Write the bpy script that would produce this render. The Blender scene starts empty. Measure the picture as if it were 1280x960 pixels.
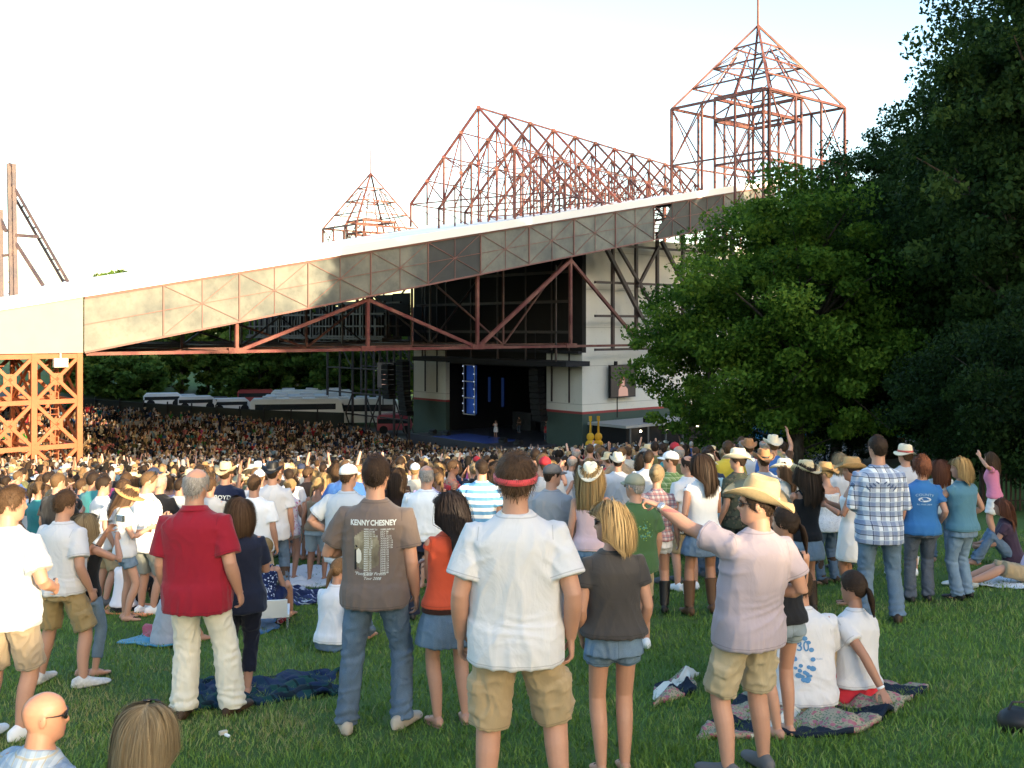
import bpy, bmesh, math, random
import numpy as np
from mathutils import Vector, Matrix
from mathutils.bvhtree import BVHTree
PI = math.pi
RNG = np.random.default_rng(7)
random.seed(11)
scene = bpy.context.scene
COL = scene.collection
FPX = 1283.0; HOR = 410.0            # focal length in photo pixels, eye-level row

def sstep(a, b, x):
    t = np.clip((np.asarray(x, float) - a) / (b - a), 0, 1)
    return t * t * (3 - 2 * t)

def gz(x, y):
    """lawn and seating bowl: height relative to the camera's eye"""
    x = np.asarray(x, float); y = np.asarray(y, float)
    pl = 1.9 + .117 * np.clip(y, -60, 106) - .05 * np.clip(x, -8, 8)
    cap = 14 + .10 * np.clip(x, -60, 0)
    k = .9
    z = -k * np.log(np.exp(-pl / k) + np.exp(-cap / k))
    z = np.where(np.minimum(pl, cap) > 300, np.minimum(pl, cap), z)
    z = z + .02 * np.sin(x * 1.7 + y * .6) + .015 * np.sin(y * 2.1 - x * .8)
    z = z - 2.2 * sstep(10, 34, x) * sstep(16, 40, y)     # the wooded bank on the right climbs
    return -z

def ux(px):
    return (px - 640.0) / FPX

def at(px, D, py=None):
    """a point at distance D along the view, in world metres"""
    x = ux(px) * D
    if py is None:
        return (x, D, float(gz(x, D)))
    return (x, D, (HOR - py) / FPX * D)

def ground_at(px, py):
    lo, hi = 2.0, 60.0
    for _ in range(50):
        m = (lo + hi) / 2
        if HOR - float(gz(ux(px) * m, m)) * FPX / m > py: lo = m
        else: hi = m
    return (lo + hi) / 2

# ------------------------------------------------------------------ meshes
def mesh_np(name, V, F):
    V = np.asarray(V, np.float32).reshape(-1, 3)
    me = bpy.data.meshes.new(name)
    if isinstance(F, np.ndarray) and F.ndim == 2:
        k = F.shape[1]; n = len(F)
        me.vertices.add(len(V)); me.vertices.foreach_set('co', V.ravel())
        me.loops.add(n * k); me.loops.foreach_set('vertex_index', F.astype(np.int32).ravel())
        me.polygons.add(n)
        me.polygons.foreach_set('loop_start', np.arange(0, n * k, k, dtype=np.int32))
        me.update(calc_edges=True)
    else:
        me.from_pydata([tuple(map(float, v)) for v in V], [], [tuple(int(i) for i in f) for f in F])
        me.update()
    return me

def smooth_mesh(me):
    me.polygons.foreach_set('use_smooth', np.ones(len(me.polygons), bool)); me.update()

class MB:
    """collects shapes that become ONE mesh"""
    def __init__(s): s.V = []; s.F = []; s.n = 0
    def add(s, V, F):
        V = np.asarray(V, float).reshape(-1, 3); o = s.n
        s.V.append(V); s.F += [tuple(int(i) + o for i in f) for f in F]; s.n += len(V)
    def rings(s, R, cap=True, closed=True):
        R = np.asarray(R, float); m, n = R.shape[:2]
        F = []
        for i in range(m - 1):
            for j in range(n if closed else n - 1):
                a = i * n + j; b = i * n + (j + 1) % n
                F.append((a, b, b + n, a + n))
        V = R.reshape(-1, 3)
        if cap:
            V = np.vstack([V, R[0].mean(0), R[-1].mean(0)])
            c0, c1 = m * n, m * n + 1
            for j in range(n):
                F.append((c0, (j + 1) % n, j)); F.append((c1, (m - 1) * n + j, (m - 1) * n + (j + 1) % n))
        s.add(V, F)
    def tube(s, P, rad, n=12, ref=(0, 1, 0), round_ends=True):
        """closed tube through P; rad scalar or (ru, rv); ru lies along ref"""
        P = np.asarray(P, float); m = len(P)
        rad = np.asarray(rad, float)
        if rad.ndim == 0: rad = np.full(m, rad)
        if rad.ndim == 1: rad = np.stack([rad, rad], 1)
        T = np.gradient(P, axis=0); T /= np.linalg.norm(T, axis=1)[:, None] + 1e-12
        ref = np.asarray(ref, float)
        if round_ends:
            k = .8
            P = np.vstack([P[0] - T[0] * rad[0].mean() * k, P[0] - T[0] * rad[0].mean() * k * .6, P, P[-1] + T[-1] * rad[-1].mean() * k * .6, P[-1] + T[-1] * rad[-1].mean() * k])
            rad = np.vstack([rad[0] * .15, rad[0] * .7, rad, rad[-1] * .7, rad[-1] * .15])
            T = np.vstack([T[0], T[0], T, T[-1], T[-1]])
        U = ref - T * (T @ ref)[:, None]
        L = np.linalg.norm(U, axis=1)
        alt = np.array([1., .13, .07]); UA = alt - T * (T @ alt)[:, None]
        U = np.where(L[:, None] > 1e-3, U, UA); U /= np.linalg.norm(U, axis=1)[:, None]
        W = np.cross(T, U)
        a = np.linspace(0, 2 * PI, n, endpoint=False)
        R = P[:, None] + rad[:, 0][:, None, None] * np.cos(a)[None, :, None] * U[:, None] + rad[:, 1][:, None, None] * np.sin(a)[None, :, None] * W[:, None]
        s.rings(R)
    def bar(s, a, b, w, h=None):
        """square steel bar from a to b"""
        a = np.asarray(a, float); b = np.asarray(b, float); h = h or w
        t = b - a; L = np.linalg.norm(t)
        if L < 1e-6: return
        t /= L
        up = np.array([0, 0, 1.]) if abs(t[2]) < .95 else np.array([.76, .65, 0])
        u = np.cross(t, up); u /= np.linalg.norm(u); v = np.cross(u, t)
        C = []
        for p in (a, b):
            for (i, j) in ((-1, -1), (1, -1), (1, 1), (-1, 1)):
                C.append(p + u * i * w / 2 + v * j * h / 2)
        s.add(C, [(0, 1, 2, 3), (4, 7, 6, 5), (0, 4, 5, 1), (1, 5, 6, 2), (2, 6, 7, 3), (3, 7, 4, 0)])
    def box(s, c, size, rz=0):
        c = np.asarray(c, float); x, y, z = np.asarray(size, float) / 2
        P = np.array([(i * x, j * y, k * z) for k in (-1, 1) for (i, j) in ((-1, -1), (1, -1), (1, 1), (-1, 1))])
        ca, sa = math.cos(rz), math.sin(rz)
        P = np.stack([P[:, 0] * ca - P[:, 1] * sa, P[:, 0] * sa + P[:, 1] * ca, P[:, 2]], 1) + c
        s.add(P, [(3, 2, 1, 0), (4, 5, 6, 7), (0, 1, 5, 4), (1, 2, 6, 5), (2, 3, 7, 6), (3, 0, 4, 7)])
    def obox(s, o, A, B, Cc):
        """box spanned by three vectors from corner o"""
        o, A, B, Cc = [np.asarray(v, float) for v in (o, A, B, Cc)]
        P = [o, o + A, o + A + B, o + B, o + Cc, o + A + Cc, o + A + B + Cc, o + B + Cc]
        s.add(P, [(3, 2, 1, 0), (4, 5, 6, 7), (0, 1, 5, 4), (1, 2, 6, 5), (2, 3, 7, 6), (3, 0, 4, 7)])
    def ell(s, c, r, M=None, n=12):
        t = np.linspace(.02, PI - .02, n // 2 + 2); a = np.linspace(0, 2 * PI, n, endpoint=False)
        R = np.stack([np.sin(t)[:, None] * np.cos(a), np.sin(t)[:, None] * np.sin(a), -np.cos(t)[:, None] * np.ones(n)], -1) * np.asarray(r, float)
        if M is not None: R = R @ np.asarray(M, float).T
        s.rings(R + np.asarray(c, float))
    def arr(s):
        return np.vstack(s.V), s.F
    def mesh(s, name):
        V, F = s.arr()
        return mesh_np(name, V, F)

def obj(name, me, mats=None, parent=None, smooth=False):
    if isinstance(me, MB): me = me.mesh(name)
    if smooth: smooth_mesh(me)
    o = bpy.data.objects.new(name, me); COL.objects.link(o)
    if mats is not None:
        me.materials.clear()
        for m in (mats if isinstance(mats, (list, tuple)) else [mats]): me.materials.append(m)
    if parent is not None: o.parent = parent
    return o

def objs(name, b, mat, lab=None):
    """one part per collected piece"""
    out = []; o = 0; k = 0; F = b.F
    for V in b.V:
        n = len(V); fs = []
        while k < len(F) and min(F[k]) >= o and max(F[k]) < o + n: fs.append(tuple(i - o for i in F[k])); k += 1
        out.append(obj(name, mesh_np(name, V, fs), mat)); o += n
    return out

def thing(name, label, cat, loc=(0, 0, 0), rz=0, group=None):
    o = bpy.data.objects.new(name, None); COL.objects.link(o)
    o.empty_display_size = .2
    o.location = loc; o.rotation_euler = (0, 0, rz)
    o['label'] = label; o['category'] = cat
    if group: o['group'] = group
    return o

def tag(o, label, cat, group=None):
    o['label'] = label; o['category'] = cat
    if group: o['group'] = group
    return o

def recenter(root, kids, loc):
    """children were built in world metres: keep them there under an empty at loc"""
    for k in kids:
        k.parent = root
        k.matrix_parent_inverse = Matrix.Translation(Vector(loc)).inverted()

# ------------------------------------------------------------------ noise
def _h(i, j, k, seed):
    n = (i * 374761393 + j * 668265263 + k * 2147483647 + seed * 144665) & 0xffffffff
    n = ((n ^ (n >> 13)) * 1274126177) & 0xffffffff
    return ((n ^ (n >> 16)) & 0xffff) / 65535.0

def vnoise(P, seed=0):
    P = np.asarray(P, float); I = np.floor(P).astype(np.int64); f = P - I; f = f * f * (3 - 2 * f)
    out = 0
    for dx in (0, 1):
        wx = f[:, 0] if dx else 1 - f[:, 0]
        for dy in (0, 1):
            wy = f[:, 1] if dy else 1 - f[:, 1]
            for dz in (0, 1):
                wz = f[:, 2] if dz else 1 - f[:, 2]
                out = out + wx * wy * wz * _h(I[:, 0] + dx, I[:, 1] + dy, I[:, 2] + dz, seed)
    return out * 2 - 1

# ------------------------------------------------------------------ materials
class NT:
    def __init__(s, name):
        s.m = bpy.data.materials.new(name); s.m.use_nodes = True
        s.t = s.m.node_tree; s.b = s.t.nodes['Principled BSDF']
    def n(s, typ, **kw):
        nd = s.t.nodes.new(typ)
        for k, v in kw.items():
            if k.startswith('i_'): nd.inputs[k[2:].replace('_', ' ')].default_value = v
            elif isinstance(k, str): setattr(nd, k, v)
        return nd
    def l(s, a, b): s.t.links.new(a, b)
    def mix(s, fac, a, b, typ='MIX'):
        nd = s.t.nodes.new('ShaderNodeMix'); nd.data_type = 'RGBA'; nd.blend_type = typ
        for sock, v in ((nd.inputs[0], fac), (nd.inputs[6], a), (nd.inputs[7], b)):
            if hasattr(v, 'is_linked'): s.l(v, sock)
            elif isinstance(v, (int, float)): sock.default_value = v
            else: sock.default_value = (*v[:3], 1)
        return nd.outputs[2]
    def ramp(s, src, stops, interp='LINEAR'):
        nd = s.t.nodes.new('ShaderNodeValToRGB'); nd.color_ramp.interpolation = interp
        e = nd.color_ramp.elements
        while len(e) < len(stops): e.new(.5)
        for q, (p, c) in zip(e, stops):
            q.position = p; q.color = (*c, 1) if not isinstance(c, (int, float)) else (c, c, c, 1)
        s.l(src, nd.inputs[0]); return nd.outputs[0]
    def coord(s, scale=(1, 1, 1), rot=(0, 0, 0), kind='Object'):
        tc = s.t.nodes.new('ShaderNodeTexCoord'); mp = s.t.nodes.new('ShaderNodeMapping')
        mp.inputs['Scale'].default_value = scale; mp.inputs['Rotation'].default_value = rot
        s.l(tc.outputs[kind], mp.inputs[0]); return mp.outputs[0]
    def noise(s, vec, scale, detail=3, rough=.55, dist=0):
        nd = s.n('ShaderNodeTexNoise'); nd.inputs['Scale'].default_value = scale; nd.inputs['Detail'].default_value = detail
        nd.inputs['Roughness'].default_value = rough; nd.inputs['Distortion'].default_value = dist
        if vec is not None: s.l(vec, nd.inputs['Vector'])
        return nd.outputs[0]
    def math(s, op, a, b=0.0):
        nd = s.t.nodes.new('ShaderNodeMath'); nd.operation = op
        for sock, v in ((nd.inputs[0], a), (nd.inputs[1], b)):
            if hasattr(v, 'is_linked'): s.l(v, sock)
            else: sock.default_value = v
        return nd.outputs[0]
    def color(s, c):
        if hasattr(c, 'is_linked'): s.l(c, s.b.inputs['Base Color'])
        else: s.b.inputs['Base Color'].default_value = (*c, 1)
    def bump(s, h, strength, dist=.01):
        nd = s.t.nodes.new('ShaderNodeBump'); nd.inputs['Strength'].default_value = strength; nd.inputs['Distance'].default_value = dist
        s.l(h, nd.inputs['Height']); s.l(nd.outputs[0], s.b.inputs['Normal'])
    def fin(s, rough=.7, spec=.3, metal=0, **kw):
        s.b.inputs['Roughness'].default_value = rough; s.b.inputs['Specular IOR Level'].default_value = spec
        s.b.inputs['Metallic'].default_value = metal
        for k, v in kw.items(): s.b.inputs[k.replace('_', ' ')].default_value = v
        return s.m

_MC = {}
def cached(fn):
    def w(*a, **k):
        key = (fn.__name__, a, tuple(sorted(k.items())))
        if key not in _MC: _MC[key] = fn(*a, **k)
        return _MC[key]
    return w

def lift(c, k): return tuple(min(1, max(0, v * k)) for v in c)

@cached
def plain(c, rough=.6, spec=.3, metal=0, var=.12, scale=6.0):
    m = NT('surface'); v = m.coord()
    m.color(m.mix(m.noise(v, scale, 4), lift(c, 1 - var), lift(c, 1 + var)))
    return m.fin(rough, spec, metal)

@cached
def steel(c, rough=.55, wear=(.2, .1, .07), amt=.5):
    m = NT('painted_steel'); v = m.coord()
    n1 = m.noise(v, .9, 5, .65); n2 = m.noise(v, 7, 4)
    f = m.math('MULTIPLY', m.ramp(n1, [(.42, 0.), (.68, 1.)]), amt)
    m.color(m.mix(f, m.mix(n2, lift(c, .85), lift(c, 1.12)), wear))
    return m.fin(rough, .35)

@cached
def emis(c, e):
    m = NT('lamp_glow'); m.color((0, 0, 0)); m.b.inputs['Emission Color'].default_value = (*c, 1); m.b.inputs['Emission Strength'].default_value = e
    return m.fin()
# ================================================================== camera, light, sky
cam = bpy.data.cameras.new('camera'); cam.sensor_width = 36; cam.lens = 36 * FPX / 1280
cam.shift_y = -(480 - HOR) / 1280; cam.clip_end = 3000; cam.clip_start = .1
cam_o = bpy.data.objects.new('camera', cam); COL.objects.link(cam_o); cam_o.rotation_euler = (PI / 2, 0, 0)
scene.camera = cam_o
SUN_AZ = math.atan2(.62, -.785)       # towards the sun, from +Y clockwise: behind the camera and to the right
SUN_EL = math.radians(11)
ts = Vector((math.sin(SUN_AZ) * math.cos(SUN_EL), math.cos(SUN_AZ) * math.cos(SUN_EL), math.sin(SUN_EL)))
sl = bpy.data.lights.new('sun', 'SUN'); sl.energy = 3.3; sl.angle = math.radians(.55); sl.color = (1, .80, .52)
sun_o = bpy.data.objects.new('sun', sl); COL.objects.link(sun_o)
sun_o.rotation_euler = ts.to_track_quat('Z', 'Y').to_euler()
w = bpy.data.worlds.new('World'); scene.world = w; w.use_nodes = True
bg = w.node_tree.nodes['Background']; sky = w.node_tree.nodes.new('ShaderNodeTexSky'); sky.sky_type = 'NISHITA'
sky.sun_disc = False; sky.sun_elevation = SUN_EL; sky.sun_rotation = SUN_AZ; sky.air_density = 1.0; sky.dust_density = 1.8; sky.ozone_density = 1.0
hs = w.node_tree.nodes.new('ShaderNodeHueSaturation'); hs.inputs['Saturation'].default_value = 1.16
w.node_tree.links.new(sky.outputs[0], hs.inputs['Color']); w.node_tree.links.new(hs.outputs[0], bg.inputs[0]); bg.inputs[1].default_value = .15
vs = scene.view_settings; vs.view_transform = 'Standard'; vs.look = 'None'; vs.exposure = 2.15; vs.gamma = 1
scene.render.engine = 'CYCLES'
cy = scene.cycles
cy.use_denoising = True; cy.max_bounces = 5; cy.diffuse_bounces = 3; cy.glossy_bounces = 2; cy.transmission_bounces = 3; cy.transparent_max_bounces = 6
cy.use_adaptive_sampling = True; cy.adaptive_threshold = .02
cy.sample_clamp_indirect = 4

# ================================================================== ground
def build_ground():
    xs = np.concatenate([np.linspace(-900, -60, 20, endpoint=False), np.linspace(-60, -14, 40, endpoint=False), np.linspace(-14, 14, 112, endpoint=False), np.linspace(14, 60, 30, endpoint=False), np.linspace(60, 900, 20)])
    ys = np.concatenate([np.linspace(-120, 0, 14, endpoint=False), np.linspace(0, 20, 90, endpoint=False), np.linspace(20, 140, 100, endpoint=False), np.linspace(140, 1500, 22)])
    X, Y = np.meshgrid(xs, ys); Z = gz(X, Y)
    Xf, Yf = X.ravel(), Y.ravel()
    V = np.stack([Xf, Yf, Z.ravel()], 1)
    nx = len(xs)
    ii = (np.arange(len(ys) - 1)[:, None] * nx + np.arange(nx - 1)).ravel()
    F = np.stack([ii, ii + 1, ii + nx + 1, ii + nx], 1)
    m = NT('lawn'); v = m.coord()
    n1 = m.noise(v, .35, 4); n2 = m.noise(v, 3.2, 4, .6); n3 = m.noise(v, 60, 3, .7)
    g = m.mix(m.ramp(n1, [(.35, 0.), (.7, 1.)]), (.058, .118, .024), (.090, .150, .036))
    g = m.mix(m.ramp(n2, [(.52, 0.), (.75, .6)]), g, (.125, .115, .05))
    g = m.mix(m.ramp(n3, [(.3, .55), (.7, 0.)]), g, (.040, .066, .018))
    # trodden earth and concrete under the seats, beyond the lawn
    sx = m.n('ShaderNodeSeparateXYZ'); m.l(m.coord(), sx.inputs[0])
    far = m.math('MULTIPLY', m.ramp(m.math('MULTIPLY', sx.outputs[1], .01), [(.42, 0.), (.56, 1.)]), m.ramp(m.math('MULTIPLY', sx.outputs[1], .005), [(.62, 1.), (.66, 0.)]))
    g = m.mix(far, g, m.mix(n2, (.07, .062, .055), (.12, .11, .10)))
    m.color(g); m.bump(n3, .6, .02)
    o = obj('ground', mesh_np('ground', V, F), m.fin(.9, .15), smooth=True)
    o['kind'] = 'structure'
build_ground()

def blades(n, xfun, yr, hgt, wid, name):
    y = np.sqrt(RNG.random(n) * (yr[1] ** 2 - yr[0] ** 2) + yr[0] ** 2) if False else yr[0] * (yr[1] / yr[0]) ** RNG.random(n)
    x = (RNG.random(n) * 2 - 1) * (y * .56 + .9)
    keep = vnoise(np.stack([x * 2.2, y * 2.2, x * 0], 1), 3) > -.97
    x, y = x[keep], y[keep]; n = len(x)
    clump = vnoise(np.stack([x * 5, y * 5, x * 0 + 3], 1), 5)
    h = hgt * (.55 + .6 * RNG.random(n)) * (1 + .45 * clump)
    a = RNG.random(n) * 2 * PI; ln = (.2 + .9 * RNG.random(n)) * h
    wd = wid * (.6 + .8 * RNG.random(n)) * (1 + .10 * y)
    z = gz(x, y)
    B = np.stack([x, y, z - .004], 1); side = np.stack([np.cos(a), np.sin(a), 0 * a], 1) * wd[:, None] / 2
    b = RNG.random(n) * 2 * PI; lean = np.stack([np.cos(b) * ln, np.sin(b) * ln, h], 1)
    mid = B + lean * np.array([.35, .35, .6]); tip = B + lean
    V = np.stack([B - side, B + side, mid + side * .7, mid - side * .7, tip], 1).reshape(-1, 3)
    o = np.arange(n) * 5
    F3 = np.concatenate([np.stack([o, o + 1, o + 2], 1), np.stack([o, o + 2, o + 3], 1), np.stack([o + 3, o + 2, o + 4], 1)])
    me = mesh_np(name, V, F3)
    at_ = me.attributes.new('tone', 'FLOAT', 'POINT')
    dry = np.clip(.38 + .45 * vnoise(np.stack([x * .55, y * .55, x * 0], 1), 9) + .22 * vnoise(np.stack([x * 1.9, y * 1.9, x * 0], 1), 19) + RNG.normal(0, .22, n), 0, 1)
    at_.data.foreach_set('value', np.repeat(dry, 5).astype(np.float32))
    return me
gm = NT('grass_blades'); ga = gm.n('ShaderNodeAttribute'); ga.attribute_name = 'tone'
gm.color(gm.ramp(ga.outputs['Fac'], [(0, (.072, .150, .022)), (.45, (.122, .222, .036)), (.75, (.165, .250, .055)), (1, (.27, .26, .11))]))
GRASSM = gm.fin(.55, .25)
def build_grass():
    me = blades(230000, None, (2.9, 19), .05, .0042, 'grass')
    o = obj('grass', me, GRASSM); o['kind'] = 'stuff'
    o['label'] = 'short green lawn grass with some dry straw coloured patches'; o['category'] = 'grass'
build_grass()

# ================================================================== pavilion frame of reference
DV = np.array([.760, .650, 0.]); NV = np.array([-.650, .760, 0.]); UP = np.array([0, 0, 1.])
def FP(i, z=0., n=0.):
    return np.array([-21.08 + 3.734 * i, 62 + 3.193 * i, z]) + NV * n
def ftop(i): return 2.66 + .914 * i
def fbot(i): return ftop(i) - 3.2 + .01 * i
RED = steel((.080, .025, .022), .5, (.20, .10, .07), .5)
REDLIT = steel((.125, .031, .027), .5, (.25, .12, .08), .6)  # brighter copy of RED with sunlight put into its colour
SUNORANGE = steel((.36, .088, .028), .5, (.30, .12, .05), .5)  # red steel; the warm evening sun is mixed into this orange
DARKST = steel((.045, .035, .035), .5, (.09, .05, .04), .6)
PURPLE = steel((.05, .036, .045), .5, (.16, .10, .08), .5)

def fascia_panels():
    m = NT('fibreglass_panel'); v = m.coord()
    n1 = m.noise(v, .45, 5, .6); n2 = m.noise(v, 1.3, 6, .7)
    c = m.mix(m.ramp(n1, [(.3, 0.), (.7, 1.)]), (.078, .088, .083), (.20, .20, .165))
    c = m.mix(m.ramp(n2, [(.50, 0.), (.78, .7)]), c, (.068, .068, .060))
    m.color(c); return m.fin(.45, .4)
PANEL = fascia_panels()
DPANEL = plain((.045, .047, .045), .5, .4, 0, .35, 1.2)
PALE = plain((.30, .27, .20), .6, .3, 0, .10, .8)
WHITE = plain((.80, .79, .76), .55, .3, 0, .05, .6)

def pavilion_roof():
    root = thing('pavilion_roof', 'long sloping pavilion roof with a grey panelled edge, red ribs and white top', 'roof', tuple(FP(6, 5)))
    K = []
    iL, iR, W = -6.0, 12.75, 46.0
    b = MB()                                     # the white decked top
    p0, p1 = FP(iL, ftop(iL) + .02), FP(iR, ftop(iR) + .02)
    b.obox(p0, p1 - p0, NV * W, UP * .42)
    K.append(obj('roof_deck', b, WHITE))
    b = MB(); e0, e1 = FP(iL, ftop(iL) + .0, -.28), FP(iR, ftop(iR) + .0, -.28)
    b.obox(e0, e1 - e0, NV * .276, UP * .62); K.append(obj('edge_flashing', b, WHITE))
    # panels, one piece per half bay; a torn gap near the stage end
    b = MB(); dk = MB()
    hb = .5
    i = -.94
    stops = [-.94] + list(np.arange(0, 12.6, .5)) + [12.7]
    for k in range(len(stops) - 1):
        a, c = stops[k], stops[k + 1]
        A0, A1, C0, C1 = FP(a, fbot(a)), FP(a, ftop(a)), FP(c, fbot(c)), FP(c, ftop(c))
        if abs(a - 9.0) < .01:                   # broken sheet: only a jagged rest
            q = [A0 + (C0 - A0) * .25, C0, C0 + (C1 - C0) * .95, C0 + (C1 - C0) * .55 + (A0 - C0) * .35, A0 + (A1 - A0) * .38 + (C0 - A0) * .3, A0 + (A1 - A0) * .2 + (C0 - A0) * .25]
            P = [p - NV * .0 for p in q] + [p + NV * .05 for p in q]; n = len(q)
            dk.add(P, [tuple(range(n)), tuple(range(2 * n - 1, n - 1, -1))] + [(j, j + n, (j + 1) % n + n, (j + 1) % n) for j in range(n)])
            continue
        P = [A0, C0, C1, A1]; P = P + [p + NV * .05 for p in P]
        tgt = dk if (a in (4.0, 4.5) or 9.4 < a < 10.8) else b
        tgt.add(P, [(0, 1, 2, 3), (7, 6, 5, 4), (0, 4, 5, 1), (1, 5, 6, 2), (2, 6, 7, 3), (3, 7, 4, 0)])
    K.append(obj('edge_panel', b, PANEL)); K.append(obj('dark_panel', dk, DPANEL))
    K[-1]['label'] = 'darker weathered panels of the roof edge'
    b = MB()
    for a in np.arange(0, 12.6, .5):
        wdt = .075 if abs(a - round(a)) < .01 else .035
        b.bar(FP(a, fbot(a) - .02, -.06), FP(a, ftop(a), -.06), wdt)
    for a in np.arange(-.94, 12.5, 1.0):
        a2 = min(a + 1, 12.7)
        for (z0, z1, wd) in ((fbot(a), fbot(a2), .11), (fbot(a) + 1.6, fbot(a2) + 1.6, .035), (ftop(a) - .08, ftop(a2) - .08, .10)):
            b.bar(FP(a, z0, -.055), FP(a2, z1, -.055), wd)
    for k, a in enumerate(np.arange(0, 12.4, 1.0)):
        a2 = min(a + 1, 12.7)
        b.bar(FP(a, fbot(a) + .1, -.05), FP(a2, ftop(a2) - .1, -.05), .035)
        b.bar(FP(a, ftop(a) - .1, -.052), FP(a2, fbot(a2) + .1, -.052), .035)
    K.append(obj('edge_rib', b, steel((.22, .10, .085), .6, (.16, .10, .08), .6)))
    b = MB()                                     # pale gutter box at the low end
    g0 = FP(-6, -1.42, -.12); L = FP(-.96, 0) - FP(-6, 0)
    hL, hR = ftop(-6) + 1.42, ftop(-.96) + 1.42
    P = [g0, g0 + L, g0 + L + UP * (hR + .35), g0 + UP * (hL + 2.0)]; P += [p + NV * 2.2 for p in P]
    b.add(P, [(0, 1, 2, 3), (7, 6, 5, 4), (0, 4, 5, 1), (1, 5, 6, 2), (2, 6, 7, 3), (3, 7, 4, 0)])
    K.append(obj('gutter_box', b, PALE))
    # red truss hanging below the edge
    CH = -1.5
    tr = MB()
    tr.bar(FP(-.9, CH, .35), FP(8.6, CH, .35), .20)
    def z_at(i): return fbot(i) - .05
    for i in (1, 3, 5, 7):
        tr.bar(FP(i, CH, .35), FP(i, z_at(i), .35), .22)
        tr.bar(FP(i - .12, CH + .05, .35), FP(i + .12, CH + .05, .35), .34)
    tr.bar(FP(1, CH, .35), FP(3, z_at(3) - .2, .35), .22); tr.bar(FP(3, z_at(3) - .2, .35), FP(5, CH, .35), .24)
    tr.bar(FP(5, CH, .35), FP(7, z_at(7) - .3, .35), .26); tr.bar(FP(7, z_at(7) - .3, .35), FP(8.75, CH, .35), .24)
    tr.bar(FP(-.9, CH, .35), FP(1, CH, .35), .16)
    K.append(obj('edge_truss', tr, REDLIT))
    for n in (9.0, 20.0, 32.0, 43.0):            # further trusses under the roof
        tr = MB(); tr.bar(FP(-5, CH, n), FP(10.5, CH, n), .2)
        tr.bar(FP(-5, fbot(-5) + 1.2, n), FP(12, fbot(12) + 1.2, n), .24)
        for i in range(-3, 11, 2):
            tr.bar(FP(i, CH, n), FP(i, fbot(i) + 1.2, n), .16)
            s = 1 if (i // 2) % 2 else -1
            if abs(i + 2) < 11: tr.bar(FP(i, CH if s > 0 else fbot(i) + 1.2, n), FP(i + 2, fbot(i + 2) + 1.2 if s > 0 else CH, n), .15)
        K.append(obj('inner_truss', tr, RED if n < 10 else DARKST))
    b = MB()                                     # purlins and cross ties under the deck
    for i in range(-5, 13):
        b.bar(FP(i, ftop(i) - .35, .5), FP(i, ftop(i) - .35, W - .3), .22)
        if i % 2 and -4 < i < 9: b.bar(FP(i, CH, .4), FP(i, CH, 43), .10)
    K.append(obj('purlin', b, DARKST))
    recenter(root, K, root.location)
pavilion_roof()

def column_tower(name, label, p0, nd, nn, sd, sn, zt, mat, tier=2.3, seed=1):
    root = thing(name, label, 'tower', tuple(p0))
    zb = float(min(gz(p0[0], p0[1]), gz(*(p0 - DV * sd * nd)[:2]), gz(*(p0 + NV * sn * nn)[:2])))
    K = []
    post = MB(); br = MB(); pl = MB()
    nt = max(2, int(round((zt - zb) / tier))); zs = np.linspace(zt - .15, zb + .2, nt + 1)
    for a in range(nd + 1):
        for c in range(nn + 1):
            q = p0 - DV * sd * a + NV * sn * c
            post.bar((*q[:2], zb - .3), (*q[:2], zt), .30 if c == 0 else .24)
    for c in range(nn + 1):
        for a in range(nd):
            q = p0 - DV * sd * a + NV * sn * c; r = q - DV * sd
            for k in range(nt):
                br.bar((*q[:2], zs[k]), (*r[:2], zs[k]), .2, .26)
                br.bar((*q[:2], zs[k]), (*r[:2], zs[k + 1]), .19); br.bar((*r[:2], zs[k]), (*q[:2], zs[k + 1]), .19)
                mx, my = (q + r)[:2] / 2
                pl.box((mx, my, (zs[k] + zs[k + 1]) / 2), (.66, .06, .66), math.atan2(.65, .76))
    for a in range(nd + 1):
        for c in range(nn):
            q = p0 - DV * sd * a + NV * sn * c; r = q + NV * sn
            for k in range(nt):
                br.bar((*q[:2], zs[k]), (*r[:2], zs[k]), .14)
                br.bar((*q[:2], zs[k]), (*r[:2], zs[k + 1]), .13); br.bar((*r[:2], zs[k]), (*q[:2], zs[k + 1]), .13)
    K += objs('post', post, mat); K.append(obj('brace', br, mat)); K += objs('gusset_plate', pl, mat)
    lad = MB(); q = p0 - DV * 1.0 + NV * 1.2
    for s in (-.22, .22): lad.bar((*(q + DV * s)[:2], zb), (*(q + DV * s)[:2], zt), .05)
    for z in np.arange(zb, zt, .32): lad.bar((*(q - DV * .22)[:2], z), (*(q + DV * .22)[:2], z), .035)
    K.append(obj('ladder', lad, mat))
    recenter(root, K, root.location)
    return root
p_t = np.array([*at(99, 58.6)[:2], -5.0])
column_tower('steel_tower', 'red lattice steel tower with orange sunlight coloured in, carrying the low end of the pavilion roof', p_t, 4, 1, 2.45, 4.2, -1.44, SUNORANGE)
b = MB(); q = p_t - DV * 1.1 - NV * .25; b.box((q[0], q[1], -1.95), (.75, .3, .5), math.atan2(.65, .76)); b.bar((q[0], q[1], -1.7), (q[0], q[1], -1.42), .08)
lb = obj('speaker_box', b, plain((.6, .55, .45))); tag(lb, 'small pale speaker box hanging at the top of the orange tower', 'speaker box')

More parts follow.
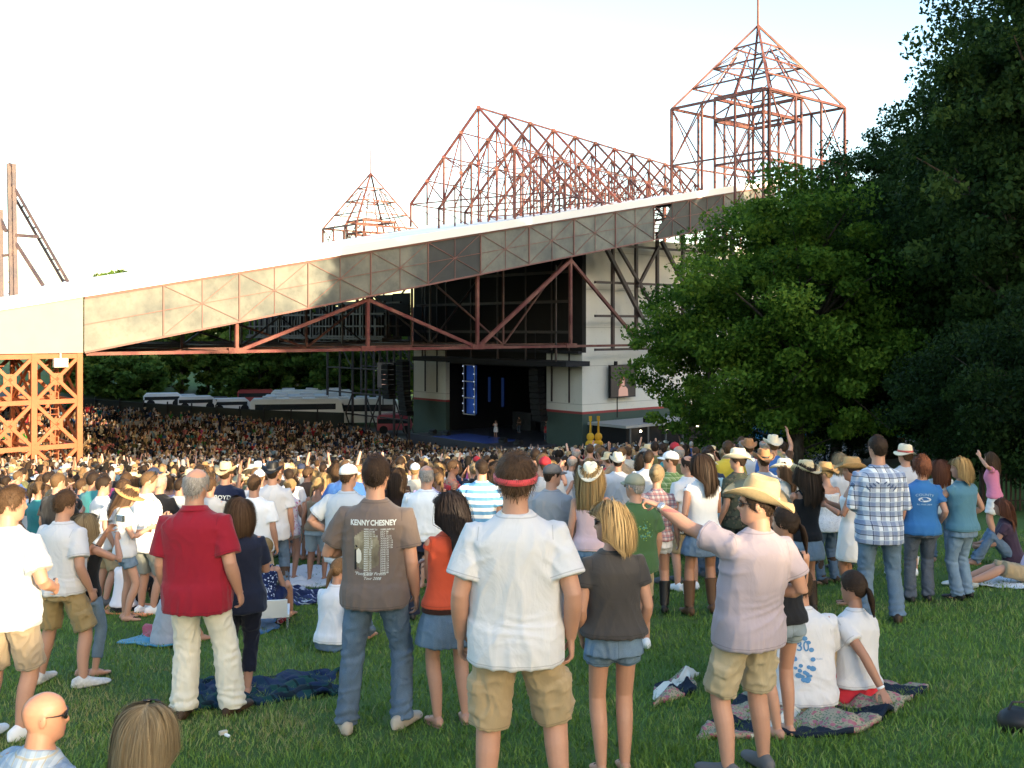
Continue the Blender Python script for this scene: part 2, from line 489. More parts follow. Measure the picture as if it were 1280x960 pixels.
# lattice skeleton over the roof ---------------------------------------------------------
def roof_skeleton():
    E = np.array([.56, .83, 0.]); G = np.array([-.83, .56, 0.])
    apex = np.array([-3.1, 95.0, 20.4]); L = 44.0; n = 10
    root = thing('roof_skeleton', 'red lattice gable frames standing in a row on the pavilion roof', 'steel frame', tuple(apex - UP * 10))
    K = []
    H, S = 8.4, 8.1
    pu = MB()
    fr = np.linspace(-1, 1, 9)
    for f in fr:
        zz = H * (1 - abs(f))
        if f < .1 or abs(f) in (.5, 1.):
            p = apex + G * S * (-f) * 1 - UP * (H - zz)
            pu.bar(p, p + E * L, .16 if f == 0 else .11)
    for f in (-.75, -.25): 
        for k in range(n):
            a = apex + E * L * k / n + G * S * (-f) - UP * H * abs(f); c = apex + E * L * (k + 1) / n + G * S * (-f - .25) - UP * H * abs(f + .25)
            pu.bar(a, c, .07)
    K.append(obj('purlin', pu, RED))
    for k in range(n + 1):
        b = MB(); o = apex + E * L * k / n
        wv = RNG.normal(0, .02)
        for s in (1, -1):
            foot = o + G * S * s - UP * H
            b.bar(o, foot, .2)
            for f in (.25, .5, .75, 1.):
                p = o + G * S * s * f - UP * H * f; zf = -H - 2.2 - .25 * k * 0
                b.bar(p, (p[0], p[1], apex[2] - H - 2.2), .16 if f in (.5, 1.) else .12)
            for f in (.25, .5, .75):
                p = o + G * S * s * f - UP * H * f; q2 = o + G * S * s * (f + .25) - UP * H
                q3 = o + G * S * s * (f - .25) - UP * (H * .62 if f < .6 else H)
                b.bar(p, q2, .10); b.bar(p, q3, .10)
            b.bar(o + G * S * s * .5 - UP * H * .5, o + G * S * s * .05 - UP * H * .78, .08)
            b.bar(o + G * S * s - UP * H, o + G * S * s * .5 - UP * (H + 2.0), .07)
        b.bar(o, o - UP * (H + 2.2), .15)
        b.bar(o + G * S - UP * H, o - G * S - UP * H, .12)
        b.bar(o + G * S * .5 - UP * H * .62, o - G * S * .5 - UP * H * .62, .08)
        for (g, z) in ((0, 0), (.5, .5), (-.5, .5), (.75, .75), (.25, .25), (.5, 1.), (0, .62), (.25, .7), (-.25, .7)):
            b.box(o + G * S * g - UP * H * z, (.34, .34, .30))
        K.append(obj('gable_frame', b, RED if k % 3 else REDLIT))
    recenter(root, K, root.location)
roof_skeleton()

def lattice_tower(name, label, c0, sd, sn, ze, za, zb, mast, mat, bw=.2):
    """open pyramid-roofed tower: c0 = its near corner"""
    root = thing(name, label, 'tower', (c0[0], c0[1], zb))
    c0 = np.array([c0[0], c0[1], 0.]); K = []
    def P(a, c, z): return c0 + DV * sd * a + NV * sn * c + UP * z
    po = MB(); ra = MB(); br = MB(); inn = MB()
    side = [((0, 0), (1, 0)), ((0, 0), (0, 1)), ((1, 0), (1, 1)), ((0, 1), (1, 1))]
    ap = P(.5, .5, za)
    for s, e in side:
        for f in (0, .33, .67):
            a = s[0] + (e[0] - s[0]) * f; c = s[1] + (e[1] - s[1]) * f
            po.bar(P(a, c, zb), P(a, c, ze), bw * (1.15 if f == 0 else .9))
    po.bar(P(1, 1, zb), P(1, 1, ze), bw)
    zm = zb + (ze - zb) * .45
    for s, e in side:
        br.bar(P(*s, ze), P(*e, ze), bw * 1.1); br.bar(P(*s, zm), P(*e, zm), bw * .8)
        for f in (0, .33, .67):
            a0 = s[0] + (e[0] - s[0]) * f; c0_ = s[1] + (e[1] - s[1]) * f
            a1 = s[0] + (e[0] - s[0]) * min(1, f + .33); c1 = s[1] + (e[1] - s[1]) * min(1, f + .33)
            if f != .33:
                br.bar(P(a0, c0_, zm), P(a1, c1, ze), bw * .45); br.bar(P(a1, c1, zm), P(a0, c0_, ze), bw * .45)
                br.bar(P(a0, c0_, zm), P(a1, c1, zb), bw * .4); br.bar(P(a1, c1, zm), P(a0, c0_, zb), bw * .4)
    for a, c in ((0, 0), (1, 0), (0, 1), (1, 1)):
        ra.bar(P(a, c, ze), ap, bw)
    for f in (.33, .67):
        for s, e in side:
            a = s[0] + (e[0] - s[0]) * f; c = s[1] + (e[1] - s[1]) * f
            ra.bar(P(a, c, ze), ap + (P(a, c, ze) - ap) * .35, bw * .6)
    for lv in (.28, .52, .76):
        R = [ap + (P(a, c, ze) - ap) * lv for a, c in ((0, 0), (1, 0), (1, 1), (0, 1))]
        for k in range(4):
            ra.bar(R[k], R[(k + 1) % 4], bw * .7)
            if lv < .7:
                Q = [ap + (P(a, c, ze) - ap) * (lv + .24) for a, c in ((0, 0), (1, 0), (1, 1), (0, 1))]
                ra.bar((R[k] + R[(k + 1) % 4]) / 2, Q[k], bw * .4); ra.bar((R[k] + R[(k + 1) % 4]) / 2, Q[(k + 1) % 4], bw * .4)
        if lv == .52: ra.bar(R[0], R[2], bw * .6); ra.bar(R[1], R[3], bw * .6)
    zi = ze + (za - ze) * .12
    for a, c in ((.25, .25), (.75, .25), (.25, .75), (.75, .75)):
        inn.bar(P(a, c, zb), P(a, c, zi), bw * .95)
    for (a, c), (d, e) in (((.25, .25), (.75, .25)), ((.75, .25), (.75, .75)), ((.75, .75), (.25, .75)), ((.25, .75), (.25, .25))):
        for z in (zi, zi - 2.2, zm):
            inn.bar(P(a, c, z), P(d, e, z), bw * 1.4 if z > zm else bw)
        inn.bar(P(a, c, zb), P(d, e, zi - 2.2), bw * .4); inn.bar(P(d, e, zb), P(a, c, zi - 2.2), bw * .4)
    for a, c in ((0, .5), (1, .5), (.5, 0), (.5, 1)): inn.bar(P(a, c, ze), P(.25 if a == 0 else .75 if a == 1 else .5, .25 if c == 0 else .75 if c == 1 else .5, zi), bw * .6)
    K += [*objs('post', po, mat), obj('eave_brace', br, mat), obj('rafter', ra, mat), obj('inner_frame', inn, mat)]
    ms = MB(); ms.tube([ap - UP * .4, ap + UP * mast * .6, ap + UP * mast], [.13, .11, .08], 8); K.append(obj('mast', ms, mat))
    recenter(root, K, root.location)
TOWRED = steel((.098, .031, .026), .5, (.24, .12, .09), .6)
lattice_tower('lattice_tower', 'big open red steel tower with a pyramid top and mast behind the maple', (23.3, 93.), 12.5, 11.5, 21.7, 29.9, 11.5, 4.5, TOWRED, .21)
lattice_tower('lattice_tower', 'small far open steel tower with a pyramid top beyond the roof', (-27.5, 181), 13.5, 11.5, 18.3, 28.6, 10, 6.5, TOWRED, .27)

def mast_frame():
    D = 70.; root = thing('mast_frame', 'dark leaning steel mast frame rising over the low end of the roof', 'steel frame', at(20, D, 395)); K = []
    def q(px, py, dd=0): return np.array(at(px, D + dd, py))
    b = MB()
    b.bar(q(11, 205), q(15, 395), .26); b.bar(q(17, 205), q(20, 395), .26)
    for y in np.arange(212, 390, 14): b.bar(q(11, y), q(19, y + 12), .10)
    b.bar(q(11, 205), q(18, 207), .2)
    b.bar(q(11, 205, 2.5), q(15, 395, 2.5), .2)
    K.append(obj('mast', b, PURPLE))
    b = MB()
    b.bar(q(19, 236), q(85, 352), .16); b.bar(q(18, 246, .6), q(79, 352, .6), .16)
    for f in np.linspace(0.05, 1, 9): b.bar(q(19 + 66 * f, 236 + 116 * f), q(18 + 61 * max(0, f - .03), 246 + 106 * max(0, f - .03), .6), .09)
    b.bar(q(20, 294), q(48, 296), .22); b.bar(q(20, 304), q(54, 357), .2)
    K.append(obj('stay', b, PURPLE))
    b = MB(); b.bar(q(-12, 245), q(8, 290), .2); b.bar(q(1, 262), q(2, 390), .24); b.bar(q(0, 320), q(18, 318), .18); K.append(obj('rear_stay', b, PURPLE))
    recenter(root, K, root.location)
mast_frame()

# ================================================================== stage house
SC = np.array([6.5, 95., 0.])                    # near corner of the stage house
def SP(a, t, z): return SC + DV * a + NV * t + UP * z   # a: back along the side wall, t: along the stage front
def wall_mat():
    m = NT('cream_wall'); v = m.coord()
    n1 = m.noise(v, .35, 5, .6); n2 = m.noise(v, 2.5, 4)
    g = m.n('ShaderNodeSeparateXYZ'); m.l(v, g.inputs[0])
    fr = m.math('FRACT', m.math('MULTIPLY', g.outputs[2], .28)); seam = m.math('LESS_THAN', fr, .02)
    c = m.mix(n1, (.64, .62, .55), (.74, .72, .65))
    c = m.mix(m.ramp(n2, [(.6, 0.), (.85, .4)]), c, (.33, .30, .24))
    c = m.mix(m.math('MULTIPLY', seam, .5), c, (.28, .26, .22))
    m.color(c); return m.fin(.8, .2)
CREAM = wall_mat(); GREEN = plain((.055, .085, .072), .7, .25, 0, .15, 1.); BANDRED = plain((.30, .05, .05), .6)
BLACK = plain((.012, .012, .014), .7, .2); SOOT = plain((.03, .03, .033), .8, .15)
def stage_house():
    root = thing('stage_house', 'cream stage house with green base, red stripe and a dark open stage', 'building', tuple(SP(0, 10, -13))); K = []
    zg, zt, zb = -14.2, 8.6, -8.0
    up, gr, rd, dkw = MB(), MB(), MB(), MB()
    def wall(b, a0, t0, a1, t1, z0, z1, th=.5, inn=(0, 0)):
        p, q = SP(a0, t0, z0), SP(a1, t1, z0); n = DV * inn[0] + NV * inn[1]
        b.obox(p, q - p, n * th, UP * (z1 - z0))
    for (t0, t1) in ((0, 4.9), (21.0, 27.0)):
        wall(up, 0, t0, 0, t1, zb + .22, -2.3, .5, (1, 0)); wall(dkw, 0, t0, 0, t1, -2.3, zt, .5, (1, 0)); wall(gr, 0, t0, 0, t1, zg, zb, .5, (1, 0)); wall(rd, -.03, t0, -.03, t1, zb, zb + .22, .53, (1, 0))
    wall(up, 0.5, 0, 28, 0, zb + .22, zt, .5, (0, 1)); wall(gr, 0.5, 0, 28, 0, zg, zb, .5, (0, 1)); wall(rd, 0, -.03, 28, -.03, zb, zb + .22, .53, (0, 1))
    wall(dkw, 0, 4.9, 0, 21.0, -3.7, zt, .5, (1, 0))
    wall(up, .5, 27.0, 28, 27.0, zg, zt, .5, (0, -1))
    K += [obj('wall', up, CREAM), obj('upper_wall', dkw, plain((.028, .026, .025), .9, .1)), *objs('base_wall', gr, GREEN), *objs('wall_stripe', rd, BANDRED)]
    b = MB(); b.obox(SP(-3.0, -1, -3.5), NV * 24, DV * 3.0, UP * .45); b.obox(SP(-.5, 0, -2.4), NV * 27, DV * .45, UP * .25); K.append(obj('canopy_ledge', b, SOOT))
    b = MB(); b.obox(SP(13, 2, -14), NV * 24, DV * .2, UP * 11); b.obox(SP(.6, 4.4, -14), NV * .3, DV * 12, UP * 11); b.obox(SP(.6, 21.2, -14), NV * .3, DV * 12, UP * 11)
    b.obox(SP(.6, 4.5, -3.9), NV * 17, DV * 12.4, UP * .15); K.append(obj('black_drape', b, BLACK))
    b = MB(); b.obox(SP(-5, 3.5, -13.5), NV * 17, DV * 18, UP * 2.45); K.append(obj('stage_deck', b, plain((.05, .055, .075), .35, .5)))
    b = MB()
    for t in (1.5, 3.9, 22.3, 24.5): b.obox(SP(-.25, t, zb + 1), NV * .12, DV * .12, UP * 16)
    for k in range(6): b.obox(SP(-2.4, 1 + k * 4.2, -3.2), NV * .14, DV * .14, UP * 9)
    for z in (-.5, 2.3, 5): b.obox(SP(-2.5, -1, z), NV * 24, DV * .2, UP * .25)
    K.append(obj('rigging', b, DARKST))
    b = MB()                                     # steel bracing in front of the pale side wall
    for a in (2.4, 5.6, 8.6, 12.4, 16.5): b.obox(SP(a, -1.6, -2.1), DV * .28, NV * .28, UP * (10.5 + .1 * a))
    for z in (-2.1, 1.0, 4.1, 7.6): b.obox(SP(.2, -1.55, z), DV * 17, NV * .2, UP * .22)
    def dg(a0, z0, a1, z1, w=.26): b.bar(SP(a0, -1.8, z0), SP(a1, -1.8, z1), w)
    dg(.5, 8.4, 6, 1.2, .34); dg(2.6, 7.9, 8.6, 1.1); dg(8.6, 7.9, 5.6, 3.9); dg(9, 8.4, 12.4, 4.2, .32); dg(12.6, 4.2, 16.5, 8.6); dg(6, 1.2, 9, -2)
    K.append(obj('wall_bracing', b, DARKST))
    recenter(root, K, root.location)
stage_house()

# stage lights, speakers, screens, gear ---------------------------------------------------
BLUEGL = emis((.05, .18, 1.), 1.6); BLUEDIM = emis((.02, .10, .5), .016); WGL = emis((.6, .75, 1.), .2)
def light_ladder(t, a, w, z0, z1, label, bright):
    root = thing('light_truss', label, 'stage light', tuple(SP(a, t, z0)), group='lit trusses on the stage'); K = []
    b = MB()
    for s in (0, w):
        b.obox(SP(a, t + s, z0), NV * .1, DV * .1, UP * (z1 - z0))
    for z in np.linspace(z0, z1 - .1, 4): b.obox(SP(a, t, z), NV * w, DV * .1, UP * .1)
    K.append(obj('truss_frame', b, plain((.35, .35, .38), .4, .5, .6)))
    if bright:
        b = MB(); b.obox(SP(a + .3, t + .12, z0 + .1), NV * (w - .24), DV * .08, UP * (z1 - z0 - .2)); K.append(obj('light_screen', b, blue_screen()))
    b = MB()
    for s in (0, w):
        for z in np.linspace(z0 + .4, z1 - .2, 7): b.ell(SP(a - .12, t + s, z), (.07, .07, .07), None, 6)
    K.append(obj('bulb', b, WGL))
    recenter(root, K, root.location)
@cached
def blue_screen():
    m = NT('blue_screen'); v = m.coord((.6, .6, .45)); n = m.noise(v, 1.1, 3)
    m.color((0, 0, 0)); m.l(m.ramp(n, [(.3, (.005, .02, .16)), (.7, (.05, .2, .95))]), m.b.inputs['Emission Color']); m.b.inputs['Emission Strength'].default_value = .04
    return m.fin()
light_ladder(17.5, 1.2, 1.9, -9.3, -3.9, 'tall blue lit truss ladder, the brightest on the stage', True)
def glow_bar(t, z0, z1, label):
    b = MB(); b.obox(SP(2., t, z0), NV * .35, DV * .1, UP * (z1 - z0)); o = obj('light_strip', b, BLUEDIM); tag(o, label, 'stage light')
glow_bar(13.7, -8.2, -5.2, 'blue glowing strip hung on the black drape closest to the singer')
glow_bar(15.9, -7.8, -5.2, 'blue glowing strip hung on the black drape beside the lit truss')
b = MB(); b.obox(SP(-4.9, 8.2, -11.05), NV * 8.5, DV * 4.4, UP * .03); o = obj('blue_light_patch', b, plain((.05, .10, .42), .4, .5)); tag(o, 'patch of blue light painted on the floor along the front edge of the stage', 'stage floor')  # blue stage light on the deck, painted as a thin sheet

def line_array(t, a, z1, n, label):
    root = thing('line_array', label, 'speaker', tuple(SP(a, t, z1)), group='hanging speaker columns'); K = []
    for k in range(n):
        b = MB(); zz = z1 - k * .55; sh = .02 * k * k * .5
        b.obox(SP(a + sh * .6, t, zz - .5), NV * 1.3, DV * .9, UP * .48); K.append(obj('speaker_cabinet', b, BLACK))
    b = MB(); b.obox(SP(a + .2, t + .6, z1), NV * .06, DV * .06, UP * 3.5); b.obox(SP(a, t + .1, z1 + .02), NV * 1.1, DV * .8, UP * .12); K.append(obj('hanger', b, SOOT))
    recenter(root, K, root.location)
line_array(24.6, -3.2, -3.6, 11, 'longer curved black speaker column hanging before the cream pillar')
line_array(27.2, -3.4, -4.1, 7, 'shorter black speaker column hanging beside the longer one')
line_array(4.6, -1.4, -4.0, 9, 'black speaker column hanging by the stage edge near the pale side wall')

SKIN_SCR = emis((.85, .50, .40), .16)
def screen(pos, ax, w, h, label, sc=1.):
    root = thing('video_screen', label, 'screen', tuple(pos)); K = []
    ax = np.array(ax); nrm = np.array([ax[1], -ax[0], 0])
    b = MB(); b.obox(pos, ax * w, -nrm * .25, UP * h); K.append(obj('screen_case', b, BLACK))
    m = NT('screen_image'); m.color((.01, .01, .012)); m.b.inputs['Emission Color'].default_value = (.02, .018, .02, 1); m.b.inputs['Emission Strength'].default_value = .3
    b = MB(); q = pos + ax * .06 + nrm * .02 + UP * .06; b.obox(q, ax * (w - .12), nrm * .02, UP * (h - .12)); K.append(obj('display', b, m.fin(.3, .4)))
    def blob(pts, mat, nm, off):
        P = [pos + ax * (x * w) + UP * (y * h) + nrm * off for x, y in pts]; n = len(P); P += [p + nrm * .012 for p in P]
        b = MB(); b.add(P, [tuple(range(n - 1, -1, -1)), tuple(range(n, 2 * n))] + [(j, (j + 1) % n, (j + 1) % n + n, j + n) for j in range(n)]); K.append(obj(nm, b, mat))
    hair = emis((.35, .12, .06), .14)
    blob([(.33, .08), (.34, .4), (.38, .6), (.46, .68), (.54, .62), (.56, .45), (.52, .2)], hair, 'image_hair', .045)
    blob([(.30, .04), (.31, .25), (.40, .36), (.42, .42), (.42, .56), (.48, .60), (.53, .54), (.53, .42), (.55, .36), (.66, .26), (.68, .04)], SKIN_SCR, 'image_figure', .062)
    blob([(.52, .36), (.6, .40), (.61, .36), (.54, .32)], emis((.05, .05, .05), .3), 'image_microphone', .080)
    b = MB(); b.obox(pos + ax * w * .2 + UP * h, ax * .3, -nrm * .2, UP * .35); b.obox(pos + ax * w * .75 + UP * h, ax * .3, -nrm * .2, UP * .35); b.bar(pos + ax * w * .3 - UP * 1.9 - nrm * .1, pos + ax * w * .3 + UP * .1 - nrm * .1, .08)
    K += objs('bracket', b, BLACK); recenter(root, K, root.location)
screen(SP(3.1, -.6, -6.6), DV, 3.5, 3.1, 'video screen showing a singer on the pale side wall of the stage house')
screen(SP(-1.6, 32.0, -6.9), -NV, 3.4, 3.0, 'video screen showing a singer beside the hanging speaker columns')

def scaffold():
    root = thing('stage_scaffold', 'open dark steel frame beside the far end of the stage', 'steel frame', tuple(SP(0, 36, -12))); K = []
    b = MB()
    for a in (0, 5):
        for t in np.arange(28, 47, 3.0): b.obox(SP(a, t, -13.5), NV * .22, DV * .22, UP * (15 + a * .2))
        for z in (-10.6, -8, -5, -2, 1.2): b.obox(SP(a, 28, z), NV * 18, DV * .16, UP * .16)
        for t in np.arange(28, 45, 6.0): b.bar(SP(a, t, -13), SP(a, t + 3, -8), .12); b.bar(SP(a, t + 3, -13), SP(a, t, -8), .12); b.bar(SP(a, t, -5), SP(a, t + 3, -2), .1)
    K.append(obj('frame', b, DARKST)); recenter(root, K, root.location)
    root = thing('lighting_catwalk', 'dark hanging catwalk full of rails and lamps under the roof', 'catwalk', tuple(SP(-6, 40, 0))); K = []
    b = MB()
    for k in range(64):
        t = 21.5 + k * .48; h = 2.2 + 2.6 * RNG.random()
        b.obox(SP(-6 - (k % 3), t, -.9 - .6 * RNG.random()), NV * (.16 + .26 * RNG.random()), DV * .25, UP * h)
    for z in (-1., .1, 1.4, 2.6): b.obox(SP(-6, 21, z), NV * 31, DV * .25, UP * .18); b.obox(SP(-8, 21, z), NV * 31, DV * .25, UP * .18)
    b.obox(SP(-8.2, 21, -1.25), NV * 31, DV * 2.4, UP * .2)
    for k in range(18): t = 22 + k * 1.65; b.obox(SP(-7.5, t, -1.9), NV * .5, DV * .5, UP * .6)
    K.append(obj('frame', b, DARKST))
    for k in range(9):
        t = 21.2 + k * 3.3; b = MB(); b.obox(SP(-4.6, t, -.9 + .2 * (k % 2)), NV * 3.2, DV * .1, UP * (4.6 - .30 * k)); K.append(obj('scrim_panel', b, BLACK))
    recenter(root, K, root.location)
scaffold()

def side_platform():
    root = thing('side_platform', 'low black platform with small lamps at the foot of the pale side wall', 'stage platform', tuple(SP(6, -4, -12.5))); K = []
    b = MB(); b.obox(SP(.3, -5.2, -8.95), DV * 17, NV * 4.8, UP * .25); K.append(obj('platform_top', b, plain((.33, .34, .34), .5)))
    b = MB(); b.obox(SP(.8, -4.8, -13.2), DV * 16, NV * 4.2, UP * 4.2); K.append(obj('skirt', b, BLACK))
    b = MB()
    for a in np.arange(1, 17, 2.4): b.obox(SP(a, -5.1, -13), DV * .12, NV * .12, UP * 4.05)
    K += objs('post', b, plain((.12, .12, .12)))
    b = MB()
    for a in (2.2, 6.0, 10.2, 14.0): b.ell(SP(a, -5.25, -9.3), (.11, .11, .11), None, 8)
    K += objs('lamp', b, emis((1, .8, .55), 5.))
    b = MB()
    for a in (4.0, 10.5, 13.5): b.obox(SP(a, -4.5, -8.7), DV * 1.1, NV * .6, UP * .45)
    K += objs('floor_monitor', b, BLACK); recenter(root, K, root.location)
    for k, (px, c) in enumerate(((738, (.75, .42, .03)), (748, (.72, .35, .02)))):
        p = np.array(at(px, 84, 556)); r = thing('guitar_balloon', ['yellow inflatable guitar held up before the side platform', 'darker amber inflatable guitar right beside the yellow one'][k], 'inflatable', tuple(p)); K = []
        b = MB(); b.ell(p, (.42, .18, .45), None, 10); b.ell(p + UP * .65, (.32, .16, .36), None, 10); K.append(obj('guitar_body', b, plain(c)))
        b = MB(); b.tube([p + UP * .9, p + UP * 2.0], [.09, .07], 8); b.box(p + UP * 2.15, (.24, .1, .4)); K.append(obj('guitar_neck', b, plain(lift(c, .8))))
        recenter(r, K, r.location)
    def banner(px0, px1, D, y0, y1, c, label):
        p, q = np.array(at(px0, D, y1)), np.array(at(px1, D, y1)); b = MB(); b.obox(p, q - p, np.array([0, .06, 0]), UP * (y1 - y0) / FPX * D)
        r = thing('banner', label, 'banner', tuple(p)); K = [obj('cloth', b, plain(c, .7))]
        b = MB(); b.bar(p - UP * .8, p + UP * ((y1 - y0) / FPX * D + .1), .06); b.bar(q - UP * .8, q + UP * ((y1 - y0) / FPX * D + .1), .06); K += objs('pole', b, SOOT); recenter(r, K, r.location)
    banner(845, 858, 70, 556, 580, (.03, .10, .45), 'blue banner at the foot of the maple by the side stage')
    banner(860, 869, 70, 557, 580, (.45, .12, .04), 'red orange banner next to the blue banner')
    banner(870, 880, 70, 557, 580, (.35, .30, .08), 'mustard banner next to the red orange banner')
side_platform()

# steel legs of the roof's stage end, seen below the maple
b = MB(); K = []
root = thing('support_frame', 'braced dark red steel legs under the stage end of the roof behind the maple', 'steel frame', at(900, 92))
def q_(px, py, D=92.): return np.array(at(px, D, py))
for px in (885, 915): b.bar(q_(px, 575), q_(px, 290), .34)
for px in (905, 945): b.bar(q_(px, 575, 97.), q_(px, 290, 97.), .3)
for y in (520, 548): b.bar(q_(860, y), q_(1000, y), .22)
b.bar(q_(885, 550), q_(865, 575), .16); b.bar(q_(885, 525), q_(915, 575), .16); b.bar(q_(915, 525), q_(885, 575), .16); b.bar(q_(915, 525), q_(950, 572), .16)
b.bar(q_(875, 300), q_(940, 292), .3); b.bar(q_(880, 305), q_(915, 270), .2); b.bar(q_(880, 275), q_(910, 315), .2)
recenter(root, [obj('frame', b, DARKST)], root.location)

# ================================================================== fence, buses, tents
def fence_and_buses():
    FM = plain((.035, .045, .045), .8, .2, 0, .25, .6)
    P = [np.array(at(px, D)) for px, D in ((60, 108), (150, 110), (240, 112), (330, 115), (430, 121))]
    root = thing('barrier_fence', 'long dark screened fence between the seats and the parked buses', 'fence', tuple(P[2])); K = []
    for a, c in zip(P[:-1], P[1:]):
        b = MB(); d = c - a; b.obox(a - UP * .3, d, np.array([0, .12, 0]), UP * 2.3); K.append(obj('fence_panel', b, FM))
    b = MB()
    for a, c in zip(P[:-1], P[1:]):
        for f in (0, .33, .66): p = a + (c - a) * f; b.bar(p - UP * .3 - np.array([0, .1, 0]), p + UP * 2.3 - np.array([0, .1, 0]), .12)
    K += objs('post', b, SOOT); recenter(root, K, root.location)
    # coaches / trailers, each a thing
    def bus(name, px, D, L, H, W, rz, col, label, cat, glass=True):
        p = np.array(at(px, D)); z = p[2]; r = thing(name, label, cat, tuple(p), rz, 'vehicles parked behind the seats')
        b = MB(); 
        prof = [(-L / 2, .45), (L / 2 - .25, .45), (L / 2, 1.1), (L / 2 - .35, H - .35), (L / 2 - .8, H), (-L / 2 + .3, H), (-L / 2, H - .3)]
        R = [[(x, y, zz) for x, zz in prof] for y in (-W / 2, -W / 2 + .02, W / 2 - .02, W / 2)]
        R = np.array(R); R[0] = R[0] * np.array([.985, 1, .985]) + np.array([0, 0, .01]); R[3] = R[3] * np.array([.985, 1, .985]) + np.array([0, 0, .01]); b.rings(R)
        obj('body', b, plain(col, .35, .5, 0, .05), r)
        if glass:
            b = MB()
            for s in (-1, 1): b.box((-.2, s * (W / 2 + .003), H * .66), (L * .86, .03, H * .24))
            b.box((L / 2 - .2, 0, H * .6), (.35, W * .86, H * .3)); obj('window', b, plain((.02, .025, .03), .15, .6), r)
        for sx in (-.32, .32):
            for s in (-1, 1):
                b = MB(); b.tube([(sx * L, s * (W / 2 - .28), .5), (sx * L, s * (W / 2 + .02), .5)], [.5, .5], 14, (0, 0, 1), False); obj('wheel', b, BLACK, r)
        if glass and L > 8:
            b = MB()
            for k in range(3): b.box((-L * .3 + k * L * .28, 0, H + .12), (1.6, 1.4, .24))
            [setattr(q, 'parent', r) for q in objs('roof_unit', b, plain((.6, .6, .6)))]
    W_ = (.78, .78, .76)
    sp = [('tour_bus', 372, 124, 11, 2.9, 2.5, .18, W_, 'white coach nearest the scaffold in the row behind the seats', 'bus'),
          ('tour_bus', 385, 131, 11, 2.9, 2.5, .16, (.70, .70, .70), 'light grey coach parked behind the nearest white coach', 'bus'),
          ('tour_bus', 392, 138, 11, 3.0, 2.5, .15, (.74, .74, .72), 'pale coach furthest back in the row of coaches', 'bus'),
          ('box_trailer', 408, 146, 13, 3.2, 2.6, .1, (.8, .8, .78), 'long plain white trailer behind the coaches', 'trailer'),
          ('parked_car', 205, 126, 4.7, 1.75, 1.9, .3, W_, 'white estate car at the tree end of the parked vehicles', 'car'),
          ('parked_car', 226, 128, 4.7, 1.6, 1.9, .25, (.45, .47, .48), 'silver car next to the white estate car', 'car'),
          ('parked_car', 247, 126.5, 4.6, 1.75, 1.9, .3, (.68, .68, .66), 'cream car between the silver car and the coaches', 'car'),
          ('parked_car', 268, 129, 4.6, 1.6, 1.9, .3, (.05, .05, .06), 'black car in the row of parked cars', 'car'),
          ('parked_car', 290, 128, 4.7, 1.75, 1.9, .3, (.74, .74, .74), 'white car beside the black car', 'car'),
          ('parked_truck', 322, 140, 5.2, 2.2, 2.0, .2, (.35, .04, .05), 'red truck among the white vehicles', 'truck'),
          ('box_trailer', 455, 128, 9, 3.4, 2.5, .1, W_, 'white trailer seen through the dark scaffold', 'trailer'),
          ('parked_van', 494, 122, 4.2, 2.3, 2.0, .1, (.35, .04, .07), 'dark red van at the end of the scaffold', 'van')]
    for a in sp: bus(*a)
fence_and_buses()
def tent(px, D, w, d, y0, y1, label, c):
    p = np.array(at(px, D)); zt = (HOR - y0) / FPX * D; ze = (HOR - y1) / FPX * D; r = thing('canopy_tent', label, 'tent', tuple(p)); K = []
    b = MB(); P = []
    for s, t in ((-1, -1), (1, -1), (1, 1), (-1, 1)): P.append((p[0] + s * w / 2, p[1] + t * d / 2, ze))
    P += [(a, b_, ze - .25) for a, b_, _ in P]; P.append((p[0], p[1], zt))
    b.add(P, [(0, 1, 8), (1, 2, 8), (2, 3, 8), (3, 0, 8), (0, 4, 5, 1), (1, 5, 6, 2), (2, 6, 7, 3), (3, 7, 4, 0)]); K.append(obj('canopy', b, plain(c, .6)))
    b = MB()
    for s, t in ((-1, -1), (1, -1), (1, 1), (-1, 1)): x, y = p[0] + s * w / 2 * .97, p[1] + t * d / 2 * .97; b.bar((x, y, float(gz(x, y)) - .2), (x, y, ze), .08)
    K += objs('pole', b, SOOT); recenter(r, K, r.location)
tent(1010, 60, 6.5, 4, 512, 540, 'bright blue canopy tent behind the maple trunk', (.03, .26, .48))
tent(1085, 55, 6, 4, 510, 536, 'teal green canopy tent under the dark trees', (.02, .20, .22))

# ================================================================== trees
def leaf_mat(name, c0, c1, c2):
    m = NT(name); a = m.n('ShaderNodeAttribute'); a.attribute_name = 'tone'
    m.color(m.ramp(a.outputs['Fac'], [(0, c0), (.5, c1), (1, c2)]))
    m.b.inputs['Roughness'].default_value = .7; m.b.inputs['Specular IOR Level'].default_value = .10
    t = m.n('ShaderNodeBsdfTranslucent'); m.l(m.b.inputs['Base Color'].links[0].from_socket, t.inputs[0])
    ms = m.n('ShaderNodeMixShader'); ms.inputs[0].default_value = .36
    out = m.t.nodes['Material Output']; m.l(m.b.outputs[0], ms.inputs[1]); m.l(t.outputs[0], ms.inputs[2]); m.l(ms.outputs[0], out.inputs[0])
    return m.m
LEAF_MAPLE = leaf_mat('maple_leaves', (.022, .060, .008), (.075, .150, .018), (.16, .25, .032))
LEAF_DARK = leaf_mat('dark_leaves', (.012, .030, .008), (.028, .058, .014), (.055, .095, .022))
LEAF_FAR = leaf_mat('far_leaves', (.030, .068, .012), (.10, .17, .028), (.22, .26, .05))
LEAF_UND = leaf_mat('shade_leaves', (.007, .018, .005), (.015, .034, .008), (.030, .058, .013))
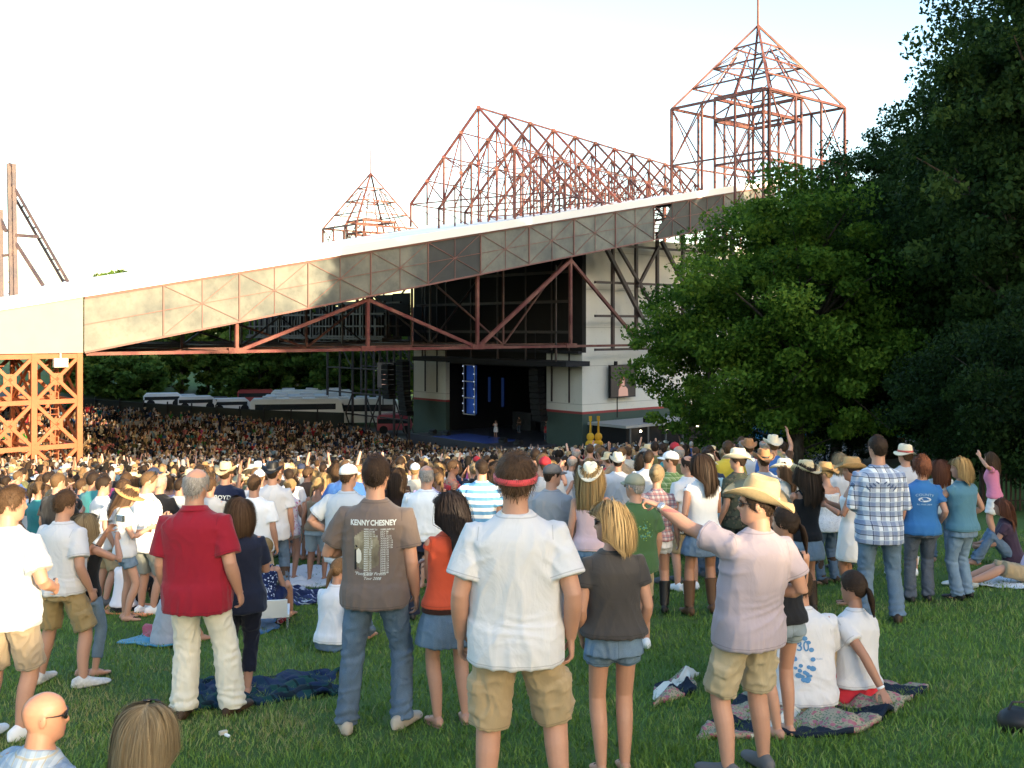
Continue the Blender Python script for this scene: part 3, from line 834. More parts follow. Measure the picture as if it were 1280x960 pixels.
def bark_mat():
    m = NT('bark'); v = m.coord((1, 1, .25)); n = m.noise(v, 9, 5, .7)
    m.color(m.ramp(n, [(.3, (.025, .02, .016)), (.7, (.11, .09, .07))])); m.bump(n, .8, .04); return m.fin(.9, .1)
BARK = bark_mat()

def leaves_from(centers, spread, per, size, seed, shape=.6, droop=.25):
    r = np.random.default_rng(seed); n = len(centers) * per
    C = np.repeat(centers, per, 0); sp = np.repeat(spread, per)
    g = r.normal(0, 1, (n, 3)); g /= np.maximum(1., np.linalg.norm(g, axis=1) / 1.9)[:, None]
    P = C + g * sp[:, None] * np.array([.62, .62, .40])
    tn = np.repeat(r.normal(0, .20, len(centers)), per)
    sz = size * (.6 + .8 * r.random(n))
    u = r.normal(0, 1, (n, 3)); u[:, 2] -= droop; u /= np.linalg.norm(u, axis=1)[:, None]
    nn = r.normal(0, .75, (n, 3)); nn[:, 2] += .9
    v = np.cross(nn, u); v /= np.linalg.norm(v, axis=1)[:, None] + 1e-9
    k = np.cross(u, v)
    a = P - u * sz[:, None] * .5; c = P + u * sz[:, None] * .5
    m1 = P + v * (sz * shape / 2)[:, None] - k * (sz * .08)[:, None]; m2 = P - v * (sz * shape / 2)[:, None] - k * (sz * .08)[:, None]
    V = np.stack([a, m1, c, m2], 1).reshape(-1, 3); o = np.arange(n) * 4
    F = np.stack([o, o + 1, o + 2, o + 3], 1)
    me = mesh_np('crown', V, F)
    t = np.clip(.45 + tn + r.normal(0, .16, n), 0, 1)
    me.attributes.new('tone', 'FLOAT', 'POINT').data.foreach_set('value', np.repeat(t, 4).astype(np.float32))
    return me

def grow(H, R, z0, seed, nclump, shell=.55, top=1.0, lean=0., branches=14, trunk_r=.3, round_=.5):
    """crown clump centres inside an uneven crown + a limb mesh (local, base at 0)"""
    r = np.random.default_rng(seed); cs = []; sp = []
    lob = r.normal(0, 1, (9, 3)); lob /= np.linalg.norm(lob, axis=1)[:, None]; la = .72 + .42 * r.random(9)
    while len(cs) < nclump:
        d = r.normal(0, 1, 3); d /= np.linalg.norm(d)
        k = (shell + (1 - shell) * r.random()) * (.86 + .2 * np.max((lob @ d > .55) * la * 1.0))
        zc = z0 + (H - z0) * (round_)
        hh = (H - z0) * (1 - round_) if d[2] > 0 else (H - z0) * round_
        rr = R * (1 - .35 * max(0, d[2]) ** 2)
        p = np.array([d[0] * rr * k, d[1] * rr * k, zc + d[2] * hh * k])
        if r.random() < .12 and d[2] < -.2: continue
        cs.append(p); sp.append((.24 + .34 * r.random()) * (R / 4.6) ** .6 * 1.5)
    cs = np.array(cs); sp = np.array(sp)
    b = MB(); th = H * .8
    tp = np.array([[.12 * math.sin(z * .8 + seed) * z / 6, .12 * math.cos(z * .7 + seed) * z / 6, z] for z in np.linspace(-.4, th, 9)])
    b.tube(tp, np.linspace(trunk_r, trunk_r * .15, 9) * np.array([1.5] + [1] * 8), 10)
    for k in range(branches):
        t = cs[r.integers(len(cs))]; zs = np.clip(t[2] * .62 + r.normal(0, .5), z0 * .6, th * .92)
        s0 = np.array([np.interp(zs, tp[:, 2], tp[:, 0]), np.interp(zs, tp[:, 2], tp[:, 1]), zs])
        mid = s0 + (t - s0) * .5 + np.array([0, 0, .25 * R * .3]) + r.normal(0, .15, 3)
        br = trunk_r * (.42 - .25 * zs / H)
        b.tube([s0, s0 + (mid - s0) * .5, mid, mid + (t - mid) * .6, t], [br, br * .8, br * .55, br * .35, br * .15], 6)
        for q in range(2):
            e = mid + r.normal(0, R * .22, 3); b.tube([mid, (mid + e) / 2 + r.normal(0, .1, 3), e], [br * .4, br * .25, br * .1], 5)
    return cs, sp, b

TREEMESH = {}
def tree(kind, label, cat, pos, sc, rz, spec, lm, group=None, kname='leafy_tree'):
    if kind not in TREEMESH:
        g = dict(spec); per = g.pop('per'); size = g.pop('size')
        cs, sp, b = grow(**g)
        cm = leaves_from(cs, sp, per, size, g['seed']); cm.materials.append(lm)
        tm = b.mesh('trunk'); smooth_mesh(tm); tm.materials.append(BARK); TREEMESH[kind] = (cm, tm)
    cm, tm = TREEMESH[kind]
    r = thing(kname, label, cat, pos, rz, group); r.scale = sc
    for nm, me in (('crown', cm), ('trunk', tm)):
        o = bpy.data.objects.new(nm, me); COL.objects.link(o); o.parent = r
    return r
def T(px, D, off=0): x, y, z = at(px, D); return (x, y, z + off)
MAPLE = dict(H=13.3, R=5.3, z0=1.6, seed=5, nclump=310, shell=.42, branches=34, trunk_r=.34, per=300, size=.18, round_=.46)
tree('maple', 'broad bright green maple, the larger of the pair before the dark wood', 'tree', T(996, 43), (1.06, 1.06, 1.0), .3, MAPLE, LEAF_MAPLE, None, 'maple_tree')
tree('maple_small', 'smaller green maple with hanging boughs, nearest the stage side wall', 'tree', T(886, 44), (1, 1, 1), 2.1, dict(H=9.6, R=3.3, z0=1.0, seed=8, nclump=170, branches=10, trunk_r=.15, per=170, size=.18), LEAF_MAPLE, None, 'maple_tree')
DARKA = dict(H=20, R=5.9, z0=3.0, seed=21, nclump=460, shell=.40, branches=26, trunk_r=.42, per=210, size=.20, round_=.42)
DARKB = dict(H=20, R=5.2, z0=2.2, seed=34, nclump=400, shell=.40, branches=24, trunk_r=.38, per=210, size=.20, round_=.45)
dk = [('A', 1045, 50, .77, 3.3, 'mid green tree rising just behind the broad maple'), ('A', 1112, 56, .93, 0, 'dark tree directly behind the maple crown'), ('B', 1178, 48, .79, 1, 'tall dark tree with a pointed top between the maple and the wood edge'),
      ('A', 1272, 41, .94, 2.3, 'tallest dark tree reaching the upper frame edge'), ('B', 1325, 35, 1.0, 3.1, 'dark tree at the very corner of the wood, nearest the lawn'),
      ('B', 1125, 62, .80, 4.0, 'dark tree deep in the wood, half covered by the pointed tree'), ('A', 1268, 52, 1.0, 5.2, 'dark tree deep in the wood behind the tallest tree'),
      ('A', 1372, 44, 1.2, 1.4, 'dark tree at the outer end of the wood')]
for k, px, D, s, rz, lab in dk:
    tree('dark' + k, lab, 'tree', T(px, D, -.3), (s, s, s * 1.02), rz, DARKA if k == 'A' else DARKB, LEAF_DARK, None, 'dark_tree')
UND = dict(H=4.6, R=2.3, z0=.3, seed=55, nclump=110, shell=.4, branches=8, trunk_r=.09, per=260, size=.105)
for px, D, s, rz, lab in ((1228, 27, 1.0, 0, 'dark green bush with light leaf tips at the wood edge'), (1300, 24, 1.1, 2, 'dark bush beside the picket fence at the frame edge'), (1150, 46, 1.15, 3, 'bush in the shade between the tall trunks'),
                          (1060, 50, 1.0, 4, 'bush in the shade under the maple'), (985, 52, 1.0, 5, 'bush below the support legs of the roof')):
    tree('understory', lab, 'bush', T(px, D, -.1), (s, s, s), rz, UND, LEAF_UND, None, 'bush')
for px, D, s, rz, lab in [(q, 131 + (q * 7) % 5, 1.5 + .1 * (q % 3), q, 'low green thicket ' + w_) for q, w_ in ((118, 'at the tower end behind the fence'), (168, 'before the first white car'), (300, 'above the coaches roofs'), (345, 'behind the coach row'), (402, 'behind the plain trailer'), (440, 'seen through the scaffold'))]:
    D2 = D + (14 if px > 180 else 0)
    tree('thicket', lab, 'bush', T(px, D2, -.2), (s * 1.5, s, s * .9), rz, dict(H=4.4, R=3.0, z0=.1, seed=66, nclump=90, shell=.3, branches=6, trunk_r=.08, per=60, size=.42), LEAF_FAR, 'thickets behind the parked vehicles', 'bush')
FAR1 = dict(H=17, R=5.2, z0=.6, seed=61, nclump=150, shell=.4, branches=12, trunk_r=.3, per=42, size=.72)
FAR2 = dict(H=16, R=4.4, z0=.2, seed=77, nclump=130, shell=.4, branches=12, trunk_r=.28, per=42, size=.70)
FARN = ['at the orange tower end of the row', 'second in from the orange tower', 'behind the white estate car', 'behind the silver car', 'behind the cream car', 'behind the black car', 'behind the red truck',
        'behind the nearest coach', 'behind the grey coach', 'behind the plain trailer', 'behind the outer scaffold bay', 'behind the middle scaffold bay', 'behind the inner scaffold bay', 'behind the hanging speakers']
for k in range(14):
    px = 95 + k * 33; D = 139 + (k * 37 % 16); s = .9 + .22 * ((k * 7) % 5) / 5
    tree('far1' if k % 2 else 'far2', ['dense ', 'tall '][k % 2] + 'green tree ' + FARN[k], 'tree', T(px, D, -.5), (s * 1.1, s * 1.1, s), k * 1.3, FAR1 if k % 2 else FAR2, LEAF_FAR, 'trees behind the parked vehicles', 'background_tree')
for k, (px, D) in enumerate(((75, 178), (180, 182), (300, 185), (420, 184), (520, 180))):
    tree('far1', 'tree in the second row behind ' + FARN[(k * 3) % 14].replace('behind ', '').replace('at ', '').replace('above ', '').replace('over ', ''), 'tree', T(px, D, .5), (1.2, 1.2, .72), k * 2.1, FAR1, LEAF_FAR, 'trees behind the parked vehicles', 'background_tree')
# the trees behind the camera that shade the near lawn
SH = dict(H=12, R=6.5, z0=.3, seed=91, nclump=240, shell=.15, branches=8, trunk_r=.3, per=40, size=1.0)
def cs_(c, t): return (.785 * c - .62 * t, .62 * c + .785 * t)
SHROW = [(2.6, -35, 5.7), (6.0, -35.5, 6.0), (9.2, -35, 5.8), (12.6, -34.6, 6.4), (16., -33.5, 7.5), (20.5, -31, 12.), (26.5, -28, 16.), (33., -26, 19.), (40., -24, 20.), (47., -22, 22.), (44., 1, 24.), (51., 4, 26.), (58., 8, 29.), (66., 12, 28.), (74., 15, 28.), (82., 17, 27.), (.4, -20, 3.6), (-2.2, -21, 3.5)]  # closing pair: low bushes added to keep sun off the seated man
for k, (c, t, h) in enumerate(SHROW):
    x, y = cs_(c, t); s = h / 12
    tree('shade', 'unseen leafy shade tree standing on the crest behind the lawn', 'tree', (x, y, float(gz(x, y)) - .2), (max(s, .42 if h > 4 else .25) * 1.0, max(s, .42 if h > 4 else .25) * 1.0, s), k, SH, LEAF_DARK, 'trees on the crest behind the lawn', 'shade_tree')

def picket():
    root = thing('picket_fence', 'low brown slatted snow fence at the wood edge', 'fence', at(1250, 24)); K = []
    b = MB()
    for k in range(40):
        x = 11.2 + k * .10; y = 24.4 - .02 * k; z = float(gz(x, y)); b.box((x, y, z + .5), (.045, .015, 1.05 + .06 * RNG.random()), .05 * RNG.normal())
    for h in (.25, .95): b.bar((11.1, 24.42, float(gz(11.1, 24.4)) + h), (15.2, 23.62, float(gz(15.2, 23.6)) + h), .02)
    K.append(obj('slats', b, plain((.045, .022, .015)))); recenter(root, K, root.location)
picket()
# ================================================================== people
def remesh(V, F, voxel, sm=3, name='m'):
    me = mesh_np(name, V, F)
    o = bpy.data.objects.new('tmp', me); COL.objects.link(o)
    r = o.modifiers.new('r', 'REMESH'); r.mode = 'VOXEL'; r.voxel_size = voxel; r.adaptivity = 0
    if sm:
        q = o.modifiers.new('s', 'SMOOTH'); q.iterations = sm; q.factor = .5
    dg = bpy.context.evaluated_depsgraph_get()
    out = bpy.data.meshes.new_from_object(o.evaluated_get(dg))
    bpy.data.objects.remove(o); bpy.data.meshes.remove(me)
    out.name = name; return out

def get_co(me):
    a = np.empty(len(me.vertices) * 3, np.float32); me.vertices.foreach_get('co', a); return a.reshape(-1, 3).astype(float)
def get_no(me):
    a = np.empty(len(me.vertices) * 3, np.float32); me.vertices.foreach_get('normal', a); return a.reshape(-1, 3).astype(float)
def set_co(me, c):
    me.vertices.foreach_set('co', c.astype(np.float32).ravel()); me.update()

def rot(ax, a):
    return np.array(Matrix.Rotation(a, 3, ax))

# ---- materials for skin, hair and cloth
@cached
def skin(tone=0):
    c = [(.45, .245, .165), (.36, .185, .118), (.50, .30, .22), (.24, .12, .075)][tone]
    m = NT('skin'); v = m.coord(); n = m.noise(v, 5, 4); n2 = m.noise(v, 60, 3)
    m.color(m.mix(n2, m.mix(n, lift(c, .88), (c[0] * 1.08, c[1] * 1.0, c[2] * .98)), lift(c, 1.06)))
    m.bump(n2, .12, .004)
    return m.fin(.5, .35, 0, Subsurface_Weight=.0)
@cached
def lipm(): return plain((.42, .14, .12), .45, .4)
@cached
def hairm(c, c2):
    m = NT('hair'); a = m.n('ShaderNodeAttribute'); a.attribute_name = 'tone'
    v = m.coord((1, 1, .2)); n = m.noise(v, 70, 3)
    f = m.math('ADD', m.math('MULTIPLY', a.outputs['Fac'], .75), m.math('MULTIPLY', n, .3))
    m.color(m.mix(f, c, c2)); m.bump(n, .35, .004)
    return m.fin(.62, .14)
HAIR = dict(black=((.008, .006, .006), (.03, .022, .02)), dark=((.014, .009, .006), (.055, .034, .022)), brown=((.035, .019, .010), (.13, .075, .04)),
            light=((.07, .038, .018), (.20, .12, .06)), blond=((.15, .088, .036), (.42, .29, .13)), streak=((.075, .042, .018), (.44, .32, .16)),
            red=((.05, .018, .010), (.17, .065, .035)), grey=((.16, .145, .13), (.42, .40, .37)), ash=((.11, .075, .04), (.34, .26, .15)))
def hm(k): return hairm(*HAIR[k])
def seam_fac(m):
    out = None
    for nm, at0, w_ in (('hemd', .022, .0028), ('seam', 0., .0024)):
        a = m.n('ShaderNodeAttribute'); a.attribute_name = nm
        l_ = m.math('LESS_THAN', m.math('ABSOLUTE', m.math('SUBTRACT', m.math('SUBTRACT', a.outputs['Fac'], 1.0), at0)), w_)
        out = l_ if out is None else m.math('MAXIMUM', out, l_)
    return out
@cached
def cloth(c, rough=.85, fold=.35, var=.10, c2=None, fscale=7.0):
    m = NT('cloth'); v = m.coord(); vz = m.coord((1, 1, .55), (0, .5, 0))
    n = m.noise(v, 3.0, 3); f = m.noise(vz, fscale, 3, .5, 1.2); wv = m.noise(v, 420, 2)
    sf = seam_fac(m); cc = m.mix(n, lift(c, 1 - var), lift(c, 1 + var) if c2 is None else c2)
    m.color(m.mix(m.math('MULTIPLY', sf, .42), cc, lift(c, .35)))
    m.bump(m.math('SUBTRACT', m.math('ADD', f, m.math('MULTIPLY', wv, .03)), m.math('MULTIPLY', sf, .12)), fold, .03)
    return m.fin(rough, .15, 0, Sheen_Weight=.15)
@cached
def denim(c, fade=1.6):
    m = NT('denim'); v = m.coord(); vz = m.coord((1, 1, .45)); n = m.noise(vz, 4.5, 4, .6); w_ = m.noise(v, 260, 2); f = m.noise(vz, 9, 3, .5, 1.)
    c_ = m.mix(m.ramp(n, [(.38, 0.), (.68, 1.)]), lift(c, .8), lift(c, fade))
    c_ = m.mix(m.math('MULTIPLY', w_, .35), c_, (.40, .46, .52))
    c_ = m.mix(m.math('MULTIPLY', seam_fac(m), .5), c_, lift(c, .3)); m.color(c_); m.bump(m.math('ADD', f, m.math('MULTIPLY', w_, .12)), .4, .02)
    return m.fin(.85, .15)
def band(m, s, freq, ph, width):
    return m.math('LESS_THAN', m.math('FRACT', m.math('ADD', m.math('MULTIPLY', s, freq), ph)), width)
@cached
def plaid(base, c1, c2, f=9.0, c3=None):
    m = NT('plaid'); v = m.coord(); s = m.n('ShaderNodeSeparateXYZ')
    nz = m.n('ShaderNodeTexNoise'); nz.inputs['Scale'].default_value = 5
    va = m.n('ShaderNodeVectorMath'); va.operation = 'MULTIPLY_ADD'; m.l(nz.outputs['Color'], va.inputs[0]); va.inputs[1].default_value = (.02, .02, .02); m.l(v, va.inputs[2]); m.l(v, nz.inputs['Vector'])
    m.l(va.outputs[0], s.inputs[0]); X, Y, Z = s.outputs
    c = base
    h = m.math('ADD', X, m.math('MULTIPLY', Y, .6))
    for sx in (h, Z):
        c = m.mix(m.math('MULTIPLY', band(m, sx, f, .1, .42), .55), c, c1)
        c = m.mix(m.math('MULTIPLY', band(m, sx, f, .25, .12), .8), c, c2)
        if c3: c = m.mix(m.math('MULTIPLY', band(m, sx, f, .72, .07), .9), c, c3)
    m.color(c); fn = m.noise(m.coord((1, 1, .5), (0, .5, 0)), 7, 3, .5, 1.2); m.bump(fn, .35, .03)
    return m.fin(.85, .15)
@cached
def stripes(a, b, f, wdt=.5):
    m = NT('striped_cloth'); v = m.coord(); s = m.n('ShaderNodeSeparateXYZ'); m.l(v, s.inputs[0])
    m.color(m.mix(band(m, s.outputs[2], f, .0, wdt), a, b)); fn = m.noise(v, 7, 3, .5, 1.); m.bump(fn, .3, .03); return m.fin(.85, .15)
@cached
def floral(base, c1, c2, sc=28.):
    m = NT('floral_cloth'); v = m.coord(); a = m.n('ShaderNodeTexVoronoi'); a.inputs['Scale'].default_value = sc; m.l(v, a.inputs['Vector'])
    n = m.noise(v, sc * .7, 3)
    f = m.math('LESS_THAN', a.outputs['Distance'], .32); g = m.math('GREATER_THAN', n, .58)
    m.color(m.mix(m.math('MULTIPLY', f, .9), m.mix(m.math('MULTIPLY', g, .7), base, c2), c1)); return m.fin(.85, .15)

# ---- head shape (head-local metres, y forward, origin between the ears)
_hz = np.array([-.125, -.113, -.10, -.085, -.06, -.03, 0, .03, .06, .085, .102, .112, .116])
_hw = np.array([.030, .041, .050, .0585, .0665, .0725, .0755, .0765, .0715, .058, .038, .018, .003])
_hf = np.array([.062, .079, .088, .091, .091, .092, .0905, .0945, .088, .070, .045, .020, .003])
_hb = np.array([.02, .025, .036, .052, .076, .094, .103, .105, .096, .076, .05, .022, .003])
def head_r(th, h, fem=False, hair=False):
    """surface point for angle th (0 = straight ahead) and height h"""
    w = np.interp(h, _hz, _hw); f = np.interp(h, _hz, _hf); b = np.interp(h, _hz, _hb)
    if fem: w = w * (1 - .06 * sstep(-.03, -.1, h)); f = f * .985
    ct, st = np.cos(th), np.sin(th)
    y = np.where(ct > 0, f * np.sign(ct) * np.abs(ct) ** .85, b * ct)
    x = w * np.sign(st) * np.abs(st) ** .92
    if not hair:
        fr = np.where(ct > 0, 1, 0)
        nose = .024 * np.exp(-((h + .030) / .017) ** 2) + .013 * np.exp(-((h + .004) / .020) ** 2)
        y = y + fr * nose * np.exp(-(x / (.012 + .004 * np.exp(-((h + .034) / .01) ** 2))) ** 2)
        y = y - fr * .010 * np.exp(-((h - .004) / .012) ** 2) * np.exp(-((np.abs(x) - .032) / .016) ** 2)
        y = y + fr * .006 * np.exp(-((h - .024) / .008) ** 2) * np.exp(-(x / .045) ** 2)
        y = y + fr * (.006 * np.exp(-((h + .060) / .006) ** 2) + .007 * np.exp(-((h + .073) / .006) ** 2)) * np.exp(-(x / .022) ** 2)
        y = y + fr * .006 * np.exp(-((h + .102) / .012) ** 2) * np.exp(-(x / .022) ** 2)
    return np.stack([x, y, h + 0 * th], -1)
def head_rings(n=40, m=46, fem=False):
    hs = np.concatenate([np.linspace(-.125, .09, m - 6), [.098, .104, .109, .113, .1155, .1162]])
    th = np.linspace(0, 2 * PI, n, endpoint=False)
    return head_r(-th[None, :] + 0 * hs[:, None], hs[:, None] + 0 * th[None, :], fem)

def scalp_mask(th, h, front=.062, nape=-.075, side=-.02):
    """1 where hair grows"""
    a = np.abs((np.asarray(th) + PI) % (2 * PI) - PI)      # 0 front .. pi back
    lim = np.interp(a, [0, .55, .95, 1.25, 1.6, 1.95, 2.3, PI], [front, front, front - .018, side + .01, side - .01, .0, nape + .02, nape])
    return sstep(-.012, .012, np.asarray(h) - lim)

def hair_cap(t, front=.062, nape=-.075, fem=False, bald=0., puff=0., n=56):
    """solid hair volume over the scalp; t = thickness"""
    hs = np.concatenate([np.linspace(-.12, .095, 42), [.101, .106, .110, .113, .1155, .1165]]); th = np.linspace(0, 2 * PI, n, endpoint=False)
    TH, HH = np.meshgrid(-th, hs); P = head_r(TH, HH, fem, True)
    m = scalp_mask(TH, HH, front, nape)
    if bald:
        d = np.linalg.norm(P - np.array([0, -.025, .115]), axis=-1); m = m * sstep(bald - .02, bald + .02, d)
    N = P / np.array([.076, .1, .116]) ** 2; N /= np.linalg.norm(N, axis=-1)[..., None]
    k = vnoise((P * 34).reshape(-1, 3), 4).reshape(TH.shape); k2 = vnoise((P * np.array([90, 90, 25])).reshape(-1, 3), 6).reshape(TH.shape)
    tt = t * (1 + .30 * k + .22 * k2) * (1 + puff * sstep(.02, .1, HH))
    return (P + N * (m * tt - .006 * (1 - m))[..., None])

def strands(n, L, seed, front=.062, nape=-.075, base=.008, wid=.004, segs=6, curl=0., mess=.25, grav=.6, crown=(0, -.035, .118), part=None, bald=0., gather=None, fem=False, long=False, up=.5, backlim=None):
    r = np.random.default_rng(seed); wid = wid / FINE[0]
    th = r.random(n * 5) * 2 * PI - PI; h = -.09 + .207 * np.sqrt(r.random(n * 5))
    ok = scalp_mask(th, h, front, nape) > .6
    P = head_r(th, h, fem, True)
    if bald: ok &= np.linalg.norm(P - np.array([0, -.025, .115]), axis=-1) > bald
    P = P[ok][:n]; n = len(P)
    crown = np.array(crown)
    N = P / np.array([.076, .1, .116]) ** 2; N /= np.linalg.norm(N, axis=1)[:, None]
    flow = P - crown
    if part is not None: flow = np.stack([(np.where(P[:, 0] > part, 1, -1) * .06 + P[:, 0] * .3) * (.04 + .96 * sstep(-.075, .0, P[:, 1])), P[:, 1] * .35 - .02, -.05 + 0 * P[:, 0]], 1)
    flow -= N * np.sum(flow * N, 1)[:, None]; flow /= np.linalg.norm(flow, axis=1)[:, None] + 1e-6
    rn = r.normal(0, 1, (n, 3)); Lk = (np.asarray(L) * (.75 + .5 * r.random(n)))
    if long: Lk = np.asarray(L) * (.86 + .2 * r.random(n)) + np.maximum(0, P[:, 2]) * .8 + .03
    p = P + N * base; dirn = flow + N * up + rn * mess; dirn /= np.linalg.norm(dirn, axis=1)[:, None]
    pts = [p.copy()]; st = Lk / segs
    ph = r.random(n) * 6.28
    for k in range(segs):
        d = dirn.copy()
        g = np.array([0, 0, -1.]) * grav * (k + 1) / segs * 1.6
        d = d + g
        if curl: d = d + curl * np.stack([np.cos(ph + k * 2.2), np.sin(ph + k * 2.2), .4 * np.cos(ph * 2 + k * 1.7)], 1)
        if gather is not None:
            gd = np.array(gather) - p; gl = np.linalg.norm(gd, axis=1)[:, None]; d = d * .25 + gd / (gl + 1e-6)
            stp = np.minimum(st * 3, gl[:, 0])
        else: stp = st
        d /= np.linalg.norm(d, axis=1)[:, None]; p = p + d * stp[:, None]
        q = p / np.array([.082, .110, .122]); ql = np.linalg.norm(q, axis=1); clear = 1 + (base / .1) * 1.0
        push = np.where(ql < clear, clear / np.maximum(ql, 1e-4), 1.)[:, None]
        inhead = (p[:, 2] > -.10)[:, None]
        p = np.where(inhead, p * push, p)
        low = p[:, 2] < -.09
        rad = np.linalg.norm(p[:, :2] - np.array([0, -.02]), axis=1); need = .064 + 0 * p[:, 2]
        f = np.where(low & (rad < need), need / np.maximum(rad, 1e-3), 1.)
        p[:, :2] = (p[:, :2] - np.array([0, -.02])) * f[:, None] + np.array([0, -.02])
        if long:
            face = (p[:, 2] < .055) & (p[:, 1] > .028)
            p[:, 1] = np.where(face, .028 + .25 * (p[:, 1] - .028), p[:, 1]); p[:, 0] = np.where(face & (np.abs(p[:, 0]) < .084), np.where(P[:, 0] > 0, .084, -.084), p[:, 0])
            bl = -.03 + ((backlim if backlim is not None else -.10) + .03) * sstep(-.10, -.20, p[:, 2]); wid_ok = np.abs(p[:, 0]) < .125
            p[:, 1] = np.where((p[:, 2] < -.10), np.minimum(p[:, 1], bl - .012 * rn[:, 0] * .5), p[:, 1])
            p[:, 0] = np.where((p[:, 2] < -.12), p[:, 0] * np.minimum(1, .135 / np.maximum(np.abs(p[:, 0]), 1e-3) * .4 + .6), p[:, 0])
        dirn = d * (1 - .12) + rn * mess * .12; pts.append(p.copy())
    Q = np.stack(pts, 1)                                        # n, segs+1, 3
    T = np.gradient(Q, axis=1); O = Q - np.array([0, -.01, -.02]); O[..., 2] *= .3
    S = np.cross(T, O); S /= np.linalg.norm(S, axis=2)[..., None] + 1e-9
    tap = np.interp(np.linspace(0, 1, segs + 1), [0, .3, .8, 1], [.8, 1, .8, .15])
    W = S * (wid * tap)[None, :, None] * (.6 + .8 * r.random(n))[:, None, None]
    A, B = Q - W, Q + W
    V = np.stack([A, B], 2).reshape(n, -1, 3); k = 2 * (segs + 1)
    F = []
    for j in range(segs): F.append(np.stack([np.arange(n) * k + 2 * j, np.arange(n) * k + 2 * j + 1, np.arange(n) * k + 2 * j + 3, np.arange(n) * k + 2 * j + 2], 1))
    tone = np.repeat(np.clip(r.normal(.5, .27, n), 0, 1), k)
    return V.reshape(-1, 3), np.concatenate(F), tone

FINE = [1.0]
def hair_mesh(style, fem=False, seed=1, q=1.0):
    """(V, F, tone) in head-local metres"""
    Vs, Fs, Ts = [], [], []; o = [0]
    def put(V, F, t):
        V = np.asarray(V).reshape(-1, 3); Vs.append(V); Fs.append(np.asarray(F) + o[0]); Ts.append(np.full(len(V), t) if np.isscalar(t) else t); o[0] += len(V)
    def cap(**k):
        R = hair_cap(fem=fem, **k); b = MB(); b.rings(R, cap=False); V, F = b.arr(); put(V, np.array(F), .25)
    def st(n, *a, **k):
        n = int(n * q)
        if n > 3: put(*strands(n, *a, seed=seed, fem=fem, **k))
    if style == 'short': cap(t=.011); st(1500, .024, base=.009, wid=.0018, segs=4, mess=.2, grav=.06, up=.28, nape=-.062)
    elif style == 'crop': cap(t=.006); st(900, .013, base=.005, wid=.0018, segs=3, mess=.25, grav=.05, up=.5)
    elif style == 'messy': cap(t=.016, puff=.35, nape=-.07); st(1700, .040, base=.013, wid=.0020, segs=5, mess=.26, grav=.10, up=.30, nape=-.055)
    elif style == 'balding': cap(t=.007, bald=.085, nape=-.07); st(1100, .020, base=.005, wid=.0020, segs=4, mess=.2, grav=.2, bald=.080, up=.25)
    elif style == 'bald': cap(t=.0015, bald=.12, nape=-.06)
    elif style == 'bob': cap(t=.018, puff=.25); st(1700, .17, base=.016, wid=.0036, segs=9, mess=.10, grav=.75, part=.02, long=True, up=.25, nape=-.06)
    elif style == 'long': cap(t=.011); st(1700, .33, base=.010, wid=.0042, segs=11, mess=.10, grav=.85, part=0., long=True, up=.2, backlim=-.135, nape=-.05)
    elif style == 'longwavy': cap(t=.017, puff=.15); st(2000, .36, base=.015, wid=.0044, segs=14, mess=.12, grav=1.1, part=0., long=True, curl=.42, up=.12, backlim=-.145, nape=-.05)
    elif style == 'curly': cap(t=.030, puff=.1); st(1700, .085, base=.022, wid=.0040, segs=9, mess=.4, grav=.15, curl=1.3, up=.7)
    elif style == 'updo':
        cap(t=.014); st(1000, .10, base=.010, wid=.003, segs=7, mess=.06, grav=0, gather=(0, -.115, .045))
        b = MB(); b.ell((0, -.125, .045), (.042, .036, .046), None, 14); V, F = b.arr(); V = V + .006 * vnoise(V * 60)[:, None] * (V - np.array([0, -.125, .045])) / .04
        Q4 = np.array([f if len(f) == 4 else (f[0], f[1], f[2], f[2]) for f in F if len(f) == 4]); put(V, Q4, .4)
    elif style == 'pony':
        cap(t=.010); st(1100, .10, base=.008, wid=.003, segs=7, mess=.05, grav=0, gather=(0, -.112, .01))
        r = np.random.default_rng(seed); n = int(260 * max(q, .3)); k = 9; a = r.random(n) * 6.28; rr = np.sqrt(r.random(n))
        s = np.linspace(0, 1, k)[None, :]; wv = np.interp(s, [0, .15, .5, 1], [.010, .022, .028, .006])
        X = np.cos(a)[:, None] * rr[:, None] * wv; Y = -.112 - .06 * np.sqrt(s) + np.sin(a)[:, None] * rr[:, None] * wv * .8; Z = .012 - .22 * s ** 1.15 + 0 * X
        Q = np.stack([X, Y, Z], -1); W = np.zeros_like(Q); W[..., 0] = .004 * np.interp(s, [0, .8, 1], [1, 1, .2])
        V = np.stack([Q - W, Q + W], 2).reshape(-1, 3); F = np.concatenate([np.stack([np.arange(n) * 2 * k + 2 * j + d for d in (0, 1, 3, 2)], 1) for j in range(k - 1)])
        put(V, F, np.repeat(np.clip(r.normal(.45, .25, n), 0, 1), 2 * k))
    return np.vstack(Vs), np.vstack(Fs), np.concatenate(Ts)

# ---- the figure
ARM_L = (.295, .255); LEG_L = (.430, .425)
def ik(S, W, l1, l2, pole):
    d = W - S; L = np.linalg.norm(d); L2 = min(L, (l1 + l2) * .995); d = d / L; W = S + d * L2
    a = (l1 * l1 - l2 * l2 + L2 * L2) / (2 * L2); h = math.sqrt(max(1e-9, l1 * l1 - a * a))
    p = np.asarray(pole, float) - d * np.dot(pole, d); p /= np.linalg.norm(p) + 1e-9
    return S + d * a + p * h, W

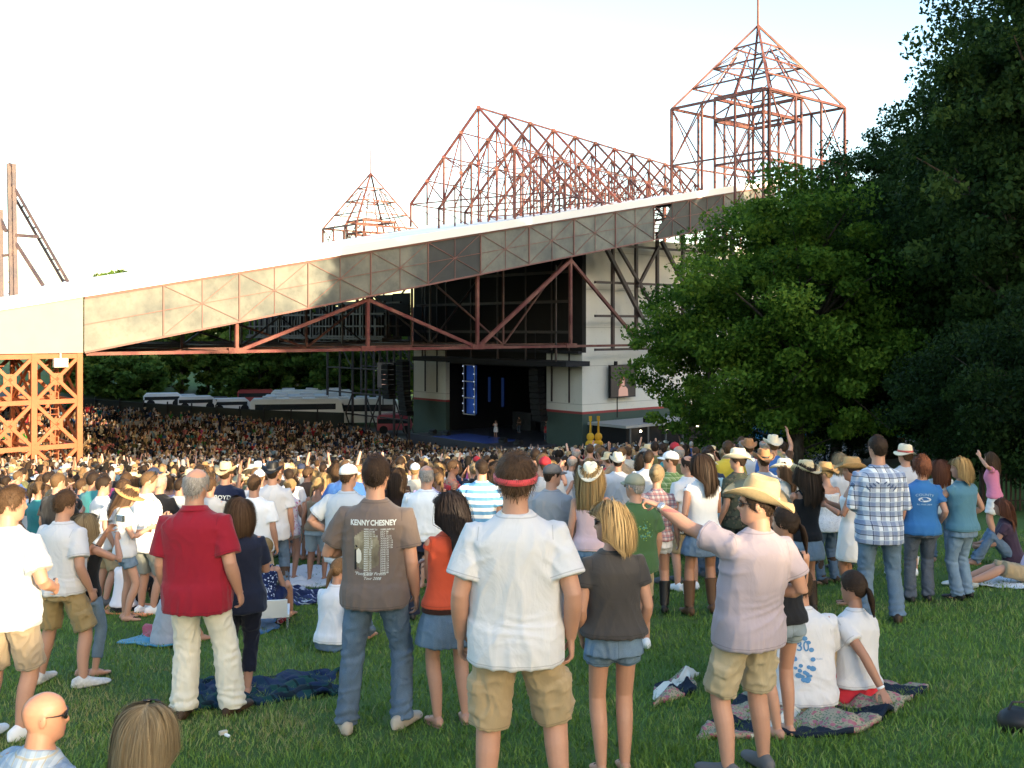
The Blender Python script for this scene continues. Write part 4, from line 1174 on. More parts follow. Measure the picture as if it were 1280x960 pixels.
ARMS = {  # wrist in torso axes relative to the shoulder line centre (x out, y forward, z up), elbow pole, hand curl
    'down': ((.252, .05, -.548), (.2, -1, 0), .35, None),
    'out': ((.34, .06, -.46), (.3, -1, 0), .35, None),
    'fold': ((-.06, .235, -.22), (.5, -.2, -1), .5, (-1, .1, .1)),
    'pocket': ((.245, -.01, -.45), (.7, -1, 0), .3, (0, .1, -1)),
    'hip': ((.185, .03, -.37), (1, -.4, 0), .7, (-.7, .5, -.5)),
    'front': ((.06, .25, -.27), (.55, -.25, -1), .6, (-.5, 1, .2)),
    'clap': ((.02, .33, -.06), (.6, -.2, -1), .1, (-.2, .6, .9)),
    'phone': ((.04, .30, .10), (.6, .2, -1), .6, (-.3, .6, .8)),
    'drink': ((.12, .30, -.20), (.5, -.2, -1), .7, (-.4, 1, .1)),
    'up': ((.26, .16, .46), (1, .2, -.3), .15, (0, .2, 1)),
    'back': ((.06, -.19, -.38), (1, -.5, 0), .5, (-.8, 0, -.4)),
    'lean': ((.34, -.12, -.50), (.3, -1, 0), .0, (.5, -.1, -.5)),
    'knees': ((.12, .42, -.26), (.6, -.1, -1), .4, (-.6, .6, -.2)),
}

class Fig:
    def __init__(s, H=1.75, fem=False, girth=1.0, belly=0., L='down', R='down', feet=((-.13, 0, 0), (.13, 0, 0)), lean=(0, 0), twist=0, hips=0, head=(0, 0, 0), sit=None, fz=(0, 0), hipshift=0., hand='full', seed=0, slope=0.):
        s.H = H; s.k = H / 1.75; s.fem = fem; s.g = girth; s.belly = belly; k = s.k
        s.seed = seed; s.handq = hand; s.sit = sit
        s.lean = np.radians(lean); s.tw = math.radians(twist); s.hy = math.radians(hips)
        s.P = np.array([hipshift, 0, .93]) * k
        s.shw = (.158 if fem else .182) * (1 + .4 * (girth - 1)); s.hipw = .088 if fem else .09
        if sit: s.P = np.array([0, 0, sit.get('z', .13)]) * k
        Rh = rot('Z', s.hy)
        s.Nk = s.T(np.array([[0, -.015, .545]]))[0]
        s.R_head = rot('Z', math.radians(head[0])) @ rot('X', math.radians(head[1])) @ rot('Y', math.radians(head[2]))
        s.Hc = s.Nk + (np.array([0, .022, .055]) + s.R_head @ np.array([0, .005, .100])) * k
        s.hs = k * (1.0 if not fem else .97) * (1.03 if H < 1.7 else 1.0)
        # arms
        s.arm = {}
        for sd, sp in ((-1, L), (1, R)):
            pr = ARMS[sp] if isinstance(sp, str) else sp
            w_, pole, curl, hd = pr[:4]
            S = s.T(np.array([[sd * s.shw, -.005, .448]]))[0]
            Wt = s.Tdir(np.array([sd * w_[0], w_[1], w_[2]])) * k + s.T(np.array([[0, 0, .475]]))[0]
            if len(pr) > 4 and pr[4] == 'abs': Wt = np.array(w_, float)
            E, Wt = ik(S, Wt, ARM_L[0] * k, ARM_L[1] * k, s.Tdir(np.array([sd * pole[0], pole[1], pole[2]])))
            hdv = (Wt - E) / np.linalg.norm(Wt - E) if hd is None else s.Tdir(np.array([sd * hd[0], hd[1], hd[2]], float))
            hdv = hdv / np.linalg.norm(hdv)
            s.arm[sd] = (S, E, Wt, hdv, curl, pr[5] if len(pr) > 5 else None)
        s.leg = {}
        for q, sd in enumerate((-1, 1)):
            hp = s.P + Rh @ np.array([sd * s.hipw, 0, -.015]) * k
            fx, fy, yaw = feet[q][:3]; yaw = math.radians(yaw)
            fdir = np.array([math.sin(-yaw) * -1 if False else math.sin(yaw), math.cos(yaw), 0])
            an = np.array([fx * k, fy * k, .075 * k + fz[q]])
            if len(feet[q]) > 3: an[2] += feet[q][3]
            pole = Rh @ np.array([math.sin(yaw) * .6 + sd * .05, 1, .0]) if not sit else np.array([sd * .25, .4, 1.])
            if sit and 'pole' in sit: pole = np.array([sd * sit['pole'][0], *sit['pole'][1:]])
            K, an2 = ik(hp, an, LEG_L[0] * k, LEG_L[1] * k, pole)
            s.leg[sd] = (hp, K, an2, fdir)
    def T(s, p):
        """torso point (x, y, height above the pelvis), unit figure -> figure metres"""
        p = np.asarray(p, float) * s.k; t = p[:, 2] / s.k; w_ = np.clip(t / .5, 0, 1); a = s.hy + (s.tw) * w_
        x = p[:, 0] * np.cos(a) - p[:, 1] * np.sin(a); y = p[:, 0] * np.sin(a) + p[:, 1] * np.cos(a)
        lf = np.clip(t / .25, 0, 1); z = p[:, 2]
        af = s.lean[0] * lf; y, z = y * np.cos(af) - z * np.sin(-af) * 1 if False else y * np.cos(af) + z * np.sin(af), z * np.cos(af) - y * np.sin(af)
        as_ = s.lean[1] * lf; x, z = x * np.cos(as_) + z * np.sin(as_), z * np.cos(as_) - x * np.sin(as_)
        return np.stack([x, y, z], 1) + s.P
    def Tdir(s, d):
        a = s.T(np.array([[0, 0, .5]]))[0]; return (s.T(np.array([[d[0] * .01, d[1] * .01, .5 + d[2] * .01]]))[0] - a) / .01 / s.k
    def torso(s, prof, n=28, expo=2.35):
        th = np.linspace(0, 2 * PI, n, endpoint=False); R = []
        for t, a, f, b in prof:
            c, q = np.cos(th), np.sin(th)
            x = a * np.sign(c) * np.abs(c) ** (2 / expo); y = np.where(q > 0, f, b) * np.sign(q) * np.abs(q) ** (2 / expo)
            R.append(s.T(np.stack([x, y, t + 0 * th], 1)))
        return np.array(R)
    def prof(s, ease=0., t0=-.11, drape=0.):
        if s.fem:
            P = [(-.12, .155, .095, .115), (-.05, .172, .102, .128), (.03, .160, .105, .115), (.11, .135, .098, .088), (.18, .127, .095, .085), (.25, .136, .108, .09), (.33, .150, .135, .10), (.40, .160, .115, .105), (.45, .150, .09, .096), (.485, .116, .070, .082), (.52, .072, .052, .064), (.56, .052, .045, .055)]
        else:
            P = [(-.12, .150, .10, .115), (-.05, .165, .105, .13), (.03, .163, .108, .115), (.11, .158, .108, .10), (.19, .155, .110, .098), (.27, .163, .118, .105), (.35, .176, .122, .112), (.42, .180, .112, .112), (.46, .166, .094, .104), (.49, .132, .076, .092), (.52, .088, .062, .074), (.565, .060, .052, .06)]
        P = np.array(P); g = s.g
        P[:, 1] *= 1 + (g - 1) * .9; P[:, 2:] *= g
        bl = s.belly * np.exp(-((P[:, 0] - .12) / .13) ** 2); P[:, 2] += bl; P[:, 1] += bl * .45; P[:, 3] += bl * .12
        return P
    # -- pieces
    def limb(s, b, A, J, B, r0, r1, r2, r3, n=14, bulge=0., back=None):
        """two-segment limb A-J-B, radii at A, above J, J, below J, B"""
        P = []; R = []
        for f in np.linspace(0, 1, 5)[:-1]: P.append(A + (J - A) * f); R.append(np.interp(f, [0, .35, 1], [r0, (r0 + r1) / 2 * 1.02, r1]))
        P.append(J); R.append(r1)
        for f in np.linspace(0, 1, 6)[1:]: P.append(J + (B - J) * f); R.append(np.interp(f, [0, .3, .7, 1], [r1, r2, (r2 + r3) / 2, r3]))
        P = np.array(P)
        if bulge and back is not None:
            for q, f in ((6, .7), (7, .8), (8, .4)): P[q] = P[q] + np.asarray(back) * bulge * f
        # round the joint a little
        P[4] = P[4] * .8 + (P[3] + P[5]) * .1
        b.tube(P, R, n)
    def hand(s, b, sd):
        S, E, W, d, curl, pn = s.arm[sd]; k = s.k * (.9 if s.fem else 1.0)
        if pn is None:
            side = s.Tdir(np.array([-sd, 0, 0.])); palm = side - d * np.dot(side, d)
            if np.linalg.norm(palm) < .2: palm = np.array([0, 0, -1.]) - d * d[2] * -1
        else: palm = s.Tdir(np.array([sd * pn[0], pn[1], pn[2]], float)); palm = palm - d * np.dot(palm, d)
        palm /= np.linalg.norm(palm)
        # thumb side: forward when the arm hangs
        th = np.cross(d, palm) * sd
        if pn is None and np.dot(th, s.Tdir(np.array([0, 1., 0]))) < 0 and abs(d[2]) > .6: th = -th
        Wk = W
        b.tube([Wk - d * .02 * k, Wk + d * .02 * k, Wk + d * .055 * k, Wk + d * .088 * k], np.array([[.017, .026], [.017, .034], [.016, .041], [.012, .040]]) * k, 14, palm)
        if s.handq == 'lump':
            b.tube([Wk + d * .08 * k, Wk + d * .12 * k + palm * .015 * k, Wk + d * .155 * k + palm * .045 * k], np.array([[.014, .038], [.013, .034], [.010, .024]]) * k, 10, palm)
            b.tube([Wk + d * .03 * k + th * .03 * k, Wk + d * .075 * k + th * .055 * k + palm * .01 * k, Wk + d * .10 * k + th * .05 * k + palm * .025 * k], np.array([.012, .011, .008]) * k, 8); return
        point = s.arm[sd][5] is not None and len(s.arm[sd]) and curl < 0
        for q in range(4):
            off = (1.5 - q) * .0215; L = (.080, .088, .082, .064)[q] * k
            base = Wk + d * (.086 - .006 * abs(q - 1)) * k + th * off * k
            c = abs(curl) * (1.0 + .10 * q)
            if curl < 0: c = .03 if q == 0 else 1.0
            ang = 0; p = base; P = [base - d * .02 * k, base]; sp = th * (1.5 - q) * .05
            for f, bend in ((.44, .55), (.31, .85), (.25, .75)):
                ang += c * bend * 1.55
                p = p + (d * math.cos(ang) + palm * math.sin(ang) + sp) * L * f; P.append(p)
            b.tube(P, np.array([.0088, .0088, .0083, .0076, .0064]) * k * (.92 if q == 3 else 1), 8)
        t0 = Wk + d * .022 * k + th * .028 * k; t1 = t0 + (d * .6 + th * .75 + palm * .25) * .044 * k; t2 = t1 + (d * .9 + th * .2 + palm * (.35 + .5 * abs(curl))) * .034 * k; t3 = t2 + (d * .8 - th * .1 + palm * (.4 + .7 * abs(curl))) * .028 * k
        b.tube([t0 - th * .012 * k, t0, t1, t2, t3], np.array([.014, .0145, .0115, .0098, .0076]) * k, 9)
    def body(s, voxel=.007, bare=True, name='body', tone=0, slim=1., slimc=1.):
        b = MB(); k = s.k; gl = 1 + (s.g - 1) * .6; f = .84 if s.fem else 1.
        b.rings(s.torso(s.prof() * (np.array([1, .90, .88, .86]) if slim < 1 else np.array([1, .95, .95, .95])) + (0 if slim < 1 else 0)))
        nb = s.T(np.array([[0, -.012, .50]]))[0]; ht = s.Hc + s.R_head @ np.array([0, -.012, -.045]) * k
        b.tube([nb, nb + (ht - nb) * .35, nb + (ht - nb) * .7, ht], np.array([.078, .060, .056, .054]) * k * (.84 if s.fem else 1.03) * gl, 18)
        R = head_rings(fem=s.fem) * s.hs; b.rings(R @ s.R_head.T + s.Hc)
        for sd in (-1, 1):
            c = s.R_head @ (np.array([sd * .078, -.012, -.004]) * s.hs) + s.Hc
            M = s.R_head @ rot('Z', sd * -.35) @ rot('X', -.15); b.ell(c, np.array([.0085, .0185, .031]) * s.hs, M, 12)
            S, E, W, d, curl, pn = s.arm[sd]
            back = s.Tdir(np.array([0, -1, 0]))
            s.limb(b, S, E, W, .058 * k * f * gl, .042 * k * f * gl, .044 * k * f * gl, .027 * k * (.9 if s.fem else 1))
            s.hand(b, sd)
            hp, K, an, fd = s.leg[sd]
            bk = -fd if not s.sit else np.array([0, 0, -1.])
            s.limb(b, hp, K, an, (.088 if slim == 1 else .076) * k * gl, .057 * k * gl * (.95 if s.fem else 1) * slimc, .060 * k * gl * (.93 if s.fem else 1) * slimc, .036 * k * (.92 if s.fem else 1), 16, .016 * k * (1 if slimc == 1 else 0), bk)
            s.foot(b, sd)
        V, F = b.arr(); me = remesh(V, F, voxel * max(.8, k), 2, name); smooth_mesh(me)
        me.materials.append(skin(tone)); 
        C = get_co(me)
        if s.handq == 'full':
            me.materials.append(lipm())
            nf = len(me.polygons); ce = np.empty(nf * 3, np.float32); me.polygons.foreach_get('center', ce); ce = ce.reshape(-1, 3)
            q = ((ce - s.Hc) @ s.R_head) / s.hs
            lip = (q[:, 1] > .07) & (np.abs(q[:, 0]) < .024) & (q[:, 2] > -.078) & (q[:, 2] < -.055)
            me.polygons.foreach_set('material_index', lip.astype(np.int32))
        return me
    def foot(s, b, sd, grow=0., n=14):
        hp, K, an, fd = s.leg[sd]; k = s.k * (.9 if s.fem else 1.); up = np.array([0, 0, 1.]); g = grow
        sid = np.cross(fd, up)
        Z = an - up * .075 * s.k
        if s.sit and not s.sit.get('flat', True): pass
        def ring(y, w, h, lift=0.): return (Z + fd * y * k + up * ((h / 2 + lift) * k), (h / 2 + g, w / 2 + g))
        st = [ring(-.065, .038, .04, .008), ring(-.05, .058, .07), ring(-.01, .066, .085), ring(.05, .074, .068), ring(.10, .084, .046), ring(.145, .088, .032), ring(.178, .074, .024), ring(.195, .04, .018, .002)]
        b.tube([q[0] for q in st], np.array([q[1] for q in st]) * 1.0, n, up)
    def shoe(s, sd, kind='sneaker'):
        b = MB(); hp, K, an, fd = s.leg[sd]; k = s.k * (.9 if s.fem else 1.); up = np.array([0, 0, 1.]); Z = an - up * .075 * s.k; sid = np.cross(fd, up)
        if kind == 'flipflop':
            so = MB()
            R = []
            for y, w_ in ((-.075, .02), (-.06, .06), (0, .066), (.06, .08), (.12, .094), (.17, .085), (.20, .05), (.208, .02)):
                c = Z + fd * y * k; R.append([c + sid * w_ / 2 * k, c - sid * w_ / 2 * k, c - sid * w_ / 2 * k - up * .016 * k, c + sid * w_ / 2 * k - up * .016 * k])
            so.rings(R)
            for q in (-1, 1): so.tube([Z + fd * .06 * k + sid * q * .043 * k + up * .02 * k, Z + fd * .10 * k + sid * q * .025 * k + up * .052 * k, Z + fd * .145 * k + up * .034 * k], .006 * k, 6)
            return so.mesh('flip_flop')
        def ring(y, w, h, lift=0.): return (Z + fd * y * k + up * ((h / 2 + lift - .01) * k), (h / 2 * k, w / 2 * k))
        st = [ring(-.085, .05, .05, .015), ring(-.075, .078, .10), ring(-.03, .086, .122), ring(.03, .09, .108), ring(.08, .098, .085), ring(.14, .106, .066), ring(.19, .098, .054), ring(.222, .062, .042, .004)]
        if kind == 'boot':
            st = [ring(-.085, .05, .06, .015), ring(-.075, .082, .12), ring(-.02, .088, .15), ring(.04, .086, .12), ring(.09, .092, .085), ring(.15, .092, .06), ring(.21, .066, .048), ring(.245, .03, .036, .006)]
            b.tube([an + up * .02, an + (K - an) * .3, an + (K - an) * .62, an + (K - an) * .7], np.array([.056, .062, .072, .076]) * s.k * (.95 if s.fem else 1), 16, fd, False)
        b.tube([q[0] for q in st], [q[1] for q in st], 16, up)
        V, F = b.arr(); me = remesh(V, F, .008, 2, 'shoe'); smooth_mesh(me)
        C = get_co(me); q = (C - Z) @ up; sole = q < .020 * k; N = get_no(me); N[:, 2] = 0
        set_co(me, C + np.where(sole, .004 * k, 0)[:, None] * N)
        ce = np.empty(len(me.polygons) * 3, np.float32); me.polygons.foreach_get('center', ce); me.materials.append(BLK); me.materials.append(BLK)
        me.polygons.foreach_set('material_index', ((ce.reshape(-1, 3)[:, 2] - Z[2]) < .020 * k).astype(np.int32)); return me
    def displace(s, me, amp, sc, seed, aniso=(1, 1, .45), lin=True):
        C = get_co(me); N = get_no(me); a = np.array(aniso)
        q = C * sc; d = q + .35 * np.stack([vnoise(C * 4, seed + 7)] * 3, 1)
        n1 = vnoise(d * a, seed); n2 = vnoise((d + 9.1) * a * 2.1 + .5 * n1[:, None], seed + 1)
        h = 1 - 2.2 * np.abs(n2) ** .7; h = h * .75 + n1 * .5
        set_co(me, C + N * (amp * h)[:, None])
    def seams(s, me, hem=None, neck=None, sleeve=0, legs=None, centre=False):
        """stitch lines: signed distances from hems and armholes kept on the cloth (offset by 1)"""
        C = get_co(me); k = s.k; a = -(s.hy + s.tw * .5); q = C - s.P; n = len(C); hd = np.full(n, 3.); sm = np.full(n, 3.)
        t = q[:, 2] / k; u = (q[:, 0] * math.cos(a) - q[:, 1] * math.sin(a)) / k; y = (q[:, 0] * math.sin(a) + q[:, 1] * math.cos(a)) / k
        arm = np.zeros(n, bool)
        if sleeve > 0:
            for sd in (-1, 1):
                S, E, W = s.arm[sd][:3]; d = (E - S) / np.linalg.norm(E - S); en = S + (E - S) * min(sleeve, 1.)
                r = C - S; l_ = r @ d; rad = np.linalg.norm(r - l_[:, None] * d, axis=1); on = (rad < .115) & (l_ > .03) & (l_ < np.linalg.norm(en - S) + .05) & (sd * u > .12)
                arm |= on
                if sleeve <= 1: hd = np.where(on, (en - C) @ d + .004, hd)
                ah = (rad < .13) & (np.abs(l_) < .04) & (sd * u > .10); sm = np.where(ah, sd * u - (.178 if not s.fem else .152) - .06 * (.44 - t), sm)
        if hem is not None: hd = np.where(~arm & (t < hem + .08), (t - hem) * k, hd)
        if neck is not None: hd = np.where(~arm & (t > neck - .05), (neck - t) * k + .004, hd)
        if legs is not None:
            for sd in (-1, 1):
                hp, K, an, fd = s.leg[sd]; en = hp + (K - hp) * legs if legs <= 1 else K + (an - K) * (legs - 1); d = (en - hp) / np.linalg.norm(en - hp); on = (sd * u > 0) & (C[:, 2] < en[2] + .1)
                hd = np.where(on, (en - C) @ d + .004, hd)
        if centre: sm = np.where((y < 0) & (t > -.2), u, sm)
        me.attributes.new('hemd', 'FLOAT', 'POINT').data.foreach_set('value', (hd + 1).astype(np.float32)); me.attributes.new('seam', 'FLOAT', 'POINT').data.foreach_set('value', (sm + 1).astype(np.float32))
    def folds(s, me, A):
        """drape: soft creases from the armpits towards the small of the back, bunching at waist and hem"""
        C = get_co(me); N = get_no(me); k = s.k; a = -(s.hy + s.tw * .6); q = C - s.P
        u = (q[:, 0] * math.cos(a) - q[:, 1] * math.sin(a)) / k; t = q[:, 2] / k; y = (q[:, 0] * math.sin(a) + q[:, 1] * math.cos(a)) / k
        n1 = vnoise(C * 3.2, s.seed + 21); n2 = vnoise(C * 5.5, s.seed + 22); n3 = vnoise(C * 2.4, s.seed + 23)
        core = (np.abs(u) < .26)
        rid = lambda ph: (1 - np.abs(np.sin(ph))) ** 1.6
        d1 = rid(PI * (np.abs(u) * 8.5 + t * 4.2 + n1 * 1.0)) * sstep(.42, .22, t) * sstep(-.3, .5, n3)
        d2 = rid(PI * (t * 15 + u * 3.0 * np.sign(n3) + n2 * 1.1)) * np.exp(-((t - .06) / .10) ** 2) * sstep(-.1, .6, n1) * .8
        d3 = rid(PI * (u * 10 + n1 * .9 + n2 * .5)) * sstep(.10, -.12, t) * .8
        d4 = rid(PI * (t * 9 + np.abs(u) * 7 + n2)) * np.exp(-((np.abs(u) - .19) / .06) ** 2) * sstep(.14, .34, t) * .9
        set_co(me, C + N * (A * (d1 + d2 + d3 + d4))[:, None])
    def shirt(s, hem=-.12, loose=1.0, sleeve=.55, sl_r=1.0, neck=.552, voxel=.010, amp=.008, strap=None, name='shirt', flare=0., low=None, tuck=False):
        b = MB(); P = s.prof(); e = .014 + .02 * loose
        ts = np.concatenate([np.linspace(hem, .40, 14), [.44, .47, .495, .515, .535, neck]]) if strap is None else np.concatenate([np.linspace(hem, strap, 14)])
        R = []
        for t in ts:
            a, f, bk = [np.interp(t, P[:, 0], P[:, j]) for j in (1, 2, 3)]
            # cloth hangs from the chest: does not follow the waist all the way in
            if t < .36:
                ca, cf, cb = [np.interp(.38, P[:, 0], P[:, j]) for j in (1, 2, 3)]
                w_ = .62 * min(1.3, loose) * (1 if not s.fem else .55)
                a = a + max(0, ca - a) * w_; f = f + max(0, cf - f) * w_; bk = bk + max(0, cb - bk) * w_
                ha = np.interp(-.05, P[:, 0], P[:, 1]); 
                if t < -.05: a = max(a, ha * .99); bk = max(bk, np.interp(-.05, P[:, 0], P[:, 3]))
            ee = e * (1 if t < .42 else np.interp(t, [.42, .5, .56], [1, .6, .25])) + flare * sstep(.15, hem, t)
            if t < .04 and not tuck: ee = ee + .010
            if tuck and t < .06: ee = ee * .35
            if t > .53: a *= .97
            R.append((t, a + ee, f + ee, bk + ee))
        b.rings(s.torso(R, 36, 2.3))
        if strap is not None and strap < .5:
            for sd in (-1, 1):
                if low == 'tube': break
                pts = s.T(np.array([[sd * .085, .115 if s.fem else .11, strap - .03], [sd * .095, .09, .46], [sd * .095, 0.005, .512], [sd * .09, -.085, .47], [sd * .08, -.112, strap - .03]]))
                b.tube(pts, np.array([[.008, .022]] * 5) * s.k * (1.0 if low != 'thin' else .55), 10, s.Tdir(np.array([0, 0, 1.])))
        k = s.k; f = (.84 if s.fem else 1.) * (1 + (s.g - 1) * .6)
        if sleeve > 0:
            for sd in (-1, 1):
                S, E, W = s.arm[sd][:3]; inn = s.T(np.array([[sd * s.shw * .60, -.006, .437]]))[0]; S = S - np.array([0, 0, .006])
                if sleeve > 1.05:
                    q = min(.97, (sleeve - 1) / 1.)
                    Pp = [inn, S, S + (E - S) * .5, E, E + (W - E) * q * .5, E + (W - E) * q]; rr = np.array([.064, .066, .060, .055, .050, .040]) * k * f
                else:
                    en = S + (E - S) * sleeve
                    Pp = [inn, S, S + (en - S) * .5, en]; rr = np.array([.062, .068 + .005 * loose, .062 + .011 * loose * sl_r, .062 + .016 * loose * sl_r]) * k * f
                b.tube(Pp, rr, 18, s.Tdir(np.array([0, 1., 0])), False)
        V, F = b.arr(); me = remesh(V, F, voxel, 2, name)
        if amp: s.displace(me, amp * (.30 + .30 * loose), 7., s.seed + 3, (1, 1, .45)); s.folds(me, amp * (.5 + .6 * loose))
        if voxel < .013: s.seams(me, hem, neck if strap is None else None, sleeve)
        smooth_mesh(me); return me
    def trousers(s, kind='jeans', waist=.05, voxel=.010, amp=.008, name='trousers', length=1.0, ease=0.):
        b = MB(); P = s.prof(); k = s.k; gl = 1 + (s.g - 1) * .7; ez = {'jeans': .010, 'shorts': .022, 'slacks': .020, 'capri': .010, 'denim_shorts': .012, 'skirt': .016}[kind] + ease
        R = []
        zs = np.linspace(waist, -.135 if kind != 'skirt' else -length * .45, 9)[::-1]
        for t in zs:
            tt = max(t, -.06); a, f, bk = [np.interp(tt, P[:, 0], P[:, j]) for j in (1, 2, 3)]
            e = ez * sstep(-.03, -.13, t) + .003 + (sstep(0, -.3, t) * .05 if kind == 'skirt' else 0)
            if kind == 'skirt' and t < -.1: bk = bk - .02 * sstep(-.1, -.3, t)
            R.append((t, a + e, f + e, bk + e))
        if s.sit: R = [(r[0], r[1] * 1.10, r[2], r[3] * 1.08) for r in R if r[0] > -.13]
        b.rings(s.torso(R, 32, 2.25))
        if kind != 'skirt' or s.sit:
            for sd in (-1, 1):
                hp, K, an, fd = s.leg[sd]
                up = hp + (hp - K) / np.linalg.norm(hp - K) * .03
                if kind in ('shorts', 'denim_shorts', 'skirt'):
                    en = hp + (K - hp) * length if length <= 1 else K + (an - K) * (length - 1)
                    r0 = (.100 if kind == 'shorts' else .096) * k * gl; r1 = (.098 if kind == 'shorts' else .092) * k * gl * (1 if length > .6 else 1.02)
                    if kind == 'shorts': Pp = [up, hp + (en - hp) * .35, hp + (en - hp) * .7, en]; rr = [r0, r0 * 1.0, r1 * .98, r1]
                    else: Pp = [up, hp + (en - hp) * .5, en]; rr = [r0, r0 * .99, r1]
                    b.tube(Pp, rr, 20, (1, 0, 0), False)
                else:
                    w1, w2, w3 = {'jeans': (.074, .068, .074), 'slacks': (.084, .082, .088), 'capri': (.070, .062, .062)}[kind]
                    q = length; en = K + (an - K) * (2 * q - 1) - (np.array([0, 0, .02 * k]) if q >= 1 else 0)
                    Pp = [up, hp + (K - hp) * .33, hp + (K - hp) * .7, K, K + (en - K) * .4, K + (en - K) * .8, en]
                    rr = np.array([.098, .094, .080, w1, w2, (w2 + w3) / 2, w3]) * k * gl * (.94 if s.fem and kind != 'slacks' else 1)
                    b.tube(Pp, rr, 20, (1, 0, 0), False)
        V, F = b.arr(); me = remesh(V, F, voxel, 2 if kind != 'skirt' else 3, name)
        C = get_co(me)
        if amp:
            s.displace(me, amp, 10., s.seed + 11, (1, 1, .8))
            if kind in ('jeans', 'slacks'):               # stacked creases at knee and hem
                C = get_co(me); N = get_no(me); z = C[:, 2] / k
                wgt = np.exp(-((z - .47) / .07) ** 2) * .6 + sstep(.28, .08, z)
                set_co(me, C + N * (amp * .9 * wgt * np.sin(z * 95 + 6 * vnoise(C * 7, s.seed)))[:, None])
        if voxel < .013 and not s.sit: s.seams(me, legs=length if kind in ('shorts', 'denim_shorts') else None, centre=kind != 'skirt')
        smooth_mesh(me); return me
    def emboss(s, me, c, nrm, ax, w, h, amt, soft=.004):
        """raise a patch (a pocket, a flap) on the cloth"""
        C = get_co(me); N = get_no(me); nrm = nrm / np.linalg.norm(nrm); ax = ax / np.linalg.norm(ax); ay = np.cross(nrm, ax)
        q = C - c; u, v, d = q @ ay, q @ ax, q @ nrm
        m = (1 - sstep(w - soft, w + soft, np.abs(u))) * (1 - sstep(h - soft, h + soft, np.abs(v))) * ((N @ nrm) > .15) * (d > -.07)
        set_co(me, C + nrm * (m * amt)[:, None])
    # -- things worn on the head (built in head-local metres)
    def headify(s, V): return np.asarray(V) * s.hs @ s.R_head.T + s.Hc
    def put_head(s, b, name, sm=True):
        V, F = b.arr(); me = mesh_np(name, s.headify(V), F)
        if sm: smooth_mesh(me)
        return me

